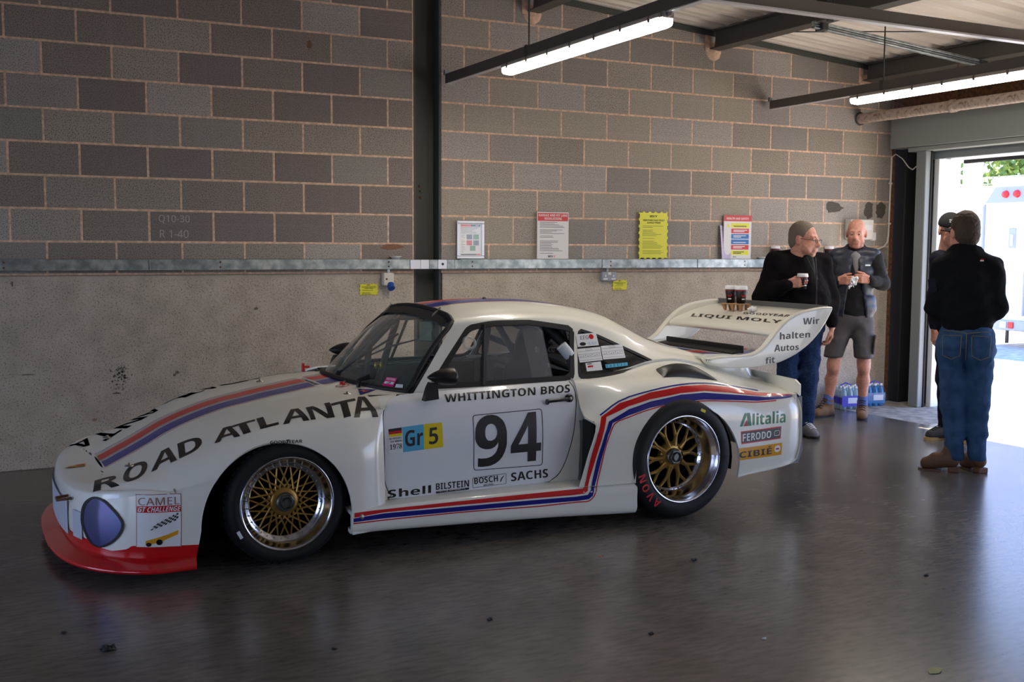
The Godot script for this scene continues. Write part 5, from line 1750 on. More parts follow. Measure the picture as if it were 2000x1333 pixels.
# where each marking lies on the bodywork: corners (lower left, lower right, upper right, upper left) or outline, metres on the panel it is laid on
var MARK := {
	"road00R": [-2.5025, -0.182, -2.39, -0.197, -2.359, -0.0195, -2.474, -0.0375],
	"road01O": [-2.386, -0.205, -2.276, -0.1755, -2.222, 0.0175, -2.3225, 0.0365],
	"road02A": [-2.246, -0.1535, -2.1275, -0.124, -2.0825, 0.0615, -2.2025, 0.043],
	"road03D": [-2.1165, -0.121, -2.0085, -0.096, -1.98, 0.058, -2.087, 0.056],
	"road04A": [-1.9555, -0.0945, -1.843, -0.1045, -1.8045, 0.045, -1.921, 0.054],
	"road05T": [-1.868, -0.099, -1.7485, -0.0925, -1.7315, 0.0495, -1.854, 0.043],
	"road06L": [-1.746, -0.0885, -1.6545, -0.077, -1.6265, 0.0675, -1.7215, 0.054],
	"road07A": [-1.6365, -0.0835, -1.507, -0.083, -1.461, 0.077, -1.589, 0.089],
	"road08N": [-1.4995, -0.0815, -1.382, -0.087, -1.3475, 0.0855, -1.474, 0.072],
	"road09T": [-1.387, -0.112, -1.257, -0.088, -1.2125, 0.0925, -1.3495, 0.0615],
	"road10A": [-1.291, -0.106, -1.1565, -0.0995, -1.1115, 0.0935, -1.2315, 0.12],
	"red": [-1.3215, 0.2285, -1.1615, 0.2285, -0.741, 0.2285, -0.018, 0.2285, -0.008, 0.234, 0.002, 0.27, 0.016, 0.33, 0.027, 0.373, 0.0705, 0.52, 0.1125, 0.6115, 0.2295, 0.682, 0.4245, 0.733, 0.639, 0.756, 0.819, 0.7525, 0.994, 0.7285, 1.233, 0.682, 1.416, 0.6615, 1.5, 0.654, 1.535, 0.648, 1.5, 0.648, 1.4025, 0.652, 1.212, 0.666, 0.9685, 0.702, 0.794, 0.722, 0.622, 0.72, 0.413, 0.697, 0.2745, 0.6655, 0.1395, 0.6115, 0.1025, 0.518, 0.056, 0.371, 0.024, 0.2735, 0.0105, 0.215, -0.011, 0.2015, -0.0785, 0.199, -0.744, 0.2095, -1.1655, 0.214, -1.323, 0.206],
	"blue": [-1.3275, 0.2025, -1.166, 0.2095, -0.744, 0.201, -0.0625, 0.189, 0.0095, 0.193, 0.033, 0.224, 0.0425, 0.2725, 0.0665, 0.3705, 0.113, 0.5175, 0.1455, 0.5875, 0.271, 0.649, 0.41, 0.6845, 0.619, 0.712, 0.7895, 0.7125, 1.0225, 0.6855, 1.273, 0.6545, 1.483, 0.652, 1.535, 0.643, 1.5, 0.638, 1.3515, 0.6365, 1.194, 0.6395, 1.0085, 0.657, 0.7755, 0.6755, 0.61, 0.676, 0.404, 0.6515, 0.265, 0.6165, 0.166, 0.579, 0.134, 0.5165, 0.0905, 0.369, 0.065, 0.271, 0.0405, 0.1875, 0.0165, 0.168, -0.046, 0.1645, -0.7435, 0.177, -1.166, 0.1845, -1.3275, 0.1835],
	"pin_red": [-1.3285, 0.177, -0.7435, 0.171, -0.046, 0.1575, 0.0265, 0.161, 0.05, 0.1865, 0.074, 0.2705, 0.099, 0.3685, 0.142, 0.513, 0.1755, 0.573, 0.264, 0.6065, 0.403, 0.643, 0.6085, 0.669, 0.774, 0.6685, 1.006, 0.65, 1.1905, 0.6325, 1.3475, 0.63],
	"pin_blue": [0.11, 0.6195, 0.2275, 0.69, 0.4285, 0.741, 0.646, 0.764, 0.8285, 0.7595, 1.0065, 0.7365, 1.25, 0.6895],
	"panel": [-0.6195, 0.3575, -0.2, 0.35, -0.2, 0.6635, -0.621, 0.6545],
	"n9": [-0.6135, 0.374, -0.4245, 0.372, -0.4195, 0.6515, -0.6085, 0.6475],
	"n4": [-0.4, 0.38, -0.2135, 0.3795, -0.209, 0.65, -0.3955, 0.645],
	"whitt": [-0.769, 0.7275, -0.01, 0.739, 0.006, 0.7795, -0.761, 0.7675],
	"flag": [-1.1005, 0.576, -1.029, 0.5785, -1.028, 0.6205, -1.1025, 0.6165],
	"grw": [-1.1005, 0.4895, -1.025, 0.4925, -1.026, 0.621, -1.105, 0.6165],
	"grb": [-1.025, 0.4925, -0.908, 0.497, -0.9055, 0.6275, -1.026, 0.621],
	"gry": [-0.908, 0.497, -0.798, 0.5015, -0.8, 0.6295, -0.9055, 0.6275],
	"gr": [-1.0135, 0.5195, -0.9145, 0.523, -0.9115, 0.606, -1.012, 0.602],
	"five": [-0.8795, 0.5205, -0.827, 0.5215, -0.8255, 0.608, -0.8765, 0.606],
	"y1978": [-1.0985, 0.511, -1.031, 0.513, -1.03, 0.5405, -1.098, 0.5385],
	"heures": [-1.1005, 0.554, -1.0295, 0.5565, -1.031, 0.5705, -1.102, 0.5685],
	"shell": [-1.107, 0.258, -0.863, 0.26, -0.865, 0.3045, -1.1085, 0.304],
	"bil": [-0.8365, 0.274, -0.642, 0.2725, -0.644, 0.3105, -0.838, 0.3105],
	"bilbar": [-0.8385, 0.256, -0.645, 0.2575, -0.642, 0.268, -0.835, 0.266],
	"boschbox": [-0.62, 0.2605, -0.4195, 0.266, -0.4225, 0.326, -0.625, 0.3195],
	"bosch": [-0.6115, 0.282, -0.47, 0.285, -0.4735, 0.32, -0.615, 0.317],
	"racing": [-0.556, 0.2675, -0.4975, 0.268, -0.498, 0.2775, -0.5565, 0.277],
	"armature": [-0.4615, 0.2775, -0.427, 0.2805, -0.431, 0.3175, -0.4635, 0.316],
	"sachs": [-0.3905, 0.277, -0.162, 0.279, -0.167, 0.3285, -0.3945, 0.3255],
	"gyf": [-1.7245, 0.597, -1.5705, 0.5955, -1.5675, 0.6115, -1.7215, 0.614],
	"gyr": [0.5805, 0.6465, 0.7375, 0.6495, 0.7395, 0.6665, 0.5835, 0.663],
	"alit": [1.1285, 0.5015, 1.394, 0.4965, 1.4005, 0.572, 1.1325, 0.571],
	"alitA": [1.0305, 0.5015, 1.125, 0.5005, 1.115, 0.5775, 1.031, 0.5785],
	"ferb": [1.042, 0.3965, 1.357, 0.4035, 1.3625, 0.4775, 1.039, 0.472],
	"fer": [1.0505, 0.412, 1.277, 0.4155, 1.2795, 0.4585, 1.051, 0.4575],
	"ferm": [1.296, 0.4185, 1.353, 0.42, 1.3565, 0.4595, 1.3, 0.4595],
	"cibb": [1.0195, 0.3005, 1.374, 0.302, 1.37, 0.377, 1.021, 0.3735],
	"cib": [1.0275, 0.3155, 1.2905, 0.3155, 1.285, 0.366, 1.0275, 0.3615],
	"cibm": [1.3035, 0.316, 1.368, 0.317, 1.364, 0.37, 1.3, 0.3695],
	"camel": [-2.343, 0.1615, -2.15, 0.1535, -2.146, 0.4035, -2.339, 0.407],
	"lens": [-2.543, 0.272, -2.537, 0.3155, -2.5185, 0.3545, -2.494, 0.3735, -2.4655, 0.368, -2.435, 0.338, -2.4065, 0.3005, -2.3935, 0.2685, -2.4035, 0.2315, -2.434, 0.185, -2.466, 0.157, -2.4885, 0.1485, -2.5105, 0.158, -2.532, 0.2005, -2.542, 0.2365],
	"fit": [1.509, 0.8155, 1.5835, 0.8205, 1.582, 0.863, 1.508, 0.8565],
	"autos": [1.577, 0.8895, 1.779, 0.896, 1.778, 0.9335, 1.58, 0.935],
	"halten": [1.6205, 0.9665, 1.871, 0.973, 1.8695, 1.0145, 1.619, 1.0135],
	"wir": [1.8075, 1.058, 1.9455, 1.059, 1.944, 1.1035, 1.81, 1.102],
	"liqui": [1.6705, 0.405, 1.698, -0.5345, 1.7625, -0.474, 1.7385, 0.461],
	"gyw": [1.8065, -0.023, 1.8265, -0.4595, 1.876, -0.432, 1.8435, 0.023],
	"crest": [-2.575, 0.06, -2.473, -0.0185, -2.4655, 0.0575, -2.56, 0.101],
	"quarterA": [0.133, 0.974, 0.2835, 0.977, 0.2825, 1.0485, 0.1345, 1.044],
	"quarterB": [0.1185, 0.8885, 0.2785, 0.8945, 0.2895, 0.9685, 0.121, 0.9625],
	"quarterC": [0.2845, 0.8975, 0.454, 0.899, 0.461, 0.9745, 0.295, 0.972],
	"quarterD": [0.15, 0.839, 0.2575, 0.842, 0.263, 0.8885, 0.1545, 0.8835],
	"quarterE": [0.284, 0.8505, 0.4475, 0.8555, 0.456, 0.873, 0.289, 0.8705],
	"pink": [0.4845, -0.3125, 0.5395, -0.283, 0.528, -0.227, 0.472, -0.258],
	"pinkw": [0.548, -0.275, 0.5805, -0.2475, 0.571, -0.2335, 0.542, -0.2555],
}
# ---------------------------------------------------------------- livery laid on the bodywork
func mk(key: String) -> PackedVector2Array:
	var a: Array = MARK[key]
	var out := PackedVector2Array()
	for i in range(0, a.size(), 2): out.append(Vector2(a[i], a[i + 1]))
	return out

func bil(q: PackedVector2Array, u: float, v: float) -> Vector2:
	return q[0].lerp(q[1], u).lerp(q[3].lerp(q[2], u), v)

func qrect(q: PackedVector2Array, u0: float, v0: float, u1: float, v1: float) -> PackedVector2Array:
	var a := bil(q, u0, v0); var b := bil(q, u1, v0); var c := bil(q, u1, v1); var d := bil(q, u0, v1)
	return PackedVector2Array([a, b, c, a, c, d])

func qpoly(q: PackedVector2Array, pts: Array) -> PackedVector2Array:
	var p := PackedVector2Array()
	for e in pts: p.append(bil(q, e.x, e.y))
	return poly_tris(p)

func qtext(key_or_quad, s: String, font := "Droid Sans", bold := true) -> PackedVector2Array:
	var q: PackedVector2Array = mk(key_or_quad) if key_or_quad is String else key_or_quad
	return text_quad(s, q[0], q[1], q[2], q[3], font, bold)

func sub(q: PackedVector2Array, u0: float, v0: float, u1: float, v1: float) -> PackedVector2Array:
	return PackedVector2Array([bil(q, u0, v0), bil(q, u1, v0), bil(q, u1, v1), bil(q, u0, v1)])

func outline(q: PackedVector2Array, r: float, w: float) -> PackedVector2Array:
	var p := round_poly([q[0], q[1], q[2], q[3]], r, 4)
	var path := []
	for e in p: path.append(e)
	path.append(p[0]); path.append(p[1])
	return band(path, 0.0, w)

func disc(q: PackedVector2Array, cu: float, cv: float, ru: float, rv: float, n := 16) -> PackedVector2Array:
	var p := PackedVector2Array()
	for k in n: p.append(bil(q, cu + cos(TAU * k / n) * ru, cv + sin(TAU * k / n) * rv))
	return poly_tris(p)

func mark_on(called: String, tris: PackedVector2Array, rel: String, ink: String, parent: Node = null, lift := 0.0014) -> MeshInstance3D:
	return obj(called, lay(tris, relief[rel], lift), M[ink], car if parent == null else parent)

func sticker(label: String) -> Node3D:
	var n := Node3D.new()
	n.name = "sticker"
	car.add_child(n, true)
	n.set_meta("label", label)
	return n

func goodyear(key: String) -> void:
	var q := mk(key)
	var n := sticker("small black tyre maker lettering with winged foot")
	var t := qtext(sub(q, 0, 0, 0.47, 0.85), "GOOD")
	t.append_array(qtext(sub(q, 0.55, 0, 1.0, 0.85), "YEAR"))
	t.append_array(qpoly(q, [Vector2(0.49, -0.25), Vector2(0.52, -0.2), Vector2(0.55, 0.7), Vector2(0.64, 1.0), Vector2(0.53, 1.0), Vector2(0.46, 0.85), Vector2(0.51, 0.7)]))
	mark_on("lettering", t, "side", "black_ink", n)

func build_livery() -> void:
	for e in [["stripe_red", srgb(196, 22, 26)], ["stripe_blue", srgb(26, 30, 128)], ["ink_yellow", srgb(226, 204, 28)], ["ink_sky", srgb(88, 176, 214)], ["ink_green", srgb(0, 122, 86)], ["ink_gold", srgb(222, 158, 40)], ["ink_pink", srgb(226, 40, 132)], ["ink_brown", srgb(150, 100, 84)], ["ink_orange", srgb(206, 110, 40)]]:
		var m := mat(e[0], e[1], 0.32, 0.0, 0.35)
		m.clearcoat_enabled = true
		m.clearcoat = 0.3
		m.clearcoat_roughness = 0.05
	make_reliefs()
	# flank stripes
	mark_on("flank_stripe", poly_tris(mk("red")), "side", "stripe_red").set_meta("label", "broad red stripe along sill and over rear arch")
	mark_on("flank_stripe", poly_tris(mk("blue")), "side", "stripe_blue", null, 0.0016).set_meta("label", "broad blue stripe below the red one")
	for e in [["pin_red", "stripe_red"], ["pin_blue", "stripe_blue"]]:
		var path := []
		for p in mk(e[0]): path.append(p)
		mark_on("pin_line", band(smooth2(path, 3), -0.003, 0.003), "side", e[1], null, 0.0018)
	# bonnet, cowl, roof and tray stripes (top relief: y = -z)
	for seg in [[-2.40, -1.285, 24], [-1.245, -1.13, 4], [-0.60, 0.60, 24]]:
		for s in [[-0.15, -0.02, "stripe_red"], [0.0, 0.009, "stripe_blue"], [0.03, 0.175, "stripe_blue"], [0.196, 0.203, "stripe_red"], [-0.175, -0.168, "stripe_red"], [-0.215, -0.205, "stripe_blue"]]:
			var n: int = seg[2]
			var t := PackedVector2Array()
			for k in n:
				var x0 := lerpf(seg[0], seg[1], float(k) / n); var x1 := lerpf(seg[0], seg[1], float(k + 1) / n)
				if k == 0 and seg[0] < -2.0: x0 = -2.395 - 0.05 * pow(absf(s[0]) / 0.55, 2)
				t.append_array(PackedVector2Array([Vector2(x0, -s[1]), Vector2(x1, -s[1]), Vector2(x1, -s[0]), Vector2(x0, -s[1]), Vector2(x1, -s[0]), Vector2(x0, -s[0])]))
			mark_on("top_stripe", t, "top", s[2])
	for s in [[-0.40, -0.26, "stripe_red"], [-0.24, -0.22, "stripe_blue"], [-0.20, -0.03, "stripe_blue"], [0.02, 0.17, "stripe_red"], [0.20, 0.36, "stripe_blue"]]:
		mark_on("tray_stripe", PackedVector2Array([Vector2(1.22, -s[1]), Vector2(1.42, -s[1]), Vector2(1.42, -s[0]), Vector2(1.22, -s[1]), Vector2(1.42, -s[0]), Vector2(1.22, -s[0])]), "top", s[2], null, 0.002)
		mark_on("tray_stripe", PackedVector2Array([Vector2(1.53, -s[1]), Vector2(1.74, -s[1]), Vector2(1.74, -s[0]), Vector2(1.53, -s[1]), Vector2(1.74, -s[0]), Vector2(1.53, -s[0])]), "top", s[2], null, 0.002)
	# fender lettering, near and far
	var word := "ROADATLANTA"
	for i in 11:
		var q := mk("road%02d%s" % [i, word[i]])
		mark_on("fender_letter", qtext(q, word[i]), "shoulder", "black_ink").set_meta("label", "black fender letter")
		var far := PackedVector2Array([q[1], q[0], q[3], q[2]])
		var m := lay(text_quad(word[10 - i], far[0], far[1], far[2], far[3]), relief.shoulder, 0.0014)
		var arr := m.surface_get_arrays(0)
		var vs: PackedVector3Array = arr[Mesh.ARRAY_VERTEX]; var ns: PackedVector3Array = arr[Mesh.ARRAY_NORMAL]
		for k in vs.size():
			vs[k].z = -vs[k].z; ns[k].z = -ns[k].z
		arr[Mesh.ARRAY_VERTEX] = vs; arr[Mesh.ARRAY_NORMAL] = ns
		var am := ArrayMesh.new()
		am.add_surface_from_arrays(Mesh.PRIMITIVE_TRIANGLES, arr)
		obj("fender_letter", am, M.black_ink, car)
	# race number
	var n := sticker("race number 94 in black on a white outlined panel")
	mark_on("panel_outline", outline(mk("panel"), 0.02, 0.004), "side", "black_ink", n)
	mark_on("numeral", qtext("n9", "9"), "side", "black_ink", n)
	mark_on("numeral", qtext("n4", "4"), "side", "black_ink", n)
	mark_on("lettering", qtext("whitt", "WHITTINGTON BROS", "Droid Sans", true), "side", "black_ink").set_meta("label", "black team name under the side window")
	# class plate
	n = sticker("class plate with German flag, blue and yellow panels")
	mark_on("plate", qrect(mk("grw"), 0, 0, 1, 1), "side", "white_ink", n, 0.0012)
	mark_on("plate", qrect(mk("grb"), 0, 0, 1, 1), "side", "ink_sky", n)
	mark_on("plate", qrect(mk("gry"), 0, 0, 1, 1), "side", "ink_yellow", n)
	mark_on("flag_band", qrect(mk("flag"), 0, 0.66, 1, 1), "side", "black_ink", n, 0.0018)
	mark_on("flag_band", qrect(mk("flag"), 0, 0.33, 1, 0.66), "side", "stripe_red", n, 0.0018)
	mark_on("flag_band", qrect(mk("flag"), 0, 0, 1, 0.33), "side", "ink_yellow", n, 0.0018)
	var t := qtext("gr", "Gr")
	t.append_array(qtext("five", "5"))
	t.append_array(qtext("y1978", "1978", "Droid Serif"))
	t.append_array(qtext(sub(mk("heures"), 0, 0.55, 1, 1.2), "24 HEURES"))
	t.append_array(qtext(sub(mk("heures"), 0.1, -0.5, 1, 0.2), "DU MANS"))
	mark_on("lettering", t, "side", "black_ink", n, 0.002)
	# sponsors on the door
	mark_on("lettering", qtext("shell", "Shell"), "side", "black_ink").set_meta("label", "bold black Shell lettering low on the door")
	n = sticker("BILSTEIN lettering over a black bar")
	mark_on("lettering", qtext("bil", "BILSTEIN"), "side", "black_ink", n)
	mark_on("bar", qrect(mk("bilbar"), 0, 0, 1, 1), "side", "black_ink", n)
	mark_on("small_lettering", qtext(sub(mk("bilbar"), 0.04, 0.2, 0.96, 0.85), "SHOCK ABSORBERS"), "side", "white_ink", n, 0.002)
	n = sticker("BOSCH RACING in a thin black frame")
	mark_on("frame", outline(mk("boschbox"), 0.008, 0.0025), "side", "black_ink", n)
	t = qtext("bosch", "BOSCH")
	t.append_array(qtext("racing", "RACING"))
	var qa := mk("armature")
	t.append_array(qpoly(qa, [Vector2(0.1, 0.0), Vector2(0.3, 0.15), Vector2(0.5, 0.5), Vector2(0.75, 0.75), Vector2(1.0, 1.0), Vector2(0.7, 0.85), Vector2(0.4, 0.7), Vector2(0.15, 0.3)]))
	mark_on("lettering", t, "side", "black_ink", n)
	mark_on("lettering", qtext("sachs", "SACHS"), "side", "black_ink").set_meta("label", "black SACHS lettering low on the door")
	goodyear("gyf")
	goodyear("gyr")
	# tail sponsors
	n = sticker("green Alitalia lettering with red wedge")
	mark_on("lettering", qtext("alit", "litalia"), "side", "ink_green", n)
	var q := mk("alitA")
	mark_on("letter_stroke", qpoly(q, [Vector2(0.0, 0.0), Vector2(0.2, 0.0), Vector2(0.62, 0.82), Vector2(0.62, 1.0), Vector2(0.45, 1.0)]), "side", "ink_green", n)
	mark_on("letter_stroke", qpoly(q, [Vector2(0.66, 0.0), Vector2(0.95, 0.0), Vector2(0.95, 1.0), Vector2(0.66, 1.0)]), "side", "ink_green", n)
	mark_on("wedge", qpoly(q, [Vector2(0.28, 0.0), Vector2(0.62, 0.0), Vector2(0.62, 0.5)]), "side", "stripe_red", n)
	n = sticker("black FERODO plate edged in red")
	q = mk("ferb")
	mark_on("border", qrect(q, 0, 0, 1, 1), "side", "stripe_red", n, 0.0012)
	mark_on("plate", qrect(q, 0.02, 0.09, 0.98, 0.91), "side", "black_ink", n, 0.0016)
	mark_on("lettering", qtext("fer", "FERODO"), "side", "white_ink", n, 0.002)
	mark_on("emblem", outline(sub(mk("ferm"), 0.1, 0.1, 0.9, 0.9), 0.012, 0.003), "side", "white_ink", n, 0.002)
	n = sticker("yellow CIBIE plate with lamp emblem")
	mark_on("plate", qrect(mk("cibb"), 0, 0, 1, 1), "side", "ink_gold", n)
	mark_on("lettering", qtext("cib", "CIBIÉ"), "side", "black_ink", n, 0.0018)
	mark_on("emblem", disc(mk("cibm"), 0.5, 0.5, 0.4, 0.4), "side", "white_ink", n, 0.0018)
	mark_on("emblem", qrect(mk("cibm"), 0.3, 0.42, 0.7, 0.58), "side", "stripe_red", n, 0.0022)
	# nose sticker (the drawn mascot is left out)
	n = sticker("white CAMEL GT CHALLENGE sticker with red band and chequered flag")
	q = mk("camel")
	mark_on("border", qrect(q, 0, 0, 1, 1), "side", "ink_brown", n, 0.0012)
	mark_on("plate", qrect(q, 0.015, 0.012, 0.985, 0.988), "side", "white_ink", n, 0.0022)
	mark_on("lettering", qtext(sub(q, 0.05, 0.80, 0.96, 0.94), "CAMEL", "Droid Sans", false), "side", "ink_brown", n, 0.0034)
	mark_on("red_band", qrect(q, 0.015, 0.665, 0.985, 0.785), "side", "stripe_red", n, 0.003)
	var gt := sub(q, 0.03, 0.68, 0.96, 0.77)
	mark_on("lettering", qtext(PackedVector2Array([gt[0], gt[1], gt[2] + Vector2(0.006, 0), gt[3] + Vector2(0.006, 0)]), "GT CHALLENGE"), "side", "white_ink", n, 0.0045)
	t = PackedVector2Array()
	var fq := PackedVector2Array([bil(q, 0.30, 0.33), bil(q, 0.93, 0.52), bil(q, 0.93, 0.65), bil(q, 0.40, 0.44)])
	for i in 12:
		for j in 4:
			if (i + j) % 2 == 0: t.append_array(qrect(fq, i / 12.0, j / 4.0, (i + 1) / 12.0, (j + 1) / 4.0))
	mark_on("chequered_flag", t, "side", "black_ink", n, 0.0034)
	t = qpoly(q, [Vector2(0.2, 0.05), Vector2(0.5, 0.10), Vector2(0.92, 0.24), Vector2(0.93, 0.32), Vector2(0.7, 0.25), Vector2(0.4, 0.18), Vector2(0.2, 0.13)])
	mark_on("drawn_car", t, "side", "ink_gold", n, 0.0034)
	t = disc(q, 0.5, 0.105, 0.07, 0.055)
	t.append_array(disc(q, 0.27, 0.06, 0.06, 0.04))
	mark_on("drawn_tyre", t, "side", "black_ink", n, 0.0045)
	# lamp cover on the nose corner
	var lp := mk("lens")
	var lm := mat("lamp_cover", srgb(96, 96, 138), 0.12, 0.35)
	lm.clearcoat_enabled = true
	lm.clearcoat = 1.0
	lm.albedo_texture = noise_tex(0.012, [[0.2, Color(0.55, 0.85, 0.9)], [0.5, Color(0.9, 0.7, 1.0)], [0.8, Color(0.7, 0.75, 0.9)]], 61, 256, 2)
	lm.uv1_triplanar = true
	lm.uv1_scale = Vector3.ONE * 2.0
	var ring := []
	for p in lp: ring.append(p)
	ring.append(lp[0]); ring.append(lp[1])
	var sm := smooth2(ring, 3)
	var inner := PackedVector2Array()
	for k in sm.size() - 4: inner.append(sm[k])
	var lamp_node := sticker("dark violet moulded lamp cover screwed to the nose corner")
	lamp_node.name = "lamp_cover"
	mark_on("lens", poly_tris(inner), "side", "lamp_cover", lamp_node, 0.006)
	mark_on("rim", band(sm, -0.004, 0.005), "side", "rubber_black", lamp_node, 0.0075)
	# wing lettering
	n = sticker("black slogan lettering on the near wing end plate")
	t = qtext("fit", "fit")
	t.append_array(qtext("autos", "Autos"))
	t.append_array(qtext("halten", "halten"))
	t.append_array(qtext("wir", "Wir"))
	mark_on("lettering", t, "plate", "black_ink", n, 0.001)
	mark_on("lettering", qtext("liqui", "LIQUI MOLY"), "blade", "black_ink").set_meta("label", "black LIQUI MOLY lettering on the wing blade")
	mark_on("lettering", qtext("gyw", "GOODYEAR"), "blade", "black_ink").set_meta("label", "black GOODYEAR lettering on the wing blade")
	# shield badge on the nose
	n = sticker("small gold shield badge on the nose")
	q = mk("crest")
	var sh := [Vector2(0, 0.5), Vector2(0.25, 1.0), Vector2(1, 1.0), Vector2(1, 0.0), Vector2(0.25, 0.0)]
	mark_on("badge", qpoly(q, sh), "top", "brass", n, 0.002)
	mark_on("badge_quarter", qrect(q, 0.5, 0.55, 0.95, 0.95), "top", "stripe_red", n, 0.0026)
	mark_on("badge_quarter", qrect(q, 0.2, 0.1, 0.5, 0.45), "top", "stripe_red", n, 0.0026)
	mark_on("badge_quarter", qrect(q, 0.4, 0.35, 0.62, 0.65), "top", "ink_yellow", n, 0.003)
	# scrutineering stickers behind the door
	for e in [["quarterA", "EFG sticker with red square on the smoked window"], ["quarterB", "white ruled form on the smoked window"], ["quarterC", "white ruled form nearest the tail on the smoked window"], ["quarterD", "small white and red pass on the smoked window"], ["quarterE", "pale blue strip on the smoked window"]]:
		n = sticker(e[1])
		q = mk(e[0])
		mark_on("paper", qrect(q, 0, 0, 1, 1), "side", "ink_sky" if e[0] == "quarterE" else "white_ink", n, 0.003)
		t = PackedVector2Array()
		match e[0]:
			"quarterA":
				t.append_array(qtext(sub(q, 0.18, 0.55, 0.58, 0.85), "EFG", "Droid Serif", false))
				t.append_array(disc(q, 0.25, 0.2, 0.15, 0.14))
				mark_on("red_square", disc(q, 0.72, 0.72, 0.12, 0.2), "side", "stripe_red", n, 0.0036)
				mark_on("blue_writing", qtext(sub(q, 0.5, 0.1, 0.92, 0.3), "F6 10.41", "Droid Sans", false), "side", "ink_sky", n, 0.0036)
			"quarterB", "quarterC":
				for k in 4: t.append_array(qrect(q, 0.02, 0.12 + 0.22 * k, 0.98, 0.135 + 0.22 * k))
				t.append_array(outline(sub(q, 0.35, 0.82, 0.62, 0.95), 0.01, 0.001))
				for k in 9: t.append_array(qrect(q, 0.08 + 0.1 * k, 0.4 + 0.03 * (k % 3), 0.13 + 0.1 * k, 0.43 + 0.03 * (k % 3)))
			"quarterD":
				mark_on("red_writing", qrect(q, 0.1, 0.45, 0.45, 0.65), "side", "stripe_red", n, 0.0036)
				t.append_array(qrect(q, 0.1, 0.8, 0.4, 0.9))
			"quarterE":
				for k in 6: t.append_array(qrect(q, 0.05 + 0.16 * k, 0.15, 0.07 + 0.16 * k, 0.85))
		mark_on("print", t, "side", "black_ink", n, 0.0036)
	# passes on the windscreen
	n = sticker("pink TESTING pass in the corner of the windscreen")
	q = mk("pink")
	mark_on("paper", qrect(q, 0, 0, 1, 1), "screen", "ink_pink", n, 0.007)
	mark_on("paper", qrect(q, 0.08, 0.30, 0.92, 0.55), "screen", "white_ink", n, 0.0076)
	mark_on("lettering", qtext(sub(q, 0.08, 0.68, 0.92, 0.92), "TESTING"), "screen", "white_ink", n, 0.0076)
	mark_on("lettering", qtext(sub(q, 0.3, 0.33, 0.7, 0.52), "2"), "screen", "black_ink", n, 0.008)
	mark_on("pass_slip", qrect(mk("pinkw"), 0, 0, 1, 1), "screen", "white_ink", null, 0.007)
	# cowl warning triangle with orange bolt, and red ring round the switch
	n = sticker("blue triangle sticker with orange lightning bolt on the cowl")
	var tq := PackedVector2Array([Vector2(-1.165, -0.575), Vector2(-1.05, -0.50), Vector2(-1.13, -0.44)])
	mark_on("triangle", tq, "top", "stripe_blue", n, 0.002)
	mark_on("bolt", band([Vector2(-1.14, -0.49), Vector2(-1.115, -0.485), Vector2(-1.125, -0.515), Vector2(-1.09, -0.505)], -0.006, 0.006), "top", "ink_orange", n, 0.0026)
	var rg := []
	for k in 17: rg.append(Vector2(-1.175 + cos(TAU * k / 16.0) * 0.035, -0.31 + sin(TAU * k / 16.0) * 0.035))
	mark_on("switch_ring", band(rg, -0.003, 0.003), "top", "stripe_red", null, 0.002)
	# tyre markings
	var wheel: Node3D = car.get_node("rear_wheel")
	var st := ST()
	for k in 4:
		var a := deg_to_rad(231.0 - 11.5 * k)
		var up := Vector3(cos(a), sin(a), 0); var right := Vector3(sin(a), -cos(a), 0)
		flat_text(st, "AVON"[k], 0.042, 0.046, up * 0.276 - right * 0.021 + Vector3(0, 0, 0.0135), right, up)
	obj("tyre_lettering", st, M.stripe_red, wheel)
	st = ST()
	var ya := deg_to_rad(66.0)
	flat_rect(st, -0.008, -0.018, 0.008, 0.018, Vector3(cos(ya), sin(ya), 0) * 0.298 + Vector3(0, 0, 0.0135), Vector3(cos(ya), sin(ya), 0), Vector3(-sin(ya), cos(ya), 0))
	obj("tyre_mark", st, M.ink_yellow, wheel)
	wheel = car.get_node("front_wheel")
	st = ST()
	ya = deg_to_rad(208.0)
	flat_rect(st, -0.008, -0.02, 0.008, 0.02, Vector3(cos(ya), sin(ya), 0) * 0.266 + Vector3(0, 0, 0.0135), Vector3(cos(ya), sin(ya), 0), Vector3(-sin(ya), cos(ya), 0))
	obj("tyre_mark", st, M.tape_white, wheel)

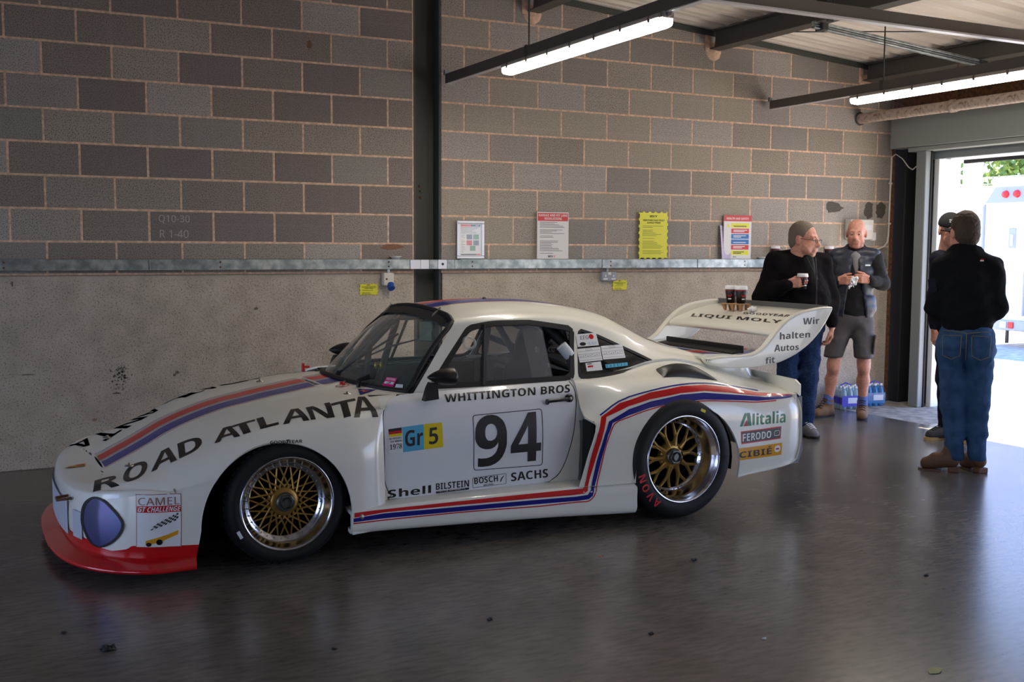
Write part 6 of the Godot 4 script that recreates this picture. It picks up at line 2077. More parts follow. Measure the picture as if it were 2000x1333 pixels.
# ---------------------------------------------------------------- people: smooth-joined distance fields meshed as surface nets
class Field:
	var A := PackedVector3Array(); var B := PackedVector3Array()
	var RA := PackedFloat32Array(); var RB := PackedFloat32Array()
	var T := PackedInt32Array()
	var EB: Array[Basis] = []
	var k := 0.04
	var noise: FastNoiseLite = null
	var amp := 0.0
	var quilt := 0.0
	var cut: Array = []          # [point, normal]: removed where (p - point).normal > 0
	func cap(a: Vector3, b: Vector3, ra: float, rb: float) -> void:
		A.append(a); B.append(b); RA.append(ra); RB.append(rb); T.append(0); EB.append(Basis())
	func ell(c: Vector3, r: Vector3, bs := Basis()) -> void:
		A.append(c); B.append(r); RA.append(minf(r.x, minf(r.y, r.z))); RB.append(maxf(r.x, maxf(r.y, r.z))); T.append(1); EB.append(bs.inverse())
	func dig(c: Vector3, r: float) -> void:
		A.append(c); B.append(Vector3.ZERO); RA.append(r); RB.append(r); T.append(2); EB.append(Basis())
	func one(i: int, p: Vector3) -> float:
		if T[i] == 1:
			var q: Vector3 = EB[i] * (p - A[i])
			var r: Vector3 = B[i]
			var k0 := (q / r).length()
			var k1 := (q / (r * r)).length()
			return k0 * (k0 - 1.0) / maxf(k1, 1e-6)
		if T[i] == 2:
			return p.distance_to(A[i]) - RA[i]
		var ab: Vector3 = B[i] - A[i]
		var ap: Vector3 = p - A[i]
		var t := clampf(ap.dot(ab) / maxf(ab.length_squared(), 1e-9), 0.0, 1.0)
		return (ap - ab * t).length() - (RA[i] + (RB[i] - RA[i]) * t)
	func at(p: Vector3, list: PackedInt32Array) -> float:
		var d := 1e3
		var sk := k
		for i in list:
			if T[i] == 2: continue
			var e := one(i, p)
			var h := sk - absf(d - e)
			if h > 0.0: d = minf(d, e) - h * h / (4.0 * sk)
			else: d = minf(d, e)
		for i in list:
			if T[i] != 2: continue
			var e := -one(i, p)
			var kk := 0.010
			var h := kk - absf(d - e)
			d = maxf(d, e) + (h * h / (4.0 * kk) if h > 0.0 else 0.0)
		if amp > 0.0: d += amp * noise.get_noise_3dv(p)
		if quilt > 0.0: d += quilt * (pow(absf(sin(p.y * 36.0)), 0.6) * -1.0 + 0.6)
		for c in cut:
			d = maxf(d, (p - c[0]).dot(c[1]))
		return d
	func mesh(cell: float, vs: PackedVector3Array, ix: PackedInt32Array) -> Array:
		var lo := Vector3(1e9, 1e9, 1e9); var hi := -lo
		for i in A.size():
			if T[i] == 2: continue
			var r := RB[i] if T[i] == 1 else maxf(RA[i], RB[i])
			var m := Vector3(r, r, r)
			lo = lo.min(A[i] - m); hi = hi.max(A[i] + m)
			if T[i] == 0:
				lo = lo.min(B[i] - m); hi = hi.max(B[i] + m)
		lo -= Vector3.ONE * cell * 2.0; hi += Vector3.ONE * cell * 2.0
		var nb := 6
		var bs := cell * nb
		var dims := Vector3i(((hi - lo) / bs).ceil())
		var hd := bs * 0.8661
		var first := vs.size()
		var cells := {}
		var quads := PackedInt64Array()
		var val := PackedFloat32Array()
		val.resize(343)
		var all := A.size()
		for bz in dims.z:
			for by in dims.y:
				for bx in dims.x:
					var c := lo + Vector3(bx + 0.5, by + 0.5, bz + 0.5) * bs
					var ds := PackedFloat32Array()
					ds.resize(all)
					var dm := 1e3
					for i in all:
						var e := one(i, c)
						ds[i] = e
						if T[i] != 2 and e < dm: dm = e
					if dm > hd + k * 0.5 + amp or dm < -hd * 1.6 - 0.03: 
						continue
					var list := PackedInt32Array()
					for i in all:
						if T[i] == 2:
							if ds[i] < hd + 0.02: list.append(i)
						elif ds[i] < dm + 2.0 * hd + k: list.append(i)
					var o := lo + Vector3(bx, by, bz) * bs
					var n := 0
					var any_in := false; var any_out := false
					for z in 7:
						for y in 7:
							for x in 7:
								var v := at(o + Vector3(x, y, z) * cell, list)
								val[n] = v
								if v < 0.0: any_in = true
								else: any_out = true
								n += 1
					if not (any_in and any_out): continue
					for z in 6:
						for y in 6:
							for x in 6:
								var q := x + y * 7 + z * 49
								var v0 := val[q]; var v1 := val[q + 1]; var v2 := val[q + 7]; var v3 := val[q + 8]
								var v4 := val[q + 49]; var v5 := val[q + 50]; var v6 := val[q + 56]; var v7 := val[q + 57]
								var s := int(v0 < 0.0) + int(v1 < 0.0) + int(v2 < 0.0) + int(v3 < 0.0) + int(v4 < 0.0) + int(v5 < 0.0) + int(v6 < 0.0) + int(v7 < 0.0)
								if s == 0 or s == 8: continue
								var sum := Vector3.ZERO
								var m := 0
								if (v0 < 0.0) != (v1 < 0.0): sum += Vector3(v0 / (v0 - v1), 0, 0); m += 1
								if (v2 < 0.0) != (v3 < 0.0): sum += Vector3(v2 / (v2 - v3), 1, 0); m += 1
								if (v4 < 0.0) != (v5 < 0.0): sum += Vector3(v4 / (v4 - v5), 0, 1); m += 1
								if (v6 < 0.0) != (v7 < 0.0): sum += Vector3(v6 / (v6 - v7), 1, 1); m += 1
								if (v0 < 0.0) != (v2 < 0.0): sum += Vector3(0, v0 / (v0 - v2), 0); m += 1
								if (v1 < 0.0) != (v3 < 0.0): sum += Vector3(1, v1 / (v1 - v3), 0); m += 1
								if (v4 < 0.0) != (v6 < 0.0): sum += Vector3(0, v4 / (v4 - v6), 1); m += 1
								if (v5 < 0.0) != (v7 < 0.0): sum += Vector3(1, v5 / (v5 - v7), 1); m += 1
								if (v0 < 0.0) != (v4 < 0.0): sum += Vector3(0, 0, v0 / (v0 - v4)); m += 1
								if (v1 < 0.0) != (v5 < 0.0): sum += Vector3(1, 0, v1 / (v1 - v5)); m += 1
								if (v2 < 0.0) != (v6 < 0.0): sum += Vector3(0, 1, v2 / (v2 - v6)); m += 1
								if (v3 < 0.0) != (v7 < 0.0): sum += Vector3(1, 1, v3 / (v3 - v7)); m += 1
								var gx := bx * 6 + x; var gy := by * 6 + y; var gz := bz * 6 + z
								var key := gx + gy * 4096 + gz * 16777216
								cells[key] = vs.size()
								vs.append(o + (Vector3(x, y, z) + sum / m) * cell)
								if (v0 < 0.0) != (v1 < 0.0): quads.append(key * 8 + 0 + (4 if v0 < 0.0 else 0))
								if (v0 < 0.0) != (v2 < 0.0): quads.append(key * 8 + 1 + (4 if v0 < 0.0 else 0))
								if (v0 < 0.0) != (v4 < 0.0): quads.append(key * 8 + 2 + (4 if v0 < 0.0 else 0))
		for e in quads:
			var key: int = e >> 3
			var ax: int = e & 3
			var inside: bool = (e & 4) != 0
			var d1: int; var d2: int
			if ax == 0: d1 = 4096; d2 = 16777216
			elif ax == 1: d1 = 16777216; d2 = 1
			else: d1 = 1; d2 = 4096
			var a = cells.get(key); var b = cells.get(key - d1); var c2 = cells.get(key - d1 - d2); var d = cells.get(key - d2)
			if a == null or b == null or c2 == null or d == null: continue
			if inside: ix.append_array(PackedInt32Array([a, c2, b, a, d, c2]))
			else: ix.append_array(PackedInt32Array([a, b, c2, a, c2, d]))
		return [vs, ix]

func field_mesh(parts: Array) -> ArrayMesh:
	# parts: [field, cell] pairs, all in one mesh
	var vs := PackedVector3Array(); var ix := PackedInt32Array()
	for p in parts:
		var r: Array = p[0].mesh(p[1], vs, ix)
		vs = r[0]; ix = r[1]
	var ns := PackedVector3Array()
	ns.resize(vs.size())
	for i in range(0, ix.size(), 3):
		var n := (vs[ix[i + 2]] - vs[ix[i]]).cross(vs[ix[i + 1]] - vs[ix[i]])
		ns[ix[i]] += n; ns[ix[i + 1]] += n; ns[ix[i + 2]] += n
	for i in ns.size(): ns[i] = ns[i].normalized()
	var arr := []
	arr.resize(Mesh.ARRAY_MAX)
	arr[Mesh.ARRAY_VERTEX] = vs; arr[Mesh.ARRAY_NORMAL] = ns; arr[Mesh.ARRAY_INDEX] = ix
	var am := ArrayMesh.new()
	am.add_surface_from_arrays(Mesh.PRIMITIVE_TRIANGLES, arr)
	return am

func cloth_field(k: float, amp: float, freq: float, seed_: int) -> Field:
	var f := Field.new()
	f.k = k
	f.amp = amp
	var n := FastNoiseLite.new()
	n.noise_type = FastNoiseLite.TYPE_SIMPLEX_SMOOTH
	n.frequency = freq
	n.fractal_octaves = 2
	n.seed = seed_
	f.noise = n
	return f

func add_head(f: Field, c: Vector3, bs: Basis, s: float, chubby := 0.0) -> void:
	var e := func(p: Vector3) -> Vector3: return c + bs * (p * s)
	f.ell(e.call(Vector3(0, 0.035, -0.012)), Vector3(0.077, 0.095, 0.098) * s, bs)
	f.ell(e.call(Vector3(0, -0.035, 0.03)), Vector3(0.060 + chubby * 0.5, 0.085, 0.070) * s, bs)
	f.cap(e.call(Vector3(-0.012, -0.102, 0.066)), e.call(Vector3(0.012, -0.102, 0.066)), 0.023 * s, 0.023 * s)
	for q in [-1, 1]:
		f.cap(e.call(Vector3(q * 0.036, -0.025, 0.066)), e.call(Vector3(q * (0.040 + chubby), -0.06, 0.045)), 0.026 * s, (0.03 + chubby * 0.6) * s)
		f.ell(e.call(Vector3(q * 0.081, -0.004, -0.012)), Vector3(0.011, 0.033, 0.020) * s, bs * Basis(Vector3.UP, q * 0.35))
		f.cap(e.call(Vector3(q * 0.012, -0.036, 0.104)), e.call(Vector3(q * 0.009, -0.03, 0.100)), 0.0095 * s, 0.008 * s)
		f.dig(e.call(Vector3(q * 0.031, 0.002, 0.106)), 0.0155 * s)
	f.cap(e.call(Vector3(-0.038, 0.021, 0.079)), e.call(Vector3(0.038, 0.021, 0.079)), 0.015 * s, 0.015 * s)
	f.cap(e.call(Vector3(0, 0.012, 0.094)), e.call(Vector3(0, -0.031, 0.117)), 0.009 * s, 0.0135 * s)
	f.cap(e.call(Vector3(-0.018, -0.061, 0.090)), e.call(Vector3(0.018, -0.061, 0.090)), 0.009 * s, 0.009 * s)
	f.cap(e.call(Vector3(-0.016, -0.074, 0.088)), e.call(Vector3(0.016, -0.074, 0.088)), 0.009 * s, 0.009 * s)
	f.cap(e.call(Vector3(0, -0.06, -0.018)), e.call(Vector3(0, -0.20, -0.035)), (0.058 + chubby) * s, (0.064 + chubby) * s)

func face_bits(parent: Node, c: Vector3, bs: Basis, s: float, lip: Material, brow: Material) -> void:
	var e := func(p: Vector3) -> Vector3: return c + bs * (p * s)
	for q in [-1, 1]:
		var st := ST()
		lathe(st, [Vector2(0, 0.0125), Vector2(0.006, 0.011), Vector2(0.0105, 0.0065), Vector2(0.0125, 0.0)], e.call(Vector3(q * 0.031, 0.001, 0.0865)), bs * Basis(Vector3.RIGHT, PI / 2), 12)
		obj("eye", st, M.eye_white, parent)
		st = ST()
		lathe(st, [Vector2(0, 0.0008), Vector2(0.0055, 0.0)], e.call(Vector3(q * 0.031, 0.001, 0.0992)), bs * Basis(Vector3.RIGHT, PI / 2), 10)
		obj("iris", st, M.eye_dark, parent)
		st = ST()
		tube(st, [e.call(Vector3(q * 0.016, 0.024, 0.0965)), e.call(Vector3(q * 0.032, 0.029, 0.094)), e.call(Vector3(q * 0.047, 0.023, 0.085))], [0.003 * s, 0.0042 * s, 0.002 * s], 6)
		obj("eyebrow", st, brow, parent)
		st = ST()
		tube(st, [e.call(Vector3(q * 0.019, 0.0035, 0.0975)), e.call(Vector3(q * 0.031, 0.0085, 0.1005)), e.call(Vector3(q * 0.044, 0.003, 0.094))], 0.0025 * s, 6)
		obj("eyelid", st, M.skin, parent)
	var st := ST()
	tube(st, [e.call(Vector3(-0.024, -0.068, 0.0925)), e.call(Vector3(-0.008, -0.066, 0.0995)), e.call(Vector3(0.008, -0.066, 0.0995)), e.call(Vector3(0.024, -0.068, 0.0925))], [0.002, 0.0038, 0.0038, 0.002], 6)
	obj("mouth", st, lip, parent)

# a hand: wrist w, fingers along X, index side along Y, palm towards Z (orthonormal); curl per joint in radians
func add_hand(f: Field, w: Vector3, X: Vector3, Y: Vector3, Z: Vector3, curl: Array, thumb: Array, s := 1.0) -> void:
	for i in 4:
		var off := (0.030 - 0.0195 * i) * s
		var root := w + X * (0.088 - absf(i - 1.2) * 0.004) * s + Y * off
		f.cap(w + X * 0.012 * s + Y * off * 0.75, root, 0.0145 * s, 0.0105 * s)
		var a := 0.0
		var p := root
		var lens := [0.044, 0.028, 0.021]
		var ls: float = [0.94, 1.04, 0.98, 0.8][i]
		for j in 3:
			a += curl[j] * (1.0 + 0.06 * i)
			var q: Vector3 = p + (X * cos(a) + Z * sin(a)) * lens[j] * ls * s
			f.cap(p, q, (0.0095 - 0.0008 * j) * s, (0.0088 - 0.0008 * j) * s)
			p = q
	# thumb from the side of the palm near its base
	var t0 := w + X * 0.025 * s + Y * 0.026 * s + Z * 0.006 * s
	var t1: Vector3 = t0 + (X * thumb[0] + Y * thumb[1] + Z * thumb[2]).normalized() * 0.042 * s
	var t2: Vector3 = t1 + (X * thumb[3] + Y * thumb[4] + Z * thumb[5]).normalized() * 0.032 * s
	var t3: Vector3 = t2 + (X * thumb[3] + Y * thumb[4] + Z * thumb[5]).normalized() * 0.022 * s
	f.cap(t0, t1, 0.0145 * s, 0.0115 * s)
	f.cap(t1, t2, 0.0115 * s, 0.010 * s)
	f.cap(t2, t3, 0.010 * s, 0.0085 * s)

func shoe(parent: Node, heel: Vector3, toe: Vector3, upper: Material, sole: Material, high: float, heeled := 0.0) -> void:
	# heel and toe on the floor plane
	var d := (toe - heel); d.y = 0
	var L := d.length()
	var x := d.normalized(); var z := x.cross(Vector3.UP)
	var f := Field.new()
	f.k = 0.03
	var b := heel + Vector3(0, heeled, 0)
	f.cap(b + x * 0.045 + Vector3(0, 0.045, 0), b + x * (L - 0.05) + Vector3(0, 0.035 - heeled * 0.7, 0), 0.042, 0.038)
	f.cap(b + x * (L * 0.55) + Vector3(0, 0.04, 0), b + x * (L - 0.06) + z * 0.01 + Vector3(0, 0.034 - heeled * 0.7, 0), 0.046, 0.038)
	f.cap(b + x * 0.06 + Vector3(0, 0.06, 0), b + x * 0.065 + Vector3(0, high, 0), 0.046, 0.048)
	f.cap(b + x * 0.09 + Vector3(0, 0.06, 0), b + x * (L * 0.6) + Vector3(0, 0.062, 0), 0.045, 0.032)
	f.cut = [[heel + Vector3(0, 0.012, 0), Vector3.DOWN]]
	obj("shoe_upper", field_mesh([[f, 0.009]]), upper, parent)
	var st := ST()
	var pts := PackedVector2Array()
	for e in [[0.0, -0.026], [0.0, 0.026], [0.05, 0.038], [0.5, 0.036], [0.72, 0.05], [0.88, 0.044], [0.98, 0.022], [1.0, 0.0], [0.97, -0.024], [0.86, -0.042], [0.7, -0.044], [0.5, -0.034], [0.05, -0.036]]:
		if heeled > 0.0: pts.append(Vector2(lerpf(0.42, 1.0, e[0]) * (L + 0.005), e[1] * 0.92))
		else: pts.append(Vector2(e[0] * (L + 0.01), e[1]))
	prism(st, round_poly(Array(pts), 0.02, 2), 0.0, 0.010 if heeled > 0.0 else 0.022, heel + Vector3(0, heeled * 0.0, 0), Basis(x, -z, Vector3.UP))
	if heeled > 0.0: box(st, heel + x * 0.035 + Vector3(0, heeled * 0.5 + 0.004, 0), Vector3(0.075, heeled + 0.008, 0.07), 0.004, Basis(x, Vector3.UP, z * -1.0))
	obj("shoe_sole", st, sole, parent)

func laces(parent: Node, heel: Vector3, toe: Vector3, y0: float, y1: float, m: Material) -> void:
	var d := toe - heel; d.y = 0
	var x := d.normalized(); var z := x.cross(Vector3.UP)
	var st := ST()
	for k in 5:
		var t := k / 4.0
		var c := heel + x * lerpf(0.19, 0.115, t) + Vector3(0, lerpf(y0, y1, t), 0)
		tube(st, [c - z * 0.028 - Vector3(0, 0.006, 0), c + x * 0.004 + Vector3(0, 0.004, 0), c + z * 0.028 - Vector3(0, 0.006, 0)], 0.0035, 5)
	obj("laces", st, m, parent)

func people_materials() -> void:
	var sk := tri(mat("skin", srgb(206, 156, 136), 0.55), noise_tex(0.03, [[0.2, Color(0.9, 0.8, 0.78)], [0.6, Color(1, 0.97, 0.96)], [0.9, Color(1, 0.88, 0.85)]], 111, 256, 4), 5.0, false)
	sk.subsurf_scatter_enabled = true
	sk.subsurf_scatter_strength = 0.08
	mat("lip", srgb(172, 98, 88), 0.5)
	mat("eye_white", srgb(226, 220, 214), 0.25)
	mat("eye_dark", srgb(52, 44, 38), 0.2)
	var fz := noise_tex(0.2, [[0.2, grey(0.7)], [0.8, grey(1)]], 113, 256, 3)
	tri(mat("fleece_black", srgb(28, 26, 29), 0.95, 0.0, 0.2), fz, 8.0, false)
	tri(mat("fleece_dark", srgb(30, 32, 35), 0.95, 0.0, 0.2), fz, 8.0, false)
	tri(mat("jacket_navy", srgb(30, 31, 48), 0.85, 0.0, 0.3), fz, 8.0, false)
	mat("shirt_black", srgb(20, 20, 22), 0.9)
	mat("shirt_grey", srgb(128, 126, 130), 0.9)
	tri(mat("denim", srgb(58, 88, 124), 0.9, 0.0, 0.25), noise_tex(0.012, [[0.25, Color(0.80, 0.82, 0.86)], [0.55, Color(0.93, 0.94, 0.96)], [0.8, Color(1, 1, 1)]], 115, 512, 5), 1.5, false)
	tri(mat("denim_dark", srgb(44, 64, 100), 0.9, 0.0, 0.25), noise_tex(0.04, [[0.25, Color(0.62, 0.66, 0.72)], [0.55, Color(0.88, 0.9, 0.94)], [0.8, Color(1, 1, 1)]], 116, 512, 5), 3.0, false)
	mat("seam_thread", srgb(120, 112, 92), 0.8)
	mat("gilet", srgb(44, 50, 64), 0.45, 0.0, 0.5)
	mat("shorts_grey", srgb(86, 82, 84), 0.9)
	mat("hair_grey", srgb(112, 100, 88), 0.8)
	mat("hair_brown", srgb(60, 48, 36), 0.75)
	mat("hair_stubble", srgb(150, 118, 102), 0.85)
	mat("boot_brown", srgb(118, 88, 62), 0.8)
	mat("boot_leather", srgb(98, 68, 48), 0.55)
	mat("sole_dark", srgb(40, 38, 38), 0.85)
	mat("sole_tan", srgb(170, 140, 96), 0.85)
	mat("shoe_grey", srgb(112, 112, 116), 0.8)
	mat("shoe_dark", srgb(48, 50, 56), 0.85)
	mat("sock_blue", srgb(92, 112, 176), 0.9)
	mat("cap_black", srgb(24, 24, 27), 0.9)
	mat("lens_dark", srgb(14, 14, 18), 0.1)
	mat("frame_metal", srgb(60, 56, 54), 0.3, 0.8)
	mat("paper_white", srgb(232, 232, 236), 0.8)

func torso_field(f: Field, pel: Vector3, chest: Vector3, sl: Vector3, sr: Vector3, yaw: float, w: float, d: float, belly := 0.0, hem := 0.06) -> void:
	var bs := Basis(Vector3.UP, yaw)
	f.ell(chest, Vector3(w * 0.98, 0.24, d), bs)
	f.ell((pel + chest) * 0.5 + bs * Vector3(0, -0.01, belly), Vector3(w * 0.94, 0.24, d * 1.02 + belly * 0.5), bs)
	f.ell(pel + Vector3(0, hem, 0) + bs * Vector3(0, 0, belly * 0.5), Vector3(w * 0.95, 0.15, d * 0.98 + belly * 0.4), bs)
	f.cap(sl + Vector3(0, 0.005, 0), (sl + sr) * 0.5 + Vector3(0, 0.06, 0), 0.07, 0.07)
	f.cap(sr + Vector3(0, 0.005, 0), (sl + sr) * 0.5 + Vector3(0, 0.06, 0), 0.07, 0.07)

func person_root(label: String, at: Vector3, turn: float) -> Node3D:
	return thing("person", label, "person", at, turn)

func person_one() -> void:
	# heavy-set man in black fleece with a paper cup, looking to the right
	var p := person_root("man in black fleece and glasses holding a paper coffee cup behind the wing", Vector3(3.11, 0, 1.166), deg_to_rad(-41.5))
	var yaw := deg_to_rad(32.0)
	var sl := Vector3(-0.150, 1.435, 0.10); var sr := Vector3(0.205, 1.425, -0.10)
	var el := Vector3(-0.255, 1.150, 0.10); var er := Vector3(0.285, 1.13, -0.10)
	var wl := Vector3(-0.055, 1.262, 0.30); var wr := Vector3(0.300, 0.905, -0.01)
	var hc := Vector3(0.062, 1.615, 0.05); var hb := Basis(Vector3.UP, deg_to_rad(66.0)) * Basis(Vector3.RIGHT, 0.05); var hs := 1.10
	# skin: head, neck, hands on a slim inner body
	var body := cloth_field(0.05, 0.0, 1.0, 1)
	body.cap(Vector3(0.05, 0.95, 0), Vector3(0.03, 1.38, 0.0), 0.10, 0.09)
	body.cap(sl, el, 0.045, 0.04); body.cap(el, wl, 0.04, 0.03)
	body.cap(sr, er, 0.045, 0.04); body.cap(er, wr, 0.04, 0.03)
	body.cap(Vector3(-0.03, 0.92, 0.03), Vector3(-0.04, 0.1, 0.05), 0.06, 0.04); body.cap(Vector3(0.13, 0.92, -0.04), Vector3(0.12, 0.1, 0.0), 0.06, 0.04)
	var head := Field.new(); head.k = 0.022
	add_head(head, hc, hb, hs, 0.014)
	var hl := Field.new(); hl.k = 0.010
	hl.cap(wl + Vector3(-0.05, -0.015, -0.05), wl, 0.032, 0.028)
	add_hand(hl, wl + Vector3(0.0, 0.004, 0.005), Vector3(0.97, 0.12, 0.2).normalized(), Vector3(-0.12, 0.99, 0).normalized(), Vector3(0.2, 0, -0.97).normalized(), [0.35, 0.75, 0.6], [0.75, 0.4, 0.6, 0.9, 0.1, 0.5])
	var hr := Field.new(); hr.k = 0.010
	hr.cap(wr + Vector3(0, 0.05, 0), wr, 0.032, 0.027)
	add_hand(hr, wr, Vector3(-0.05, -1, 0.08).normalized(), Vector3(0.15, 0.08, 1).normalized(), Vector3(-1, 0, 0.12).normalized(), [0.45, 0.55, 0.4], [0.8, 0.35, 0.4, 0.9, 0.0, 0.35])
	obj("body", field_mesh([[body, 0.03], [head, 0.0058], [hl, 0.0048], [hr, 0.0055]]), M.skin, p)
	face_bits(p, hc, hb, hs, M.lip, M.hair_grey)
	# hair: cap of the skull, cut back from the brow
	var hair := cloth_field(0.02, 0.004, 40.0, 7)
	hair.ell(hc + hb * Vector3(0, 0.046, -0.022) * hs, Vector3(0.083, 0.097, 0.100) * hs, hb)
	hair.ell(hc + hb * Vector3(0, -0.01, -0.055) * hs, Vector3(0.075, 0.075, 0.062) * hs, hb)
	hair.cut = [[hc + hb * Vector3(0, 0.06, 0.045) * hs, (hb * Vector3(0, -0.45, 0.9)).normalized()], [hc + hb * Vector3(0, -0.055, -0.02) * hs, (hb * Vector3(0, -1, 0.5)).normalized()], [hc + hb * Vector3(0, 0.0, 0.02) * hs, (hb * Vector3(0, -0.62, 0.78)).normalized()]]
	obj("hair", field_mesh([[hair, 0.0075]]), M.hair_grey, p)
	# goatee stubble
	var go := cloth_field(0.02, 0.002, 60.0, 8)
	go.cap(hc + hb * Vector3(-0.016, -0.098, 0.069) * hs, hc + hb * Vector3(0.016, -0.098, 0.069) * hs, 0.023, 0.023)
	obj("beard", field_mesh([[go, 0.006]]), M.hair_stubble, p)
	# spectacles
	var st := ST()
	for q in [-1, 1]:
		var ring := []
		for k in 13:
			var a := TAU * k / 12.0
			ring.append(hc + hb * (Vector3(q * 0.033 + cos(a) * 0.023, -0.004 + sin(a) * 0.016, 0.112) * hs))
		tube(st, ring, 0.0016, 5, false)
		tube(st, [hc + hb * (Vector3(q * 0.056, 0.004, 0.110) * hs), hc + hb * (Vector3(q * 0.083, 0.006, 0.07) * hs), hc + hb * (Vector3(q * 0.085, 0.012, 0.0) * hs)], 0.0022, 5)
	tube(st, [hc + hb * (Vector3(-0.01, 0.0, 0.113) * hs), hc + hb * (Vector3(0.01, 0.0, 0.113) * hs)], 0.0018, 5)
	obj("spectacles", st, M.frame_metal, p)
	# clothing
	var f := cloth_field(0.06, 0.014, 7.0, 21)
	torso_field(f, Vector3(0.055, 0.985, 0.0), Vector3(0.03, 1.29, 0.0), sl, sr, yaw, 0.222, 0.150, 0.055, 0.08)
	f.cap(sl, el, 0.088, 0.075); f.cap(el, wl - (wl - el).normalized() * 0.01, 0.073, 0.05)
	f.cap(sr, er, 0.086, 0.068); f.cap(er, wr + Vector3(0, 0.03, 0), 0.066, 0.048)
	f.cap(Vector3(0.045, 1.47, 0.01), Vector3(0.05, 1.515, 0.015), 0.085, 0.078)
	f.cut = [[Vector3(0.05, 1.512, 0.015), Vector3(0.25, 1, 0.35).normalized()], [Vector3(0.05, 0.945, 0), Vector3.DOWN]]
	# keep the sleeves below the hem line: the cut applies to the trunk only on this side of the arm
	f.cut.resize(1)
	obj("fleece_jacket", field_mesh([[f, 0.0145]]), M.fleece_black, p)
	# shirt in the open front
	var sh := Field.new(); sh.k = 0.03
	sh.cap(Vector3(0.085, 1.46, 0.075), Vector3(0.125, 1.30, 0.115), 0.055, 0.05)
	obj("shirt", field_mesh([[sh, 0.012]]), M.shirt_black, p)
	# zip edges
	st = ST()
	for s in [-0.02, 0.022]:
		tube(st, [Vector3(0.115 + s * 1.6, 1.475, 0.145 - s), Vector3(0.15 + s * 0.5, 1.36, 0.20), Vector3(0.165, 1.22, 0.235), Vector3(0.165, 1.06, 0.235)], 0.006, 5)
	obj("zip", st, M.sole_dark, p)
	st = ST(); box(st, Vector3(0.166, 1.055, 0.243), Vector3(0.01, 0.03, 0.008), 0.002); obj("zip_pull", st, M.galvanised_new, p)
	# jeans
	var j := cloth_field(0.045, 0.016, 8.0, 23)
	j.ell(Vector3(0.05, 0.93, 0.0), Vector3(0.205, 0.13, 0.15), Basis(Vector3.UP, yaw))
	j.cap(Vector3(-0.035, 0.88, 0.045), Vector3(-0.045, 0.50, 0.075), 0.112, 0.078); j.cap(Vector3(-0.045, 0.50, 0.075), Vector3(-0.03, 0.10, 0.06), 0.078, 0.064)
	j.cap(Vector3(0.125, 0.88, -0.035), Vector3(0.125, 0.50, 0.0), 0.112, 0.080); j.cap(Vector3(0.125, 0.50, 0.0), Vector3(0.115, 0.10, 0.0), 0.080, 0.064)
	j.cut = [[Vector3(0, 0.075, 0), Vector3.DOWN]]
	obj("jeans", field_mesh([[j, 0.0145]]), M.denim_dark, p)
	shoe(p, Vector3(0.075, 0, -0.05), Vector3(0.205, 0, 0.165), M.shoe_grey, M.sole_dark, 0.075)
	laces(p, Vector3(0.075, 0, -0.05), Vector3(0.205, 0, 0.165), 0.085, 0.12, M.paper_white)
	shoe(p, Vector3(-0.07, 0, 0.01), Vector3(0.03, 0, 0.24), M.shoe_grey, M.sole_dark, 0.075)
	# the cup he holds is a thing of its own
	var cw: Vector3 = p.transform * Vector3(0.056, 1.225, 0.292)
	paper_cup(cw, "black paper coffee cup with white lid held by the man in fleece", 0.0)

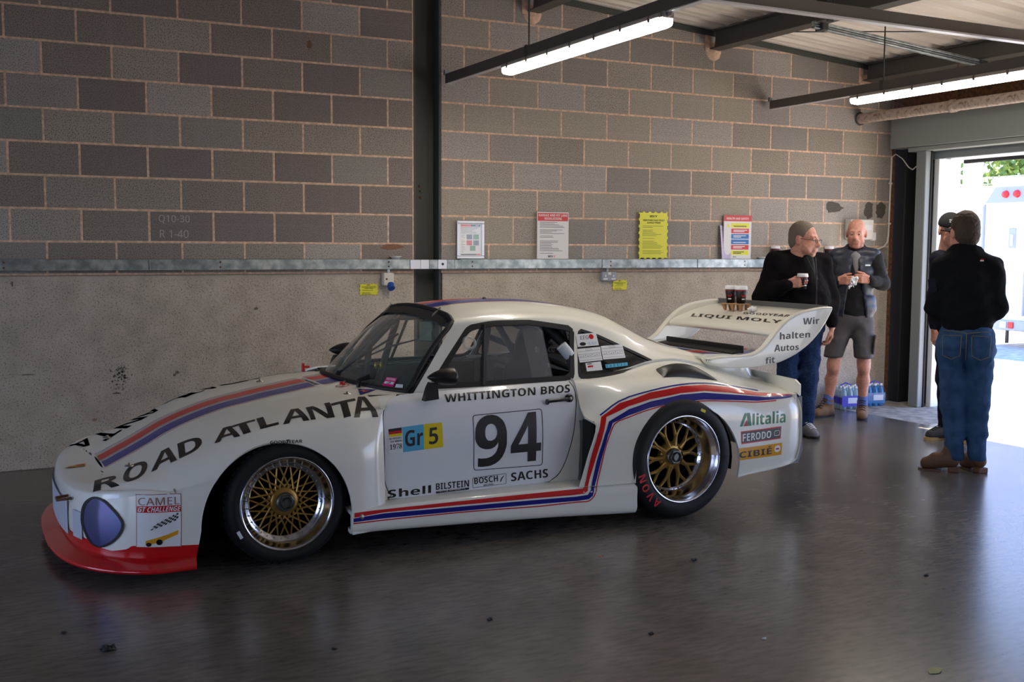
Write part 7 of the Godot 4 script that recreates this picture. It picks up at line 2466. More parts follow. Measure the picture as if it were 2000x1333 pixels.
func person_two() -> void:
	# bald man in a quilted gilet and shorts, hands together with a tissue
	var p := person_root("bald man in dark quilted gilet and grey shorts wiping his hands", Vector3(4.215, 0, 0.622), deg_to_rad(-44.1))
	var sl := Vector3(-0.125, 1.465, -0.01); var sr := Vector3(0.225, 1.465, 0.0)
	var el := Vector3(-0.165, 1.215, 0.02); var er := Vector3(0.300, 1.235, 0.02)
	var wl := Vector3(-0.085, 1.262, 0.20); var wr := Vector3(0.185, 1.272, 0.205)
	var hc := Vector3(0.060, 1.682, 0.02); var hb := Basis(Vector3.UP, deg_to_rad(-4.0)) * Basis(Vector3.RIGHT, 0.08); var hs := 1.02
	var kl := Vector3(-0.105, 0.49, 0.03); var kr := Vector3(0.160, 0.50, 0.035)
	var al := Vector3(-0.140, 0.13, 0.0); var ar := Vector3(0.160, 0.13, 0.0)
	var body := cloth_field(0.03, 0.0, 1.0, 1)
	body.cap(Vector3(0.05, 0.95, 0), Vector3(0.05, 1.42, -0.01), 0.08, 0.08)
	body.cap(sl, el, 0.045, 0.04); body.cap(el, wl, 0.04, 0.03)
	body.cap(sr, er, 0.045, 0.04); body.cap(er, wr, 0.04, 0.03)
	body.cap(Vector3(-0.04, 0.9, 0), kl, 0.085, 0.056); body.cap(Vector3(0.14, 0.9, 0), kr, 0.085, 0.056)
	for q in [[kl, al], [kr, ar]]:
		body.cap(q[0], q[0] + Vector3(0, -0.04, 0.012), 0.055, 0.050)
		body.cap(q[0] + Vector3(0, -0.05, -0.005), q[0].lerp(q[1], 0.42) + Vector3(0, 0, -0.022), 0.048, 0.056)
		body.cap(q[0].lerp(q[1], 0.42) + Vector3(0, 0, -0.018), q[1], 0.054, 0.036)
	var head := Field.new(); head.k = 0.022
	add_head(head, hc, hb, hs, 0.002)
	var hl := Field.new(); hl.k = 0.010
	hl.cap(wl + Vector3(-0.03, -0.01, -0.05), wl, 0.032, 0.028)
	add_hand(hl, wl, Vector3(0.85, 0.05, 0.52).normalized(), Vector3(-0.05, 1, 0).normalized(), Vector3(0.52, 0.0, -0.85).normalized(), [0.5, 0.8, 0.6], [0.8, 0.5, 0.3, 0.9, 0.2, 0.3])
	var hr := Field.new(); hr.k = 0.010
	hr.cap(wr + Vector3(0.03, -0.01, -0.05), wr, 0.032, 0.028)
	add_hand(hr, wr, Vector3(-0.86, 0.12, 0.5).normalized(), Vector3(0.1, 0.99, 0).normalized(), Vector3(-0.5, 0.0, -0.86).normalized(), [0.65, 0.95, 0.7], [0.8, 0.5, 0.3, 0.9, 0.2, 0.3])
	obj("body", field_mesh([[body, 0.014], [head, 0.0058], [hl, 0.005], [hr, 0.005]]), M.skin, p)
	face_bits(p, hc, hb, hs, M.lip, M.hair_stubble)
	# cropped hair at the sides
	var hair := cloth_field(0.02, 0.0015, 60.0, 9)
	hair.ell(hc + hb * Vector3(0, 0.022, -0.03) * hs, Vector3(0.0805, 0.078, 0.088) * hs, hb)
	hair.cut = [[hc + hb * Vector3(0, 0.045, -0.02) * hs, (hb * Vector3(0, 0.9, 0.45)).normalized()], [hc + hb * Vector3(0, -0.05, -0.02) * hs, Vector3.DOWN], [hc + hb * Vector3(0, 0, 0.028) * hs, hb * Vector3(0, 0, 1)]]
	obj("hair", field_mesh([[hair, 0.0075]]), M.hair_stubble, p)
	# undershirt and softshell sleeves
	var u := cloth_field(0.05, 0.010, 9.0, 31)
	u.ell(Vector3(0.05, 1.27, 0.0), Vector3(0.165, 0.24, 0.118)); u.ell(Vector3(0.055, 1.03, 0.01), Vector3(0.168, 0.17, 0.125))
	u.cap(sl, el, 0.070, 0.058); u.cap(el, wl - (wl - el).normalized() * 0.015, 0.056, 0.042)
	u.cap(sr, er, 0.070, 0.060); u.cap(er, wr - (wr - er).normalized() * 0.015, 0.058, 0.042)
	u.cap(Vector3(0.055, 1.50, -0.01), Vector3(0.058, 1.575, 0.0), 0.078, 0.074)
	u.cut = [[Vector3(0.057, 1.575, 0.0), Vector3(0, 1, 0.55).normalized()], [Vector3(0.05, 0.875, 0), Vector3.DOWN]]
	obj("softshell_jacket", field_mesh([[u, 0.0135]]), M.shirt_black, p)
	var ts := Field.new(); ts.k = 0.03
	ts.cap(Vector3(0.058, 1.478, 0.055), Vector3(0.068, 1.34, 0.102), 0.050, 0.018)
	obj("shirt", field_mesh([[ts, 0.010]]), M.shirt_grey, p)
	# quilted gilet, open at the front
	for s in [-1, 1]:
		var g := cloth_field(0.04, 0.004, 12.0, 33)
		g.quilt = 0.013
		g.ell(Vector3(0.05, 1.29, -0.005), Vector3(0.196, 0.235, 0.148)); g.ell(Vector3(0.055, 1.03, 0.0), Vector3(0.20, 0.19, 0.15))
		g.cap(sl.lerp(sr, 0.06) + Vector3(0, 0.012, 0), Vector3(0.05, 1.515, -0.02), 0.075, 0.07); g.cap(sr.lerp(sl, 0.06) + Vector3(0, 0.012, 0), Vector3(0.05, 1.515, -0.02), 0.075, 0.07)
		g.cap(Vector3(0.055, 1.50, -0.015), Vector3(0.057, 1.57, -0.012), 0.090, 0.088)
		if s < 0: g.cut = [[Vector3(0.005, 1.25, 0.14), Vector3(1, -0.12, 0.15).normalized()]]
		else: g.cut = [[Vector3(0.118, 1.25, 0.14), Vector3(-1, -0.16, 0.15).normalized()]]
		g.cut.append([Vector3(0.05, 0.905, 0), Vector3.DOWN])
		g.cut.append([Vector3(0.057, 1.572, -0.012), Vector3(0, 1, 0.5).normalized()])
		obj("gilet_half", field_mesh([[g, 0.0125]]), M.gilet, p)
	var st := ST(); box(st, Vector3(0.165, 1.40, 0.137), Vector3(0.05, 0.012, 0.004), 0.001, Basis(Vector3.UP, 0.5)); obj("gilet_badge", st, M.paper_white, p)
	# shorts
	var j := cloth_field(0.03, 0.010, 9.0, 35)
	j.ell(Vector3(0.05, 0.91, 0.0), Vector3(0.178, 0.12, 0.125))
	j.cap(Vector3(-0.035, 0.86, 0.0), Vector3(-0.112, 0.56, 0.025), 0.105, 0.083); j.cap(Vector3(0.138, 0.86, 0.0), Vector3(0.158, 0.56, 0.03), 0.105, 0.083)
	j.cut = [[Vector3(0, 0.552, 0), Vector3.DOWN]]
	obj("cargo_shorts", field_mesh([[j, 0.0135]]), M.shorts_grey, p)
	st = ST(); box(st, Vector3(0.245, 0.68, 0.035), Vector3(0.018, 0.17, 0.12), 0.007, Basis(Vector3.BACK, -0.06)); box(st, Vector3(0.252, 0.755, 0.035), Vector3(0.018, 0.03, 0.13), 0.006, Basis(Vector3.BACK, -0.06)); obj("cargo_pocket", st, M.shorts_grey, p)
	# socks and walking boots
	for q in [[al, Vector3(-0.10, 0, -0.055), Vector3(-0.265, 0, 0.16)], [ar, Vector3(0.16, 0, -0.075), Vector3(0.158, 0, 0.205)]]:
		st = ST(); tube(st, [q[0] + Vector3(0, -0.01, 0), q[0] + Vector3(0, 0.075, -0.003)], [0.046, 0.045], 14); obj("sock", st, M.sock_blue, p)
		shoe(p, q[1], q[2], M.boot_brown, M.sole_dark, 0.15)
		laces(p, q[1], q[2], 0.092, 0.165, M.sole_dark)
	# crumpled tissue between the hands
	var wp := cloth_field(0.02, 0.02, 26.0, 37)
	wp.ell(Vector3(0.055, 1.285, 0.292), Vector3(0.026, 0.022, 0.016)); wp.ell(Vector3(0.045, 1.245, 0.298), Vector3(0.022, 0.032, 0.012))
	wp.cap(Vector3(0.03, 1.23, 0.30), Vector3(0.012, 1.205, 0.302), 0.010, 0.005)
	var tis := obj("tissue", field_mesh([[wp, 0.005]]), M.paper_white)
	tis.transform = p.transform
	tag(tis, "crumpled white tissue held in the bald man's hands", "tissue")

func person_three() -> void:
	# man in a cap and sunglasses, mostly behind the man in jeans
	var p := person_root("man in black cap and sunglasses half hidden behind the man in jeans", Vector3(4.139, 0, 1.869), deg_to_rad(-49.0))
	var sl := Vector3(-0.105, 1.465, 0.06); var sr := Vector3(0.19, 1.455, -0.06)
	var el := Vector3(-0.135, 1.14, 0.03); var er := Vector3(0.25, 1.14, -0.05)
	var wl := Vector3(-0.130, 0.895, 0.06); var wr := Vector3(0.22, 1.0, 0.15)
	var hc := Vector3(-0.038, 1.692, 0.04); var hb := Basis(Vector3.UP, deg_to_rad(28.0)) * Basis(Vector3.RIGHT, 0.12); var hs := 1.02
	var body := cloth_field(0.04, 0.0, 1.0, 1)
	body.cap(Vector3(0.03, 0.95, 0), Vector3(0.03, 1.40, 0.0), 0.08, 0.08)
	body.cap(sl, el, 0.045, 0.04); body.cap(el, wl, 0.04, 0.03); body.cap(sr, er, 0.045, 0.04); body.cap(er, wr, 0.04, 0.03)
	body.cap(Vector3(-0.04, 0.9, 0), Vector3(-0.03, 0.1, 0), 0.06, 0.04); body.cap(Vector3(0.12, 0.9, 0), Vector3(0.14, 0.1, 0), 0.06, 0.04)
	var head := Field.new(); head.k = 0.022
	add_head(head, hc, hb, hs)
	var hl := Field.new(); hl.k = 0.010
	hl.cap(wl + Vector3(0, 0.05, 0), wl, 0.032, 0.027)
	add_hand(hl, wl, Vector3(0.02, -1, 0.1).normalized(), Vector3(0.5, 0.08, 0.86).normalized(), Vector3(0.86, 0, -0.5).normalized(), [0.4, 0.5, 0.4], [0.8, 0.4, 0.3, 0.95, 0.1, 0.2])
	obj("body", field_mesh([[body, 0.03], [head, 0.0068], [hl, 0.0055]]), M.skin, p)
	face_bits(p, hc, hb, hs, M.lip, M.hair_brown)
	# cap with peak
	var c := cloth_field(0.02, 0.0, 1.0, 3)
	c.ell(hc + hb * Vector3(0, 0.055, -0.01) * hs, Vector3(0.087, 0.093, 0.105) * hs, hb)
	c.cut = [[hc + hb * Vector3(0, 0.035, 0) * hs, (hb * Vector3(0, -1, -0.12)).normalized()]]
	obj("cap_crown", field_mesh([[c, 0.009]]), M.cap_black, p)
	var st := ST()
	var rows := []
	for k in 4:
		var t := k / 3.0
		var row := []
		for i in 9:
			var a := lerpf(-1.25, 1.25, i / 8.0)
			row.append(hc + hb * (Vector3(sin(a) * (0.082 - 0.004 * t), 0.038 - 0.014 * t - 0.010 * pow(sin(a), 2) * (1 + t), 0.02 + cos(a) * (0.085 + 0.075 * t)) * hs))
		rows.append(row)
	obj("cap_peak", sheet(densify(rows, 2, 2), [], 0.006, false), M.cap_black, p)
	st = ST()
	var fx := hb * Vector3(0.92, 0, -0.38); var fy := (hb * Vector3(0.05, 0.93, -0.36)).normalized()
	var fo: Vector3 = hc + hb * (Vector3(-0.058, 0.075, 0.083) * hs)
	flat_text(st, "WHIT", 0.05, 0.011, fo + fy * 0.016, hb * Vector3(0.88, 0, 0.47), fy)
	flat_text(st, "AUTO", 0.05, 0.011, fo, hb * Vector3(0.88, 0, 0.47), fy)
	obj("cap_lettering", st, M.paper_white, p)
	st = ST()
	for q in [-1, 1]:
		var ring := PackedVector2Array()
		for k in 10: ring.append(Vector2(q * 0.033 + cos(TAU * k / 10.0) * 0.027, -0.002 + sin(TAU * k / 10.0) * 0.02))
		prism(st, ring, 0.104, 0.110, hc, Basis(hb.x * hs, hb.y * hs, hb.z * hs))
		tube(st, [hc + hb * (Vector3(q * 0.058, 0.004, 0.10) * hs), hc + hb * (Vector3(q * 0.085, 0.008, 0.0) * hs)], 0.004, 5)
	obj("sunglasses", st, M.lens_dark, p)
	var f := cloth_field(0.05, 0.012, 8.0, 41)
	torso_field(f, Vector3(0.03, 0.98, 0.0), Vector3(0.03, 1.29, 0.0), sl, sr, deg_to_rad(20.0), 0.178, 0.125, 0.01, 0.05)
	f.cap(sl, el, 0.068, 0.056); f.cap(el, wl + Vector3(0, 0.02, 0), 0.055, 0.041)
	f.cap(sr, er, 0.068, 0.056); f.cap(er, wr, 0.055, 0.041)
	f.cap(Vector3(0.02, 1.49, 0.0), Vector3(0.015, 1.545, 0.01), 0.078, 0.072)
	f.cut = [[Vector3(0.015, 1.545, 0.01), Vector3(0.1, 1, 0.4).normalized()]]
	obj("jacket", field_mesh([[f, 0.015]]), M.jacket_navy, p)
	st = ST(); tube(st, [Vector3(0.05, 1.50, 0.085), Vector3(0.065, 1.46, 0.11)], 0.012, 6); obj("yellow_collar", st, M.ink_yellow, p)
	st = ST(); box(st, Vector3(-0.12, 1.36, 0.15), Vector3(0.05, 0.012, 0.003), 0.0, Basis(Vector3.UP, -0.5)); box(st, Vector3(-0.125, 1.335, 0.147), Vector3(0.03, 0.01, 0.003), 0.0, Basis(Vector3.UP, -0.5)); obj("jacket_badge", st, M.paper_white, p)
	var j := cloth_field(0.04, 0.012, 9.0, 43)
	j.ell(Vector3(0.03, 0.93, 0.0), Vector3(0.17, 0.12, 0.12))
	j.cap(Vector3(-0.04, 0.88, 0.0), Vector3(-0.03, 0.5, 0.02), 0.092, 0.07); j.cap(Vector3(-0.03, 0.5, 0.02), Vector3(-0.02, 0.1, 0), 0.07, 0.056)
	j.cap(Vector3(0.11, 0.88, 0.0), Vector3(0.13, 0.5, 0.0), 0.092, 0.07); j.cap(Vector3(0.13, 0.5, 0.0), Vector3(0.14, 0.1, 0), 0.07, 0.056)
	j.cut = [[Vector3(0, 0.07, 0), Vector3.DOWN]]
	obj("trousers", field_mesh([[j, 0.017]]), M.jacket_navy, p)
	shoe(p, Vector3(0.035, 0, -0.04), Vector3(-0.165, 0, 0.11), M.shoe_dark, M.sole_tan, 0.07)
	laces(p, Vector3(0.035, 0, -0.04), Vector3(-0.165, 0, 0.11), 0.083, 0.115, M.sole_dark)
	shoe(p, Vector3(0.12, 0, -0.08), Vector3(0.15, 0, 0.175), M.shoe_dark, M.sole_tan, 0.07)

func person_four() -> void:
	# man with his back to the camera: dark fleece, jeans, brown boots
	var p := person_root("man seen from behind in dark fleece, blue jeans and brown heeled boots", Vector3(3.154, 0, 2.846), deg_to_rad(-49.7))
	var sl := Vector3(-0.156, 1.415, -0.01); var sr := Vector3(0.146, 1.415, -0.01)
	var el := Vector3(-0.200, 1.150, 0.0); var er := Vector3(0.192, 1.145, -0.01)
	var wl := Vector3(-0.10, 1.01, -0.20); var wr := Vector3(0.10, 1.03, -0.21)
	var hc := Vector3(-0.035, 1.655, -0.02); var hb := Basis(Vector3.UP, deg_to_rad(205.0)) * Basis(Vector3.RIGHT, 0.1); var hs := 1.06
	var body := cloth_field(0.04, 0.0, 1.0, 1)
	body.cap(Vector3(0.0, 0.95, 0), Vector3(-0.01, 1.38, -0.02), 0.08, 0.08)
	body.cap(sl, el, 0.045, 0.04); body.cap(el, wl, 0.04, 0.03); body.cap(sr, er, 0.045, 0.04); body.cap(er, wr, 0.04, 0.03)
	body.cap(Vector3(-0.09, 0.9, 0), Vector3(-0.05, 0.14, 0.01), 0.05, 0.03); body.cap(Vector3(0.09, 0.9, 0), Vector3(0.1, 0.14, -0.02), 0.05, 0.03)
	var head := Field.new(); head.k = 0.022
	add_head(head, hc, hb, hs)
	var hl := Field.new(); hl.k = 0.012
	add_hand(hl, wl, Vector3(0.75, -0.3, -0.58).normalized(), Vector3(0.2, 0.95, -0.2).normalized(), Vector3(0.58, 0.1, 0.8).normalized(), [0.5, 0.7, 0.5], [0.8, 0.5, 0.3, 0.9, 0.2, 0.3])
	add_hand(hl, wr, Vector3(-0.75, -0.3, -0.58).normalized(), Vector3(-0.2, 0.95, -0.2).normalized(), Vector3(-0.58, 0.1, 0.8).normalized(), [0.5, 0.7, 0.5], [0.8, 0.5, 0.3, 0.9, 0.2, 0.3])
	obj("body", field_mesh([[body, 0.03], [head, 0.007], [hl, 0.008]]), M.skin, p)
	face_bits(p, hc, hb, hs, M.lip, M.hair_brown)
	var hair := cloth_field(0.02, 0.005, 45.0, 11)
	hair.ell(hc + hb * Vector3(0, 0.048, -0.02) * hs, Vector3(0.086, 0.100, 0.105) * hs, hb)
	hair.ell(hc + hb * Vector3(0, -0.015, -0.05) * hs, Vector3(0.078, 0.085, 0.07) * hs, hb)
	hair.cut = [[hc + hb * Vector3(0, 0.07, 0.055) * hs, (hb * Vector3(0, -0.4, 0.92)).normalized()], [hc + hb * Vector3(0, -0.088, -0.03) * hs, (hb * Vector3(0, -1, 0.25)).normalized()], [hc + hb * Vector3(0, -0.01, 0.012) * hs, (hb * Vector3(0, -0.75, 0.66)).normalized()]]
	obj("hair", field_mesh([[hair, 0.0065]]), M.hair_brown, p)
	var go := cloth_field(0.03, 0.003, 50.0, 12)
	go.ell(hc + hb * Vector3(0, -0.078, 0.035) * hs, Vector3(0.058, 0.045, 0.062) * hs, hb)
	go.cut = [[hc + hb * Vector3(0, -0.055, 0) * hs, hb * Vector3(0, 1, 0.1)]]
	obj("beard", field_mesh([[go, 0.008]]), M.hair_brown, p)
	# fleece with stand collar
	var f := cloth_field(0.06, 0.016, 6.5, 51)
	torso_field(f, Vector3(0.005, 1.06, 0.0), Vector3(-0.005, 1.30, 0.0), sl, sr, 0.0, 0.180, 0.128, 0.0, 0.02)
	f.cap(sl, el, 0.074, 0.064); f.cap(el, wl, 0.062, 0.043)
	f.cap(sr, er, 0.074, 0.064); f.cap(er, wr, 0.062, 0.043)
	f.cap(Vector3(-0.02, 1.50, -0.01), Vector3(-0.03, 1.555, -0.015), 0.088, 0.082)
	f.cap(Vector3(-0.01, 1.36, 0.02), Vector3(-0.03, 1.50, 0.02), 0.12, 0.092)
	f.cut = [[Vector3(-0.03, 1.558, -0.015), Vector3(0, 1, -0.35).normalized()], [Vector3(0, 0.985, 0), Vector3.DOWN]]
	obj("fleece_jacket", field_mesh([[f, 0.0145]]), M.fleece_dark, p)
	var st := ST(); box(st, Vector3(0.07, 1.47, 0.098), Vector3(0.05, 0.008, 0.003), 0.0, Basis(Vector3.RIGHT, -0.5)); obj("jacket_badge", st, M.paper_white, p)
	st = ST(); box(st, Vector3(0.083, 1.478, 0.094), Vector3(0.022, 0.006, 0.003), 0.0, Basis(Vector3.RIGHT, -0.5)); obj("jacket_badge", st, M.switch_red, p)
	var rb := Basis(Vector3.UP, -0.9) * Basis(Vector3.RIGHT, -0.1)
	st = ST(); box(st, Vector3(-0.223, 1.295, 0.047), Vector3(0.075, 0.10, 0.006), 0.003, Basis(Vector3.UP, -0.75) * Basis(Vector3.BACK, 0.2)); obj("sleeve_pocket", st, M.jacket_navy, p)
	# jeans: seat, legs, pockets, belt line
	var j := cloth_field(0.04, 0.013, 9.0, 53)
	j.ell(Vector3(0.008, 0.955, 0.0), Vector3(0.178, 0.12, 0.125))
	j.ell(Vector3(-0.075, 0.87, 0.05), Vector3(0.098, 0.11, 0.095)); j.ell(Vector3(0.09, 0.87, 0.05), Vector3(0.098, 0.11, 0.095))
	j.cap(Vector3(-0.085, 0.86, 0.0), Vector3(-0.065, 0.47, 0.02), 0.102, 0.074); j.cap(Vector3(-0.065, 0.47, 0.02), Vector3(-0.035, 0.11, 0.01), 0.074, 0.062)
	j.cap(Vector3(0.095, 0.86, -0.01), Vector3(0.095, 0.48, -0.02), 0.102, 0.074); j.cap(Vector3(0.095, 0.48, -0.02), Vector3(0.105, 0.11, -0.03), 0.074, 0.062)
	j.cut = [[Vector3(0, 0.085, 0), Vector3.DOWN]]
	obj("jeans", field_mesh([[j, 0.0125]]), M.denim, p)
	for q in [[-0.085, 0.15], [0.10, 0.148]]:
		st = ST()
		var c := Vector3(q[0], 0.885, q[1])
		tube(st, [c + Vector3(-0.06, 0.075, -0.018), c + Vector3(0.06, 0.075, -0.018)], 0.0025, 4)
		tube(st, [c + Vector3(-0.06, 0.075, -0.018), c + Vector3(-0.055, -0.06, 0.0), c + Vector3(0, -0.085, 0.003), c + Vector3(0.055, -0.06, 0.0), c + Vector3(0.06, 0.075, -0.018)], 0.0025, 4)
		obj("pocket_stitching", st, M.seam_thread, p)
	st = ST()
	tube(st, [Vector3(-0.15, 0.99, 0.085), Vector3(-0.05, 0.985, 0.127), Vector3(0.01, 0.975, 0.134), Vector3(0.07, 0.985, 0.127), Vector3(0.16, 0.99, 0.08)], 0.003, 4)
	tube(st, [Vector3(0.008, 0.975, 0.134), Vector3(0.008, 0.86, 0.125), Vector3(0.008, 0.79, 0.09)], 0.003, 4)
	obj("yoke_stitching", st, M.seam_thread, p)
	shoe(p, Vector3(-0.005, 0, 0.02), Vector3(-0.272, 0, -0.005), M.boot_leather, M.boot_leather, 0.12, 0.03)
	shoe(p, Vector3(0.15, 0, -0.0), Vector3(0.0, 0, -0.20), M.boot_leather, M.boot_leather, 0.12, 0.03)

# ---------------------------------------------------------------- props
func paper_cup(at: Vector3, label: String, turn: float, logo := true) -> Node3D:
	var c := thing("paper_cup", label, "cup", at, turn, "paper coffee cups")
	if not M.has("cup_black"):
		mat("cup_black", srgb(30, 28, 30), 0.5)
		mat("cup_lid", srgb(234, 234, 236), 0.4)
		mat("cup_red", srgb(200, 40, 40), 0.5)
	var st := ST()
	lathe(st, [Vector2(0.0, 0.003), Vector2(0.028, 0.003), Vector2(0.0295, 0.0), Vector2(0.041, 0.105), Vector2(0.0, 0.104)], Vector3.ZERO, Basis(), 28)
	obj("cup_wall", st, M.cup_black, c)
	st = ST()
	lathe(st, [Vector2(0.0435, 0.096), Vector2(0.0455, 0.101), Vector2(0.0435, 0.107), Vector2(0.041, 0.122), Vector2(0.038, 0.124), Vector2(0.035, 0.118), Vector2(0.0, 0.117)], Vector3.ZERO, Basis(), 28)
	obj("lid", st, M.cup_lid, c)
	st = ST()
	lathe(st, [Vector2(0.0397, 0.088), Vector2(0.0400, 0.091)], Vector3.ZERO, Basis(), 28)
	obj("red_line", st, M.cup_red, c)
	if logo:
		st = ST()
		for s in [-1, 1]: tube(st, [Vector3(s * 0.014, 0.062, 0.0355), Vector3(s * 0.006, 0.044, 0.0355), Vector3(0, 0.058, 0.0368)], 0.003, 5)
		obj("cup_emblem", st, M.cup_red, c)
		st = ST(); box(st, Vector3(0, 0.030, 0.0345), Vector3(0.022, 0.008, 0.002)); obj("cup_print", st, M.cup_lid, c)
	return c

func sign_board(called: String, label: String, cat: String, x0: float, y0: float, w: float, h: float, board: String, lean := 0.0, notch := 0.0, group := "") -> Node3D:
	var s := thing(called, label, cat, Vector3(x0, y0, 0.022), 0.0, group)
	var poly := PackedVector2Array()
	if notch > 0.0:
		var nx := int(round(w / (notch * 2.6))); var ny := int(round(h / (notch * 2.6)))
		for side in 4:
			var n := nx if side % 2 == 0 else ny
			for k in n:
				for e in [[0.0, 0.0], [0.3, 0.0], [0.4, 1.0], [0.9, 1.0]]:
					var t: float = (k + e[0]) / n
					var d: float = e[1] * notch * 0.45
					match side:
						0: poly.append(Vector2(t * w, d))
						1: poly.append(Vector2(w - d, t * h))
						2: poly.append(Vector2(w - t * w, h - d))
						3: poly.append(Vector2(d, h - t * h))
	else:
		poly = PackedVector2Array([Vector2(0, 0), Vector2(w, 0), Vector2(w, h), Vector2(0, h)])
	var st := ST()
	prism(st, poly, -0.003, 0.003)
	obj("board", st, M[board], s)
	s.rotation.x = -lean
	return s

func lines(st: SurfaceTool, x0: float, x1: float, y0: float, n: int, pitch: float, thick: float, seed_: int, z := 0.0036) -> void:
	var r := RandomNumberGenerator.new()
	r.seed = seed_
	for k in n:
		var w := (x1 - x0) * r.randf_range(0.45, 1.0)
		if r.randf() < 0.12: continue
		flat_rect(st, x0, y0 - k * pitch, x0 + w, y0 - k * pitch + thick, Vector3(0, 0, z), Vector3.RIGHT, Vector3.UP)

func print_text(parent: Node, s: String, x: float, y: float, w: float, h: float, ink: String, z := 0.0040, font := "Droid Sans", bold := true) -> void:
	var st := ST()
	flat_text(st, s, w, h, Vector3(x, y, z), Vector3.RIGHT, Vector3.UP, font, bold)
	obj("lettering", st, M[ink], parent)

func rect(parent: Node, called: String, x0: float, y0: float, x1: float, y1: float, ink: String, z := 0.0034) -> void:
	var st := ST()
	flat_rect(st, x0, y0, x1, y1, Vector3(0, 0, z), Vector3.RIGHT, Vector3.UP)
	obj(called, st, M[ink], parent)

func v_mark(parent: Node, x: float, y: float, s: float, ink: String) -> void:
	var st := ST()
	prism(st, PackedVector2Array([Vector2(0, s), Vector2(s * 0.45, 0), Vector2(s * 0.6, 0), Vector2(s * 0.25, s)]), 0.0036, 0.004, Vector3(x, y, 0), Basis(), false)
	prism(st, PackedVector2Array([Vector2(s * 0.5, s * 0.35), Vector2(s * 0.62, 0.1 * s), Vector2(s * 1.1, s), Vector2(s * 0.85, s)]), 0.0036, 0.004, Vector3(x, y, 0), Basis(), false)
	obj("emblem", st, M[ink], parent)

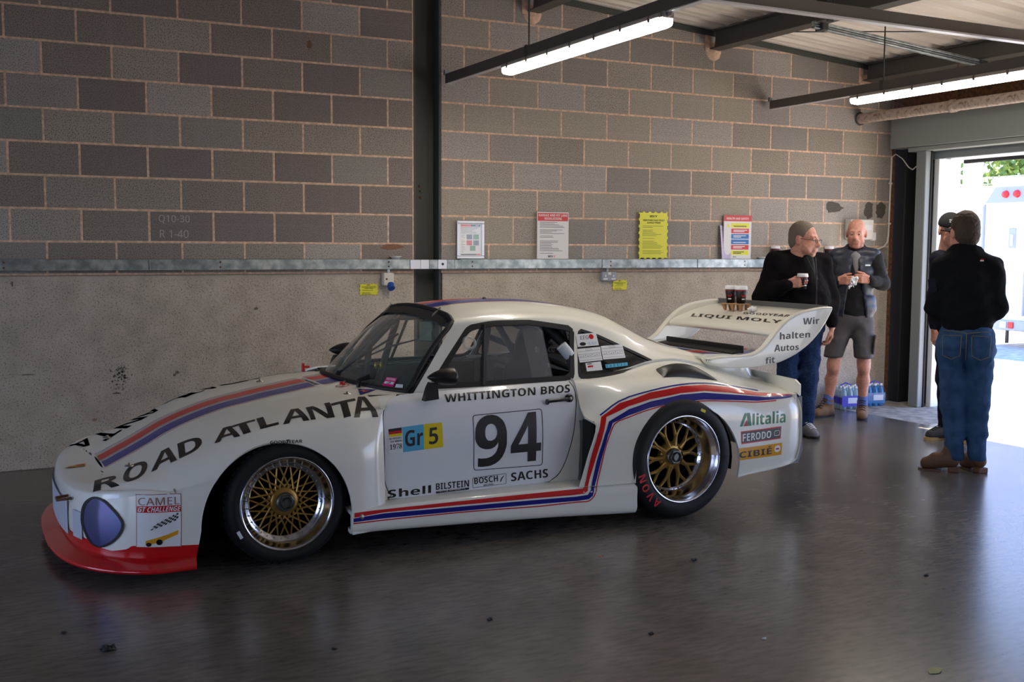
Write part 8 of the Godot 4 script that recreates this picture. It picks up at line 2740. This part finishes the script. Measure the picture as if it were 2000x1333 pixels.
func build_wall_fittings() -> void:
	mat("sign_white", srgb(222, 220, 218), 0.45)
	mat("sign_yellow", srgb(226, 222, 52), 0.5)
	mat("sign_red", srgb(206, 62, 62), 0.5)
	mat("sign_blue", srgb(40, 112, 184), 0.5)
	mat("sign_navy", srgb(44, 48, 84), 0.5)
	mat("sign_ink", srgb(40, 40, 46), 0.6)
	mat("photo_green", srgb(110, 150, 116), 0.6)
	mat("photo_grey", srgb(112, 116, 128), 0.6)
	mat("leaflet_lilac", srgb(196, 186, 214), 0.7)
	mat("socket_grey", srgb(150, 156, 168), 0.5)
	mat("socket_cream", srgb(214, 208, 196), 0.5)
	mat("plug_blue", srgb(20, 76, 158), 0.4)
	mat("chalk", srgb(176, 172, 168), 0.95)
	var gl := mat("poster_glass", Color(0.9, 0.92, 0.95, 0.06), 0.05)
	gl.transparency = BaseMaterial3D.TRANSPARENCY_ALPHA
	# cable trunking
	var t := thing("cable_trunking", "galvanised cable trunking running along the wall at chest height", "trunking", Vector3(0, 1.408, 0))
	var runs := [[-4.9, -1.82], [-1.815, 0.158], [0.60, 1.93], [1.935, 2.94], [2.945, 4.0], [4.005, 5.28]]
	for r in runs:
		var st := ST(); box(st, Vector3((r[0] + r[1]) * 0.5, 0, 0.032), Vector3(r[1] - r[0], 0.079, 0.058), 0.003); obj("trunking_length", st, M.galvanised, t)
	for r in [[0.16, 0.245, "galvanised_new"], [0.247, 0.318, "galvanised_new"], [0.32, 0.395, "galvanised"], [0.397, 0.475, "galvanised_new"], [0.477, 0.54, "galvanised"], [0.542, 0.598, "galvanised"]]:
		var st := ST(); box(st, Vector3((r[0] + r[1]) * 0.5, -0.002, 0.034), Vector3(r[1] - r[0], 0.074, 0.064), 0.002); obj("cover_plate", st, M[r[2]], t)
	for x in [-2.75, -1.32, -0.02, 0.70, 2.02, 3.48, 4.7]:
		for y in [-0.018, 0.018]:
			var st := ST(); lathe(st, [Vector2(0, 0.003), Vector2(0.006, 0.002), Vector2(0.007, 0)], Vector3(x, y, 0.061), ZAX, 10); obj("screw", st, M.rust_steel, t)
	var st := ST(); lathe(st, [Vector2(0, 0.003), Vector2(0.010, 0.002), Vector2(0.011, 0)], Vector3(0.436, 0.0, 0.066), ZAX, 12); obj("screw", st, M.steel_column, t)
	# ceiling-side services: drop pipes under the trunking
	# framed notice
	var s := sign_board("framed_notice", "small framed notice with pictures in a silver snap frame", "notice", 0.578, 1.449, 0.243, 0.31, "sign_white")
	for e in [[0.0, 0.0, 0.243, 0.024], [0.0, 0.286, 0.243, 0.31], [0.0, 0.024, 0.024, 0.286], [0.219, 0.024, 0.243, 0.286]]:
		st = ST(); box(st, Vector3((e[0] + e[2]) * 0.5, (e[1] + e[3]) * 0.5, 0.006), Vector3(e[2] - e[0], e[3] - e[1], 0.016), 0.005); obj("frame_bar", st, M.galvanised_new, s)
	rect(s, "header", 0.034, 0.262, 0.125, 0.278, "sign_red"); rect(s, "header", 0.125, 0.262, 0.209, 0.278, "sign_navy"); rect(s, "footer", 0.034, 0.030, 0.17, 0.040, "sign_navy"); rect(s, "footer", 0.17, 0.030, 0.209, 0.040, "sign_red")
	print_text(s, "MSV", 0.165, 0.266, 0.03, 0.008, "sign_white")
	st = ST(); lines(st, 0.036, 0.205, 0.252, 6, 0.009, 0.003, 4); lines(st, 0.036, 0.075, 0.19, 14, 0.0105, 0.003, 5); obj("small_print", st, M.photo_grey, s)
	for e in [[0.085, 0.158, "photo_grey"], [0.145, 0.158, "photo_green"], [0.085, 0.11, "sign_red"], [0.145, 0.11, "photo_grey"], [0.115, 0.066, "photo_green"]]:
		rect(s, "picture", e[0], e[1], e[0] + 0.05, e[1] + 0.04, e[2])
	st = ST(); flat_rect(st, 0.02, 0.02, 0.223, 0.29, Vector3(0, 0, 0.006), Vector3.RIGHT, Vector3.UP); obj("glazing", st, M.poster_glass, s)
	# garage regulations
	s = sign_board("regulations_sign", "white garage and pit lane regulations sign with red heading", "sign", 1.313, 1.449, 0.303, 0.392, "sign_white")
	rect(s, "heading", 0.006, 0.318, 0.297, 0.384, "sign_red")
	print_text(s, "GARAGE AND PIT LANE", 0.014, 0.356, 0.275, 0.020, "sign_white")
	print_text(s, "REGULATIONS", 0.07, 0.328, 0.165, 0.020, "sign_white")
	st = ST(); lines(st, 0.025, 0.27, 0.305, 26, 0.0104, 0.0032, 8); obj("small_print", st, M.sign_ink, s)
	print_text(s, "MSV", 0.105, 0.012, 0.048, 0.018, "sign_ink"); v_mark(s, 0.158, 0.012, 0.018, "sign_red")
	# yellow policy sign
	s = sign_board("policy_sign", "tall yellow power policy sign with scalloped edge standing on the trunking", "sign", 2.328, 1.449, 0.31, 0.415, "sign_yellow", 0.0, 0.022)
	print_text(s, "MSV", 0.115, 0.365, 0.05, 0.020, "sign_ink"); v_mark(s, 0.17, 0.365, 0.02, "sign_ink")
	print_text(s, "NEW POWER USAGE POLICY", 0.045, 0.332, 0.225, 0.015, "sign_ink"); print_text(s, "GARAGE POWER", 0.085, 0.311, 0.145, 0.015, "sign_ink")
	st = ST(); lines(st, 0.04, 0.27, 0.288, 22, 0.0122, 0.0028, 12); obj("small_print", st, M.sign_ink, s)
	# hazard board with coloured panels
	s = sign_board("hazard_board", "white safety notice board with yellow, red and blue panels", "sign", 3.258, 1.449, 0.318, 0.40, "sign_white")
	rect(s, "heading", 0.0, 0.345, 0.318, 0.40, "sign_red"); print_text(s, "HEALTH AND SAFETY", 0.03, 0.36, 0.255, 0.02, "sign_white")
	var pan := ["sign_yellow", "sign_red", "sign_blue", "sign_blue", "sign_red", "sign_yellow"]
	for k in 6:
		var y := 0.285 - 0.05 * k
		rect(s, "panel", 0.085, y, 0.29, y + 0.043, pan[k])
		st = ST(); lines(st, 0.11, 0.27, y + 0.025, 2, 0.013, 0.007, 20 + k, 0.004); obj("panel_print", st, M.sign_ink if pan[k] == "sign_yellow" else M.sign_white, s)
	st = ST(); prism(st, PackedVector2Array([Vector2(0.03, 0.29), Vector2(0.07, 0.29), Vector2(0.05, 0.325)]), 0.0034, 0.0038, Vector3.ZERO, Basis(), false); obj("warning_triangle", st, M.sign_yellow, s)
	print_text(s, "MSV", 0.11, 0.012, 0.04, 0.012, "sign_navy")
	# leaflet leaning in front of the board
	var lf := thing("leaflet", "lilac printed leaflet leaning against the safety notice board", "leaflet", Vector3(3.225, 1.448, 0.05), 0.25)
	var rows := []
	for i in 5:
		var row := []
		for k in 4:
			var u := k / 3.0; var v := i / 4.0
			row.append(Vector3(u * (0.11 + 0.06 * v), v * (0.31 - 0.03 * u), -0.012 * sin(u * PI) - 0.03 * v + 0.012 * u))
		rows.append(row)
	obj("paper_sheet", sheet(densify(rows, 2, 2), [], 0.001, true), M.leaflet_lilac, lf)
	for e in [[0.12, "sign_red"], [0.108, "ink_orange"], [0.096, "sign_blue"], [0.165, "sign_red"], [0.153, "ink_orange"], [0.141, "sign_blue"]]:
		st = ST(); flat_rect(st, 0.008, e[0], 0.085, e[0] + 0.006, Vector3(0, 0, -0.004), Vector3(0.99, 0, -0.06), Vector3(0, 1, -0.09)); obj("printed_band", st, M[e[1]], lf)
	# small yellow notices and sockets
	for e in [[-0.243, 1.166, "small yellow scalloped notice below the trunking left of the column"], [2.073, 1.175, "small yellow scalloped notice beside the grey double socket"]]:
		s = sign_board("power_notice", e[2], "notice", e[0], e[1], 0.15, 0.09, "sign_yellow", 0.0, 0.012, "small yellow power notices")
		s.position.z = 0.0085
		print_text(s, "MSV", 0.058, 0.075, 0.03, 0.008, "sign_ink"); print_text(s, "NEW POWER USAGE POLICY", 0.018, 0.060, 0.115, 0.008, "sign_ink"); print_text(s, "GARAGE POWER", 0.04, 0.049, 0.07, 0.007, "sign_ink")
		st = ST(); lines(st, 0.02, 0.13, 0.036, 4, 0.009, 0.003, 30); obj("small_print", st, M.sign_ink, s)
	t = thing("industrial_socket", "cream wall socket with blue industrial outlet under the trunking", "socket", Vector3(-0.02, 1.28, 0.005))
	st = ST(); box(st, Vector3(0, 0.01, 0.03), Vector3(0.085, 0.10, 0.06), 0.006); obj("housing", st, M.socket_cream, t)
	st = ST(); tube(st, [Vector3(0.015, -0.03, 0.045), Vector3(0.015, -0.062, 0.075)], [0.030, 0.028], 16); obj("outlet", st, M.plug_blue, t)
	st = ST(); lathe(st, [Vector2(0, 0.004), Vector2(0.007, 0.003), Vector2(0.008, 0)], Vector3(-0.02, 0.012, 0.06), ZAX, 10); obj("lock_screw", st, M.rust_steel, t)
	st = ST(); tube(st, [Vector3(0.006, 0.055, 0.03), Vector3(0.006, 0.095, 0.03)], 0.010, 10); obj("drop_pipe", st, M.galvanised, t)
	t = thing("double_socket", "grey metal-clad double power socket under the trunking", "socket", Vector3(2.018, 1.297, 0.005))
	st = ST(); box(st, Vector3(0, 0, 0.02), Vector3(0.15, 0.082, 0.04), 0.006); obj("housing", st, M.socket_grey, t)
	for x in [-0.04, 0.04]:
		st = ST(); box(st, Vector3(x, 0.004, 0.041), Vector3(0.014, 0.018, 0.004), 0.001); obj("rocker", st, M.sign_white, t)
		st = ST(); box(st, Vector3(x, -0.022, 0.041), Vector3(0.042, 0.014, 0.003), 0.001); obj("pin_plate", st, M.sign_white, t)
	st = ST(); box(st, Vector3(0.0, 0.025, 0.041), Vector3(0.032, 0.022, 0.002)); obj("test_label", st, M.socket_cream, t)
	st = ST(); tube(st, [Vector3(-0.01, 0.04, 0.02), Vector3(-0.01, 0.08, 0.02)], 0.009, 10); obj("drop_pipe", st, M.galvanised, t)
	# things left on the trunking
	t = thing("plastic_dish", "small white plastic dish on the trunking left of the column", "dish", Vector3(0.05, 1.448, 0.032))
	st = ST(); lathe(st, [Vector2(0.0, 0.002), Vector2(0.03, 0.002), Vector2(0.036, 0.014), Vector2(0.046, 0.017), Vector2(0.047, 0.021), Vector2(0.041, 0.021), Vector2(0.034, 0.008), Vector2(0, 0.006)], Vector3.ZERO, Basis(), 24); obj("dish_shell", st, M.cup_lid, t)
	st = ST(); box(st, Vector3(0, 0.011, 0), Vector3(0.02, 0.004, 0.02), 0.001); obj("sip_tab", st, M.cup_lid, t)
	paper_cup(Vector3(3.862, 1.448, 0.032), "dark paper cup on the trunking behind the man in fleece", 0.6)
	paper_cup(Vector3(4.53, 1.448, 0.032), "dark paper cup on the trunking between the two men", 1.5)
	t = thing("paper_plate", "white paper tray on the trunking left of the man in fleece", "tray", Vector3(3.715, 1.448, 0.03))
	st = ST(); lathe(st, [Vector2(0.0, 0.002), Vector2(0.03, 0.002), Vector2(0.05, 0.016), Vector2(0.052, 0.018), Vector2(0.03, 0.006), Vector2(0, 0.005)], Vector3.ZERO, Basis(Vector3(1.1, 0, 0), Vector3.UP, Vector3(0, 0, 0.55)), 24); obj("plate", st, M.cup_lid, t)
	st = ST(); tube(st, [Vector3(0.0, 0.008, 0), Vector3(0.03, 0.012, 0.01)], 0.003, 5); obj("stirrer", st, M.cup_lid, t)
	# fuse box and switch behind the bald man
	t = thing("fuse_box", "white fuse box on the block wall behind the bald man", "fuse box", Vector3(4.9, 1.735, 0.0))
	st = ST(); box(st, Vector3(0, 0, 0.045), Vector3(0.30, 0.20, 0.09), 0.008); obj("case", st, M.socket_cream, t)
	st = ST(); box(st, Vector3(0.02, 0.02, 0.092), Vector3(0.2, 0.06, 0.006), 0.002); obj("cover", st, M.sign_white, t)
	t = thing("light_switch", "small white switch box beside the fuse box", "switch", Vector3(5.1, 1.67, 0.0))
	st = ST(); box(st, Vector3(0, 0, 0.02), Vector3(0.075, 0.085, 0.04), 0.006); obj("case", st, M.sign_white, t)
	st = ST(); box(st, Vector3(0, 0, 0.042), Vector3(0.02, 0.03, 0.008), 0.002); obj("rocker", st, M.sign_white, t)
	# conduit up the wall end and the loop of cable
	t = thing("conduit", "slim cream conduit bending up the end of the block wall", "conduit", Vector3(0, 0, 0.012))
	st = ST(); tube(st, [Vector3(5.02, 1.54, 0), Vector3(5.20, 1.548, 0), Vector3(5.27, 1.57, 0), Vector3(5.31, 1.61, 0), Vector3(5.325, 1.68, 0), Vector3(5.33, 2.1, 0), Vector3(5.335, 2.46, 0)], 0.010, 8); obj("conduit_run", st, M.conduit_white, t)
	for y in [1.8, 2.2]:
		st = ST(); box(st, Vector3(5.33, y, 0.0), Vector3(0.04, 0.02, 0.02), 0.003); obj("saddle_clip", st, M.conduit_white, t)
	st = ST(); tube(st, [Vector3(5.335, 2.46, 0), Vector3(5.36, 2.49, 0.03), Vector3(5.38, 2.44, 0.10), Vector3(5.36, 2.35, 0.20), Vector3(5.33, 2.32, 0.28), Vector3(5.32, 2.37, 0.37)], 0.006, 6); obj("cable_loop", st, M.conduit_white, t)
	# chalk notes and marks on the wall
	var w := get_node("wall_back")
	st = ST()
	flat_text(st, "Q10-30", 0.215, 0.062, Vector3(-1.735, 1.70, 0.0016), Vector3.RIGHT, Vector3.UP, "Droid Sans", false)
	flat_text(st, "R 1-40", 0.20, 0.056, Vector3(-1.73, 1.60, 0.0016), Vector3.RIGHT, Vector3.UP, "Droid Sans", false)
	obj("chalk_writing", st, M.chalk, w).set_meta("label", "chalked Q10-30 and R 1-40")
	var dk := mat("dark_stain", Color(0.10, 0.09, 0.085, 0.5), 0.9)
	dk.transparency = BaseMaterial3D.TRANSPARENCY_ALPHA
	var rs := mat("rust_stain", Color(0.62, 0.36, 0.16, 0.4), 0.9)
	rs.transparency = BaseMaterial3D.TRANSPARENCY_ALPHA
	rng.seed = 404
	for e in [[4.60, 1.945, 0.13, 0.06, "dark_stain", 0.0012], [5.06, 1.93, 0.07, 0.09, "dark_stain", 0.0012], [5.22, 1.93, 0.08, 0.085, "dark_stain", 0.0012], [-1.63, 0.63, 0.014, 0.012, "dark_stain", 0.0062], [-1.65, 0.612, 0.012, 0.010, "dark_stain", 0.0062], [-2.7, 1.28, 0.008, 0.02, "dark_stain", 0.0062], [-2.2, 0.32, 0.018, 0.012, "rust_stain", 0.0062], [-1.05, 1.08, 0.018, 0.012, "dark_stain", 0.0062], [0.03, 1.545, 0.10, 0.028, "rust_stain", 0.0012], [-0.62, 3.05, 0.02, 0.035, "rust_stain", 0.0012], [-2.05, 0.50, 0.03, 0.006, "dark_stain", 0.0062], [-2.62, 0.66, 0.05, 0.006, "dark_stain", 0.0062]]:
		st = ST()
		var poly := PackedVector2Array()
		for k in 18:
			var a := TAU * k / 18.0
			var rr := rng.randf_range(0.7, 1.1)
			poly.append(Vector2(e[0] + cos(a) * e[2] * rr, e[1] + sin(a) * e[3] * rr))
		prism(st, poly, 0.0, e[5], Vector3.ZERO, Basis(), false)
		obj("stain", st, M[e[4]], w)

func wall_smudge() -> void:
	rng.seed = 505
	var st := ST()
	for k in 90:
		var c := Vector2(-2.02 + rng.randfn() * 0.028, 0.63 + rng.randfn() * 0.045)
		var r := rng.randf_range(0.0025, 0.008)
		var poly := PackedVector2Array()
		for i in 7: poly.append(c + Vector2(cos(TAU * i / 7.0), sin(TAU * i / 7.0)) * r * rng.randf_range(0.6, 1.2))
		prism(st, poly, 0.0, 0.0062 + 0.00002 * k, Vector3.ZERO, Basis(), false)
	obj("smudge", st, M.dark_stain, get_node("wall_back")).set_meta("kind", "stuff")

func build_small_things() -> void:
	# carrier of cups on the wing
	mat("card_brown", srgb(170, 130, 92), 0.85)
	var c := thing("cup_carrier", "moulded brown card cup carrier standing on the rear wing", "carrier", Vector3(1.86, 1.108, 2.10 - 0.13), -1.35)
	var st := ST()
	box(st, Vector3(0, 0.047, 0), Vector3(0.185, 0.008, 0.105), 0.003)
	obj("tray_top", st, M.card_brown, c)
	for x in [-0.075, 0.0, 0.075]:
		for z in [-0.035, 0.035]:
			st = ST(); tube(st, [Vector3(x * 1.0, 0.046, z), Vector3(x * 0.92, 0.0, z * 0.8)], [0.018, 0.009], 8); obj("foot", st, M.card_brown, c)
	var a: Vector3 = c.transform * Vector3(-0.045, 0.052, 0); var b: Vector3 = c.transform * Vector3(0.045, 0.052, 0)
	paper_cup(a, "black paper cup with white lid, left one in the carrier on the wing", -0.9)
	paper_cup(b, "black paper cup with white lid, right one in the carrier on the wing", -0.2)
	var wp := cloth_field(0.02, 0.02, 30.0, 77)
	wp.ell(Vector3(0, 0.012, 0), Vector3(0.03, 0.018, 0.03))
	var np := obj("napkin", field_mesh([[wp, 0.006]]), M.paper_white)
	np.position = c.transform * Vector3(0.165, 0.004, 0.02)
	tag(np, "crumpled white napkin on the wing beside the cup carrier", "napkin")
	# shrink-wrapped bottle packs by the wall
	var clear := mat("bottle_clear", Color(0.72, 0.84, 0.90, 0.42), 0.12)
	clear.transparency = BaseMaterial3D.TRANSPARENCY_ALPHA
	var blue := mat("bottle_blue", Color(0.28, 0.58, 0.84, 0.6), 0.12)
	blue.transparency = BaseMaterial3D.TRANSPARENCY_ALPHA
	mat("label_violet", srgb(66, 62, 190), 0.4)
	mat("bottle_cap_white", srgb(226, 232, 236), 0.5)
	mat("label_pale", srgb(214, 216, 230), 0.5)
	var bottle := ST()
	lathe(bottle, [Vector2(0, 0.004), Vector2(0.028, 0.0), Vector2(0.031, 0.01), Vector2(0.031, 0.075), Vector2(0.0285, 0.09), Vector2(0.031, 0.105), Vector2(0.031, 0.145), Vector2(0.022, 0.18), Vector2(0.0135, 0.198), Vector2(0.0135, 0.206)], Vector3.ZERO, Basis(), 16)
	var bm := finish(bottle)
	var cap := ST()
	lathe(cap, [Vector2(0.0155, 0.203), Vector2(0.0155, 0.222), Vector2(0.0, 0.223)], Vector3.ZERO, Basis(), 14)
	var cm := finish(cap)
	var lab := ST()
	lathe(lab, [Vector2(0.0316, 0.05), Vector2(0.0316, 0.115)], Vector3.ZERO, Basis(), 16)
	var lm := finish(lab)
	for e in [[Vector3(4.60, 0, 0.20), 4, 3, "bottle_clear", "label_violet", "pack of clear water bottles with violet wrap standing by the wall", "label_violet"], [Vector3(4.98, 0, 0.20), 3, 2, "bottle_blue", "sign_red", "pack of blue water bottles with red labels next to the corner", "bottle_blue"]]:
		var p := thing("bottle_pack", e[5], "bottle pack", e[0], deg_to_rad(-12.0), "bottle packs by the wall")
		for i in e[1]:
			for k in e[2]:
				var n := Node3D.new()
				n.name = "bottle"
				p.add_child(n, true)
				n.position = Vector3(0.066 * i - 0.03, 0, 0.066 * k - 0.066)
				obj("bottle_wall", bm, M[e[3]], n)
				obj("bottle_cap", cm, M.bottle_cap_white, n)
				obj("bottle_label", lm, M[e[4]], n)
		var wx: float = 0.066 * e[1]; var wz: float = 0.066 * e[2]
		st = ST()
		var zf: float = 0.066 * (e[2] - 1) - 0.066 + 0.034
		flat_rect(st, -0.064, 0.03, -0.064 + wx, 0.135, Vector3(0, 0, zf), Vector3.RIGHT, Vector3.UP)
		obj("shrink_wrap", st, M[e[6]], p)
		st = ST(); flat_rect(st, 0.0, 0.06, 0.11, 0.115, Vector3(0, 0, zf + 0.001), Vector3.RIGHT, Vector3.UP); obj("wrap_panel", st, M.label_pale, p)
		st = ST(); tube(st, [Vector3(-0.03, 0.224, 0), Vector3(0.03, 0.25, 0), Vector3(0.09, 0.224, 0)], 0.006, 6); obj("carry_strap", st, M.label_violet, p)
	# litter on the floor
	rng.seed = 31
	var bits := [[-2.572, 3.796, 0.022, "black rubber crumb nearest the bottom left of the floor"], [-2.704, 3.527, 0.009, "tiny dark crumb left of the larger rubber crumb"], [-1.112, 4.136, 0.010, "small dark crumb on the floor below the door"], [-1.791, 4.169, 0.009, "small dark crumb on the floor right of the rubber crumb"], [0.171, 3.804, 0.012, "flat dark scrap on the floor below the rear wheel"], [1.01, 4.497, 0.010, "dark scrap on the floor toward the right"], [-0.606, 4.573, 0.010, "dark crumb low on the floor in the middle"], [-0.234, 4.814, 0.008, "pale grey grit low on the floor in the middle"], [-0.207, 3.539, 0.006, "orange speck on the floor below the sill"]]
	for e in bits:
		var f := cloth_field(0.01, e[2] * 0.9, 60.0, int(e[2] * 9000) + 3)
		f.ell(Vector3(0, e[2] * 0.35, 0), Vector3(e[2] * 1.2, e[2] * 0.5, e[2] * 0.8))
		var o := obj("floor_crumb", field_mesh([[f, e[2] * 0.3]]), M.ink_orange if e[2] < 0.0065 else M.rubber_black if e[2] != 0.008 else M.mesh_grey)
		o.position = Vector3(e[0], 0.0, e[1])
		tag(o, e[3], "debris", "crumbs on the floor")
	st = ST()
	var leaf := round_poly([Vector2(-0.035, -0.01), Vector2(0.0, -0.022), Vector2(0.03, -0.008), Vector2(0.04, 0.006), Vector2(0.0, 0.02), Vector2(-0.02, 0.014)], 0.006, 2)
	prism(st, leaf, 0.002, 0.004, Vector3.ZERO, Basis(Vector3(1, 0.06, 0).normalized(), Vector3(0, 0.1, -1).normalized(), Vector3(0, 1, 0.1)))
	mat("leaf_pale", srgb(176, 176, 128), 0.8)
	var lo := obj("dry_leaf", st, M.leaf_pale)
	lo.position = Vector3(0.107, 0.002, 5.356)
	tag(lo, "pale dry leaf lying at the bottom right of the floor", "leaf")

func build_yard() -> void:
	mat("trailer_white", srgb(236, 238, 242), 0.4)
	mat("trailer_grey", srgb(150, 156, 166), 0.5, 0.3)
	mat("lamp_red", srgb(206, 30, 36), 0.3)
	mat("yard_white", srgb(232, 234, 236), 0.6)
	var t := thing("box_trailer", "white box trailer with grey rear frame and red lamps outside the doorway", "trailer", Vector3(12.0, 0, -3.2))
	var out := PackedVector2Array([Vector2(-1.2, 0.42), Vector2(1.2, 0.42), Vector2(1.2, 2.28), Vector2(1.0, 2.58), Vector2(-1.0, 2.58), Vector2(-1.2, 2.28)])
	var bs := Basis(Vector3(0, 0, 1), Vector3.UP, Vector3(-1, 0, 0))
	var st := ST(); prism(st, out, -4.5, 0.0, Vector3.ZERO, bs); obj("body", st, M.trailer_white, t)
	st = ST(); prism(st, PackedVector2Array([Vector2(-1.16, 2.30), Vector2(1.16, 2.30), Vector2(0.98, 2.55), Vector2(-0.98, 2.55)]), 0.0, 0.02, Vector3.ZERO, bs); obj("header_panel", st, M.trailer_grey, t)
	st = ST(); box(st, Vector3(2.2, 2.64, 0), Vector3(4.6, 0.12, 2.1), 0.05); obj("roof_cap", st, M.trailer_white, t)
	for x in [-1.185, 1.185]:
		st = ST(); box(st, Vector3(-0.015, 1.35, x), Vector3(0.05, 1.86, 0.04), 0.01); obj("corner_post", st, M.trailer_grey, t)
	for x in [-0.78, -0.57, 0.57, 0.78]:
		st = ST(); lathe(st, [Vector2(0, 0.05), Vector2(0.05, 0.04), Vector2(0.062, 0.0)], Vector3(-0.02, 2.43, x), Basis(Vector3(0, 1, 0), Vector3(-1, 0, 0), Vector3(0, 0, 1)), 16); obj("marker_lamp", st, M.lamp_red, t)
	st = ST(); box(st, Vector3(-0.01, 1.35, -0.56), Vector3(0.02, 1.74, 1.1), 0.006); obj("door_leaf", st, M.trailer_white, t)
	st = ST(); box(st, Vector3(-0.01, 1.35, 0.57), Vector3(0.02, 1.74, 1.1), 0.006); obj("door_leaf", st, M.trailer_white, t)
	st = ST(); box(st, Vector3(-0.025, 1.73, -0.62), Vector3(0.02, 0.32, 0.14), 0.01); obj("latch_plate", st, M.trailer_grey, t)
	st = ST(); box(st, Vector3(-0.04, 1.70, -0.62), Vector3(0.03, 0.18, 0.05), 0.01); obj("latch_handle", st, M.galvanised_new, t)
	st = ST(); tube(st, [Vector3(-0.04, 0.5, -0.36), Vector3(-0.04, 1.2, -0.36)], 0.02, 8); obj("lock_bar", st, M.trailer_grey, t)
	st = ST(); box(st, Vector3(0.03, 0.34, 0), Vector3(0.16, 0.17, 2.42), 0.01); obj("rear_frame", st, M.trailer_grey, t)
	st = ST(); box(st, Vector3(-0.06, 0.345, -0.70), Vector3(0.02, 0.10, 0.12), 0.006); obj("number_lamp", st, M.sign_white, t)
	st = ST(); box(st, Vector3(-0.06, 0.345, -0.56), Vector3(0.02, 0.10, 0.10), 0.006); obj("tail_lamp", st, M.lamp_red, t)
	for s in [-1.0, 1.0]:
		for x in [2.2, 3.0]:
			st = ST(); lathe(st, [Vector2(0, 0.09), Vector2(0.16, 0.09), Vector2(0.2, 0.1), Vector2(0.3, 0.08), Vector2(0.31, 0.0), Vector2(0.3, -0.08)], Vector3(x, 0.31, s * 1.0), ZAX, 24); obj("wheel", st, M.tyre, t)
	st = ST(); tube(st, [Vector3(0.3, 0.28, -0.9), Vector3(0.3, 0.02, -0.9)], 0.03, 8); obj("prop_stand", st, M.steel_column, t)
	# long white transporter further back
	t = thing("transporter", "long white transporter parked across the paddock behind the trailer", "lorry", Vector3(18.0, 0, -17.0))
	st = ST(); box(st, Vector3(1.2, 1.75, 0), Vector3(2.4, 2.5, 16.0), 0.05); obj("body", st, M.yard_white, t)
	st = ST(); box(st, Vector3(-0.01, 1.9, 0), Vector3(0.02, 0.03, 15.6)); obj("side_rail", st, M.trailer_grey, t)
	for z in [-6.0, -5.0, 4.5, 5.5, 6.5]:
		st = ST(); lathe(st, [Vector2(0, 0.14), Vector2(0.3, 0.14), Vector2(0.48, 0.12), Vector2(0.5, 0.0), Vector2(0.48, -0.1)], Vector3(0.2, 0.5, z), Basis(Vector3(0, 1, 0), Vector3(-1, 0, 0), Vector3(0, 0, 1)), 24); obj("wheel", st, M.tyre, t)
	# white post outside the jamb
	st = ST(); box(st, Vector3(6.16, 1.3, 0.30), Vector3(0.14, 2.6, 0.14), 0.01)
	tag(obj("outside_post", st, M.yard_white), "white post just outside the doorway jamb", "post")
	# wire fence
	t = thing("wire_fence", "tall wire mesh fence in front of the trees", "fence", Vector3(30.0, 0, -20.0))
	for k in 9:
		st = ST(); tube(st, [Vector3(0, 0, -8.0 + 2.0 * k), Vector3(0, 4.2, -8.0 + 2.0 * k)], 0.04, 6); obj("fence_post", st, M.trailer_grey, t)
	for k in 9:
		st = ST(); tube(st, [Vector3(0, 2.2 + 0.24 * k, -8.5), Vector3(0, 2.2 + 0.24 * k, 8.5)], 0.012, 4); obj("fence_wire", st, M.trailer_grey, t)
	# trees
	mat("bark", srgb(92, 80, 64), 0.9)
	var cols := [srgb(92, 122, 48), srgb(124, 132, 52), srgb(104, 126, 56), srgb(150, 146, 66), srgb(86, 116, 52)]
	var names := ["mid green leafy tree at the left of the doorway view", "yellow-green leafy tree second from the left beyond the fence", "soft green leafy tree in the middle beyond the fence", "yellowish leafy tree beyond the trailer roof", "dark green leafy tree furthest right beyond the fence"]
	for i in 5:
		var lm2 := mat("foliage_%d" % i, cols[i], 0.8)
		lm2.backlight_enabled = true
		lm2.backlight = cols[i] * 0.6
		var tr := thing("leafy_tree", names[i], "tree", Vector3(40.0 + (i % 2) * 4.6, 0, -31.5 + 3.2 * i), 0.0, "trees beyond the fence")
		st = ST(); tube(st, [Vector3(0, 0, 0), Vector3(0.1, 2.2, 0.1), Vector3(0, 4.0, 0)], [0.25, 0.18, 0.08], 8); obj("trunk", st, M.bark, tr)
		var r := RandomNumberGenerator.new()
		r.seed = 600 + i
		st = ST()
		st.set_smooth_group(-1)
		for k in 2600:
			var d := Vector3(r.randfn(), r.randfn(), r.randfn()).normalized() * pow(r.randf(), 0.45)
			var c := Vector3(0, 4.6, 0) + Vector3(d.x * 2.2, d.y * 3.0, d.z * 2.3)
			var u := Vector3(r.randfn(), r.randfn(), r.randfn()).normalized() * 0.17
			var v := u.cross(Vector3(r.randfn(), r.randfn(), r.randfn())).normalized() * 0.12
			trian(st, c - u, c + v, c + u)
			trian(st, c - u, c + u, c - v)
		obj("foliage", st, lm2, tr).set_meta("kind", "stuff")

func _ready() -> void:
	set_camera()
	make_materials()
	build_wall()
	build_floor()
	build_roof()
	build_end_walls()
	build_ceiling_services()
	build_outside()
	prepare_windows()
	car_materials()
	car_body()
	car_parts()
	build_livery()
	people_materials()
	person_one()
	person_two()
	person_three()
	person_four()
	build_wall_fittings()
	wall_smudge()
	build_small_things()
	build_yard()
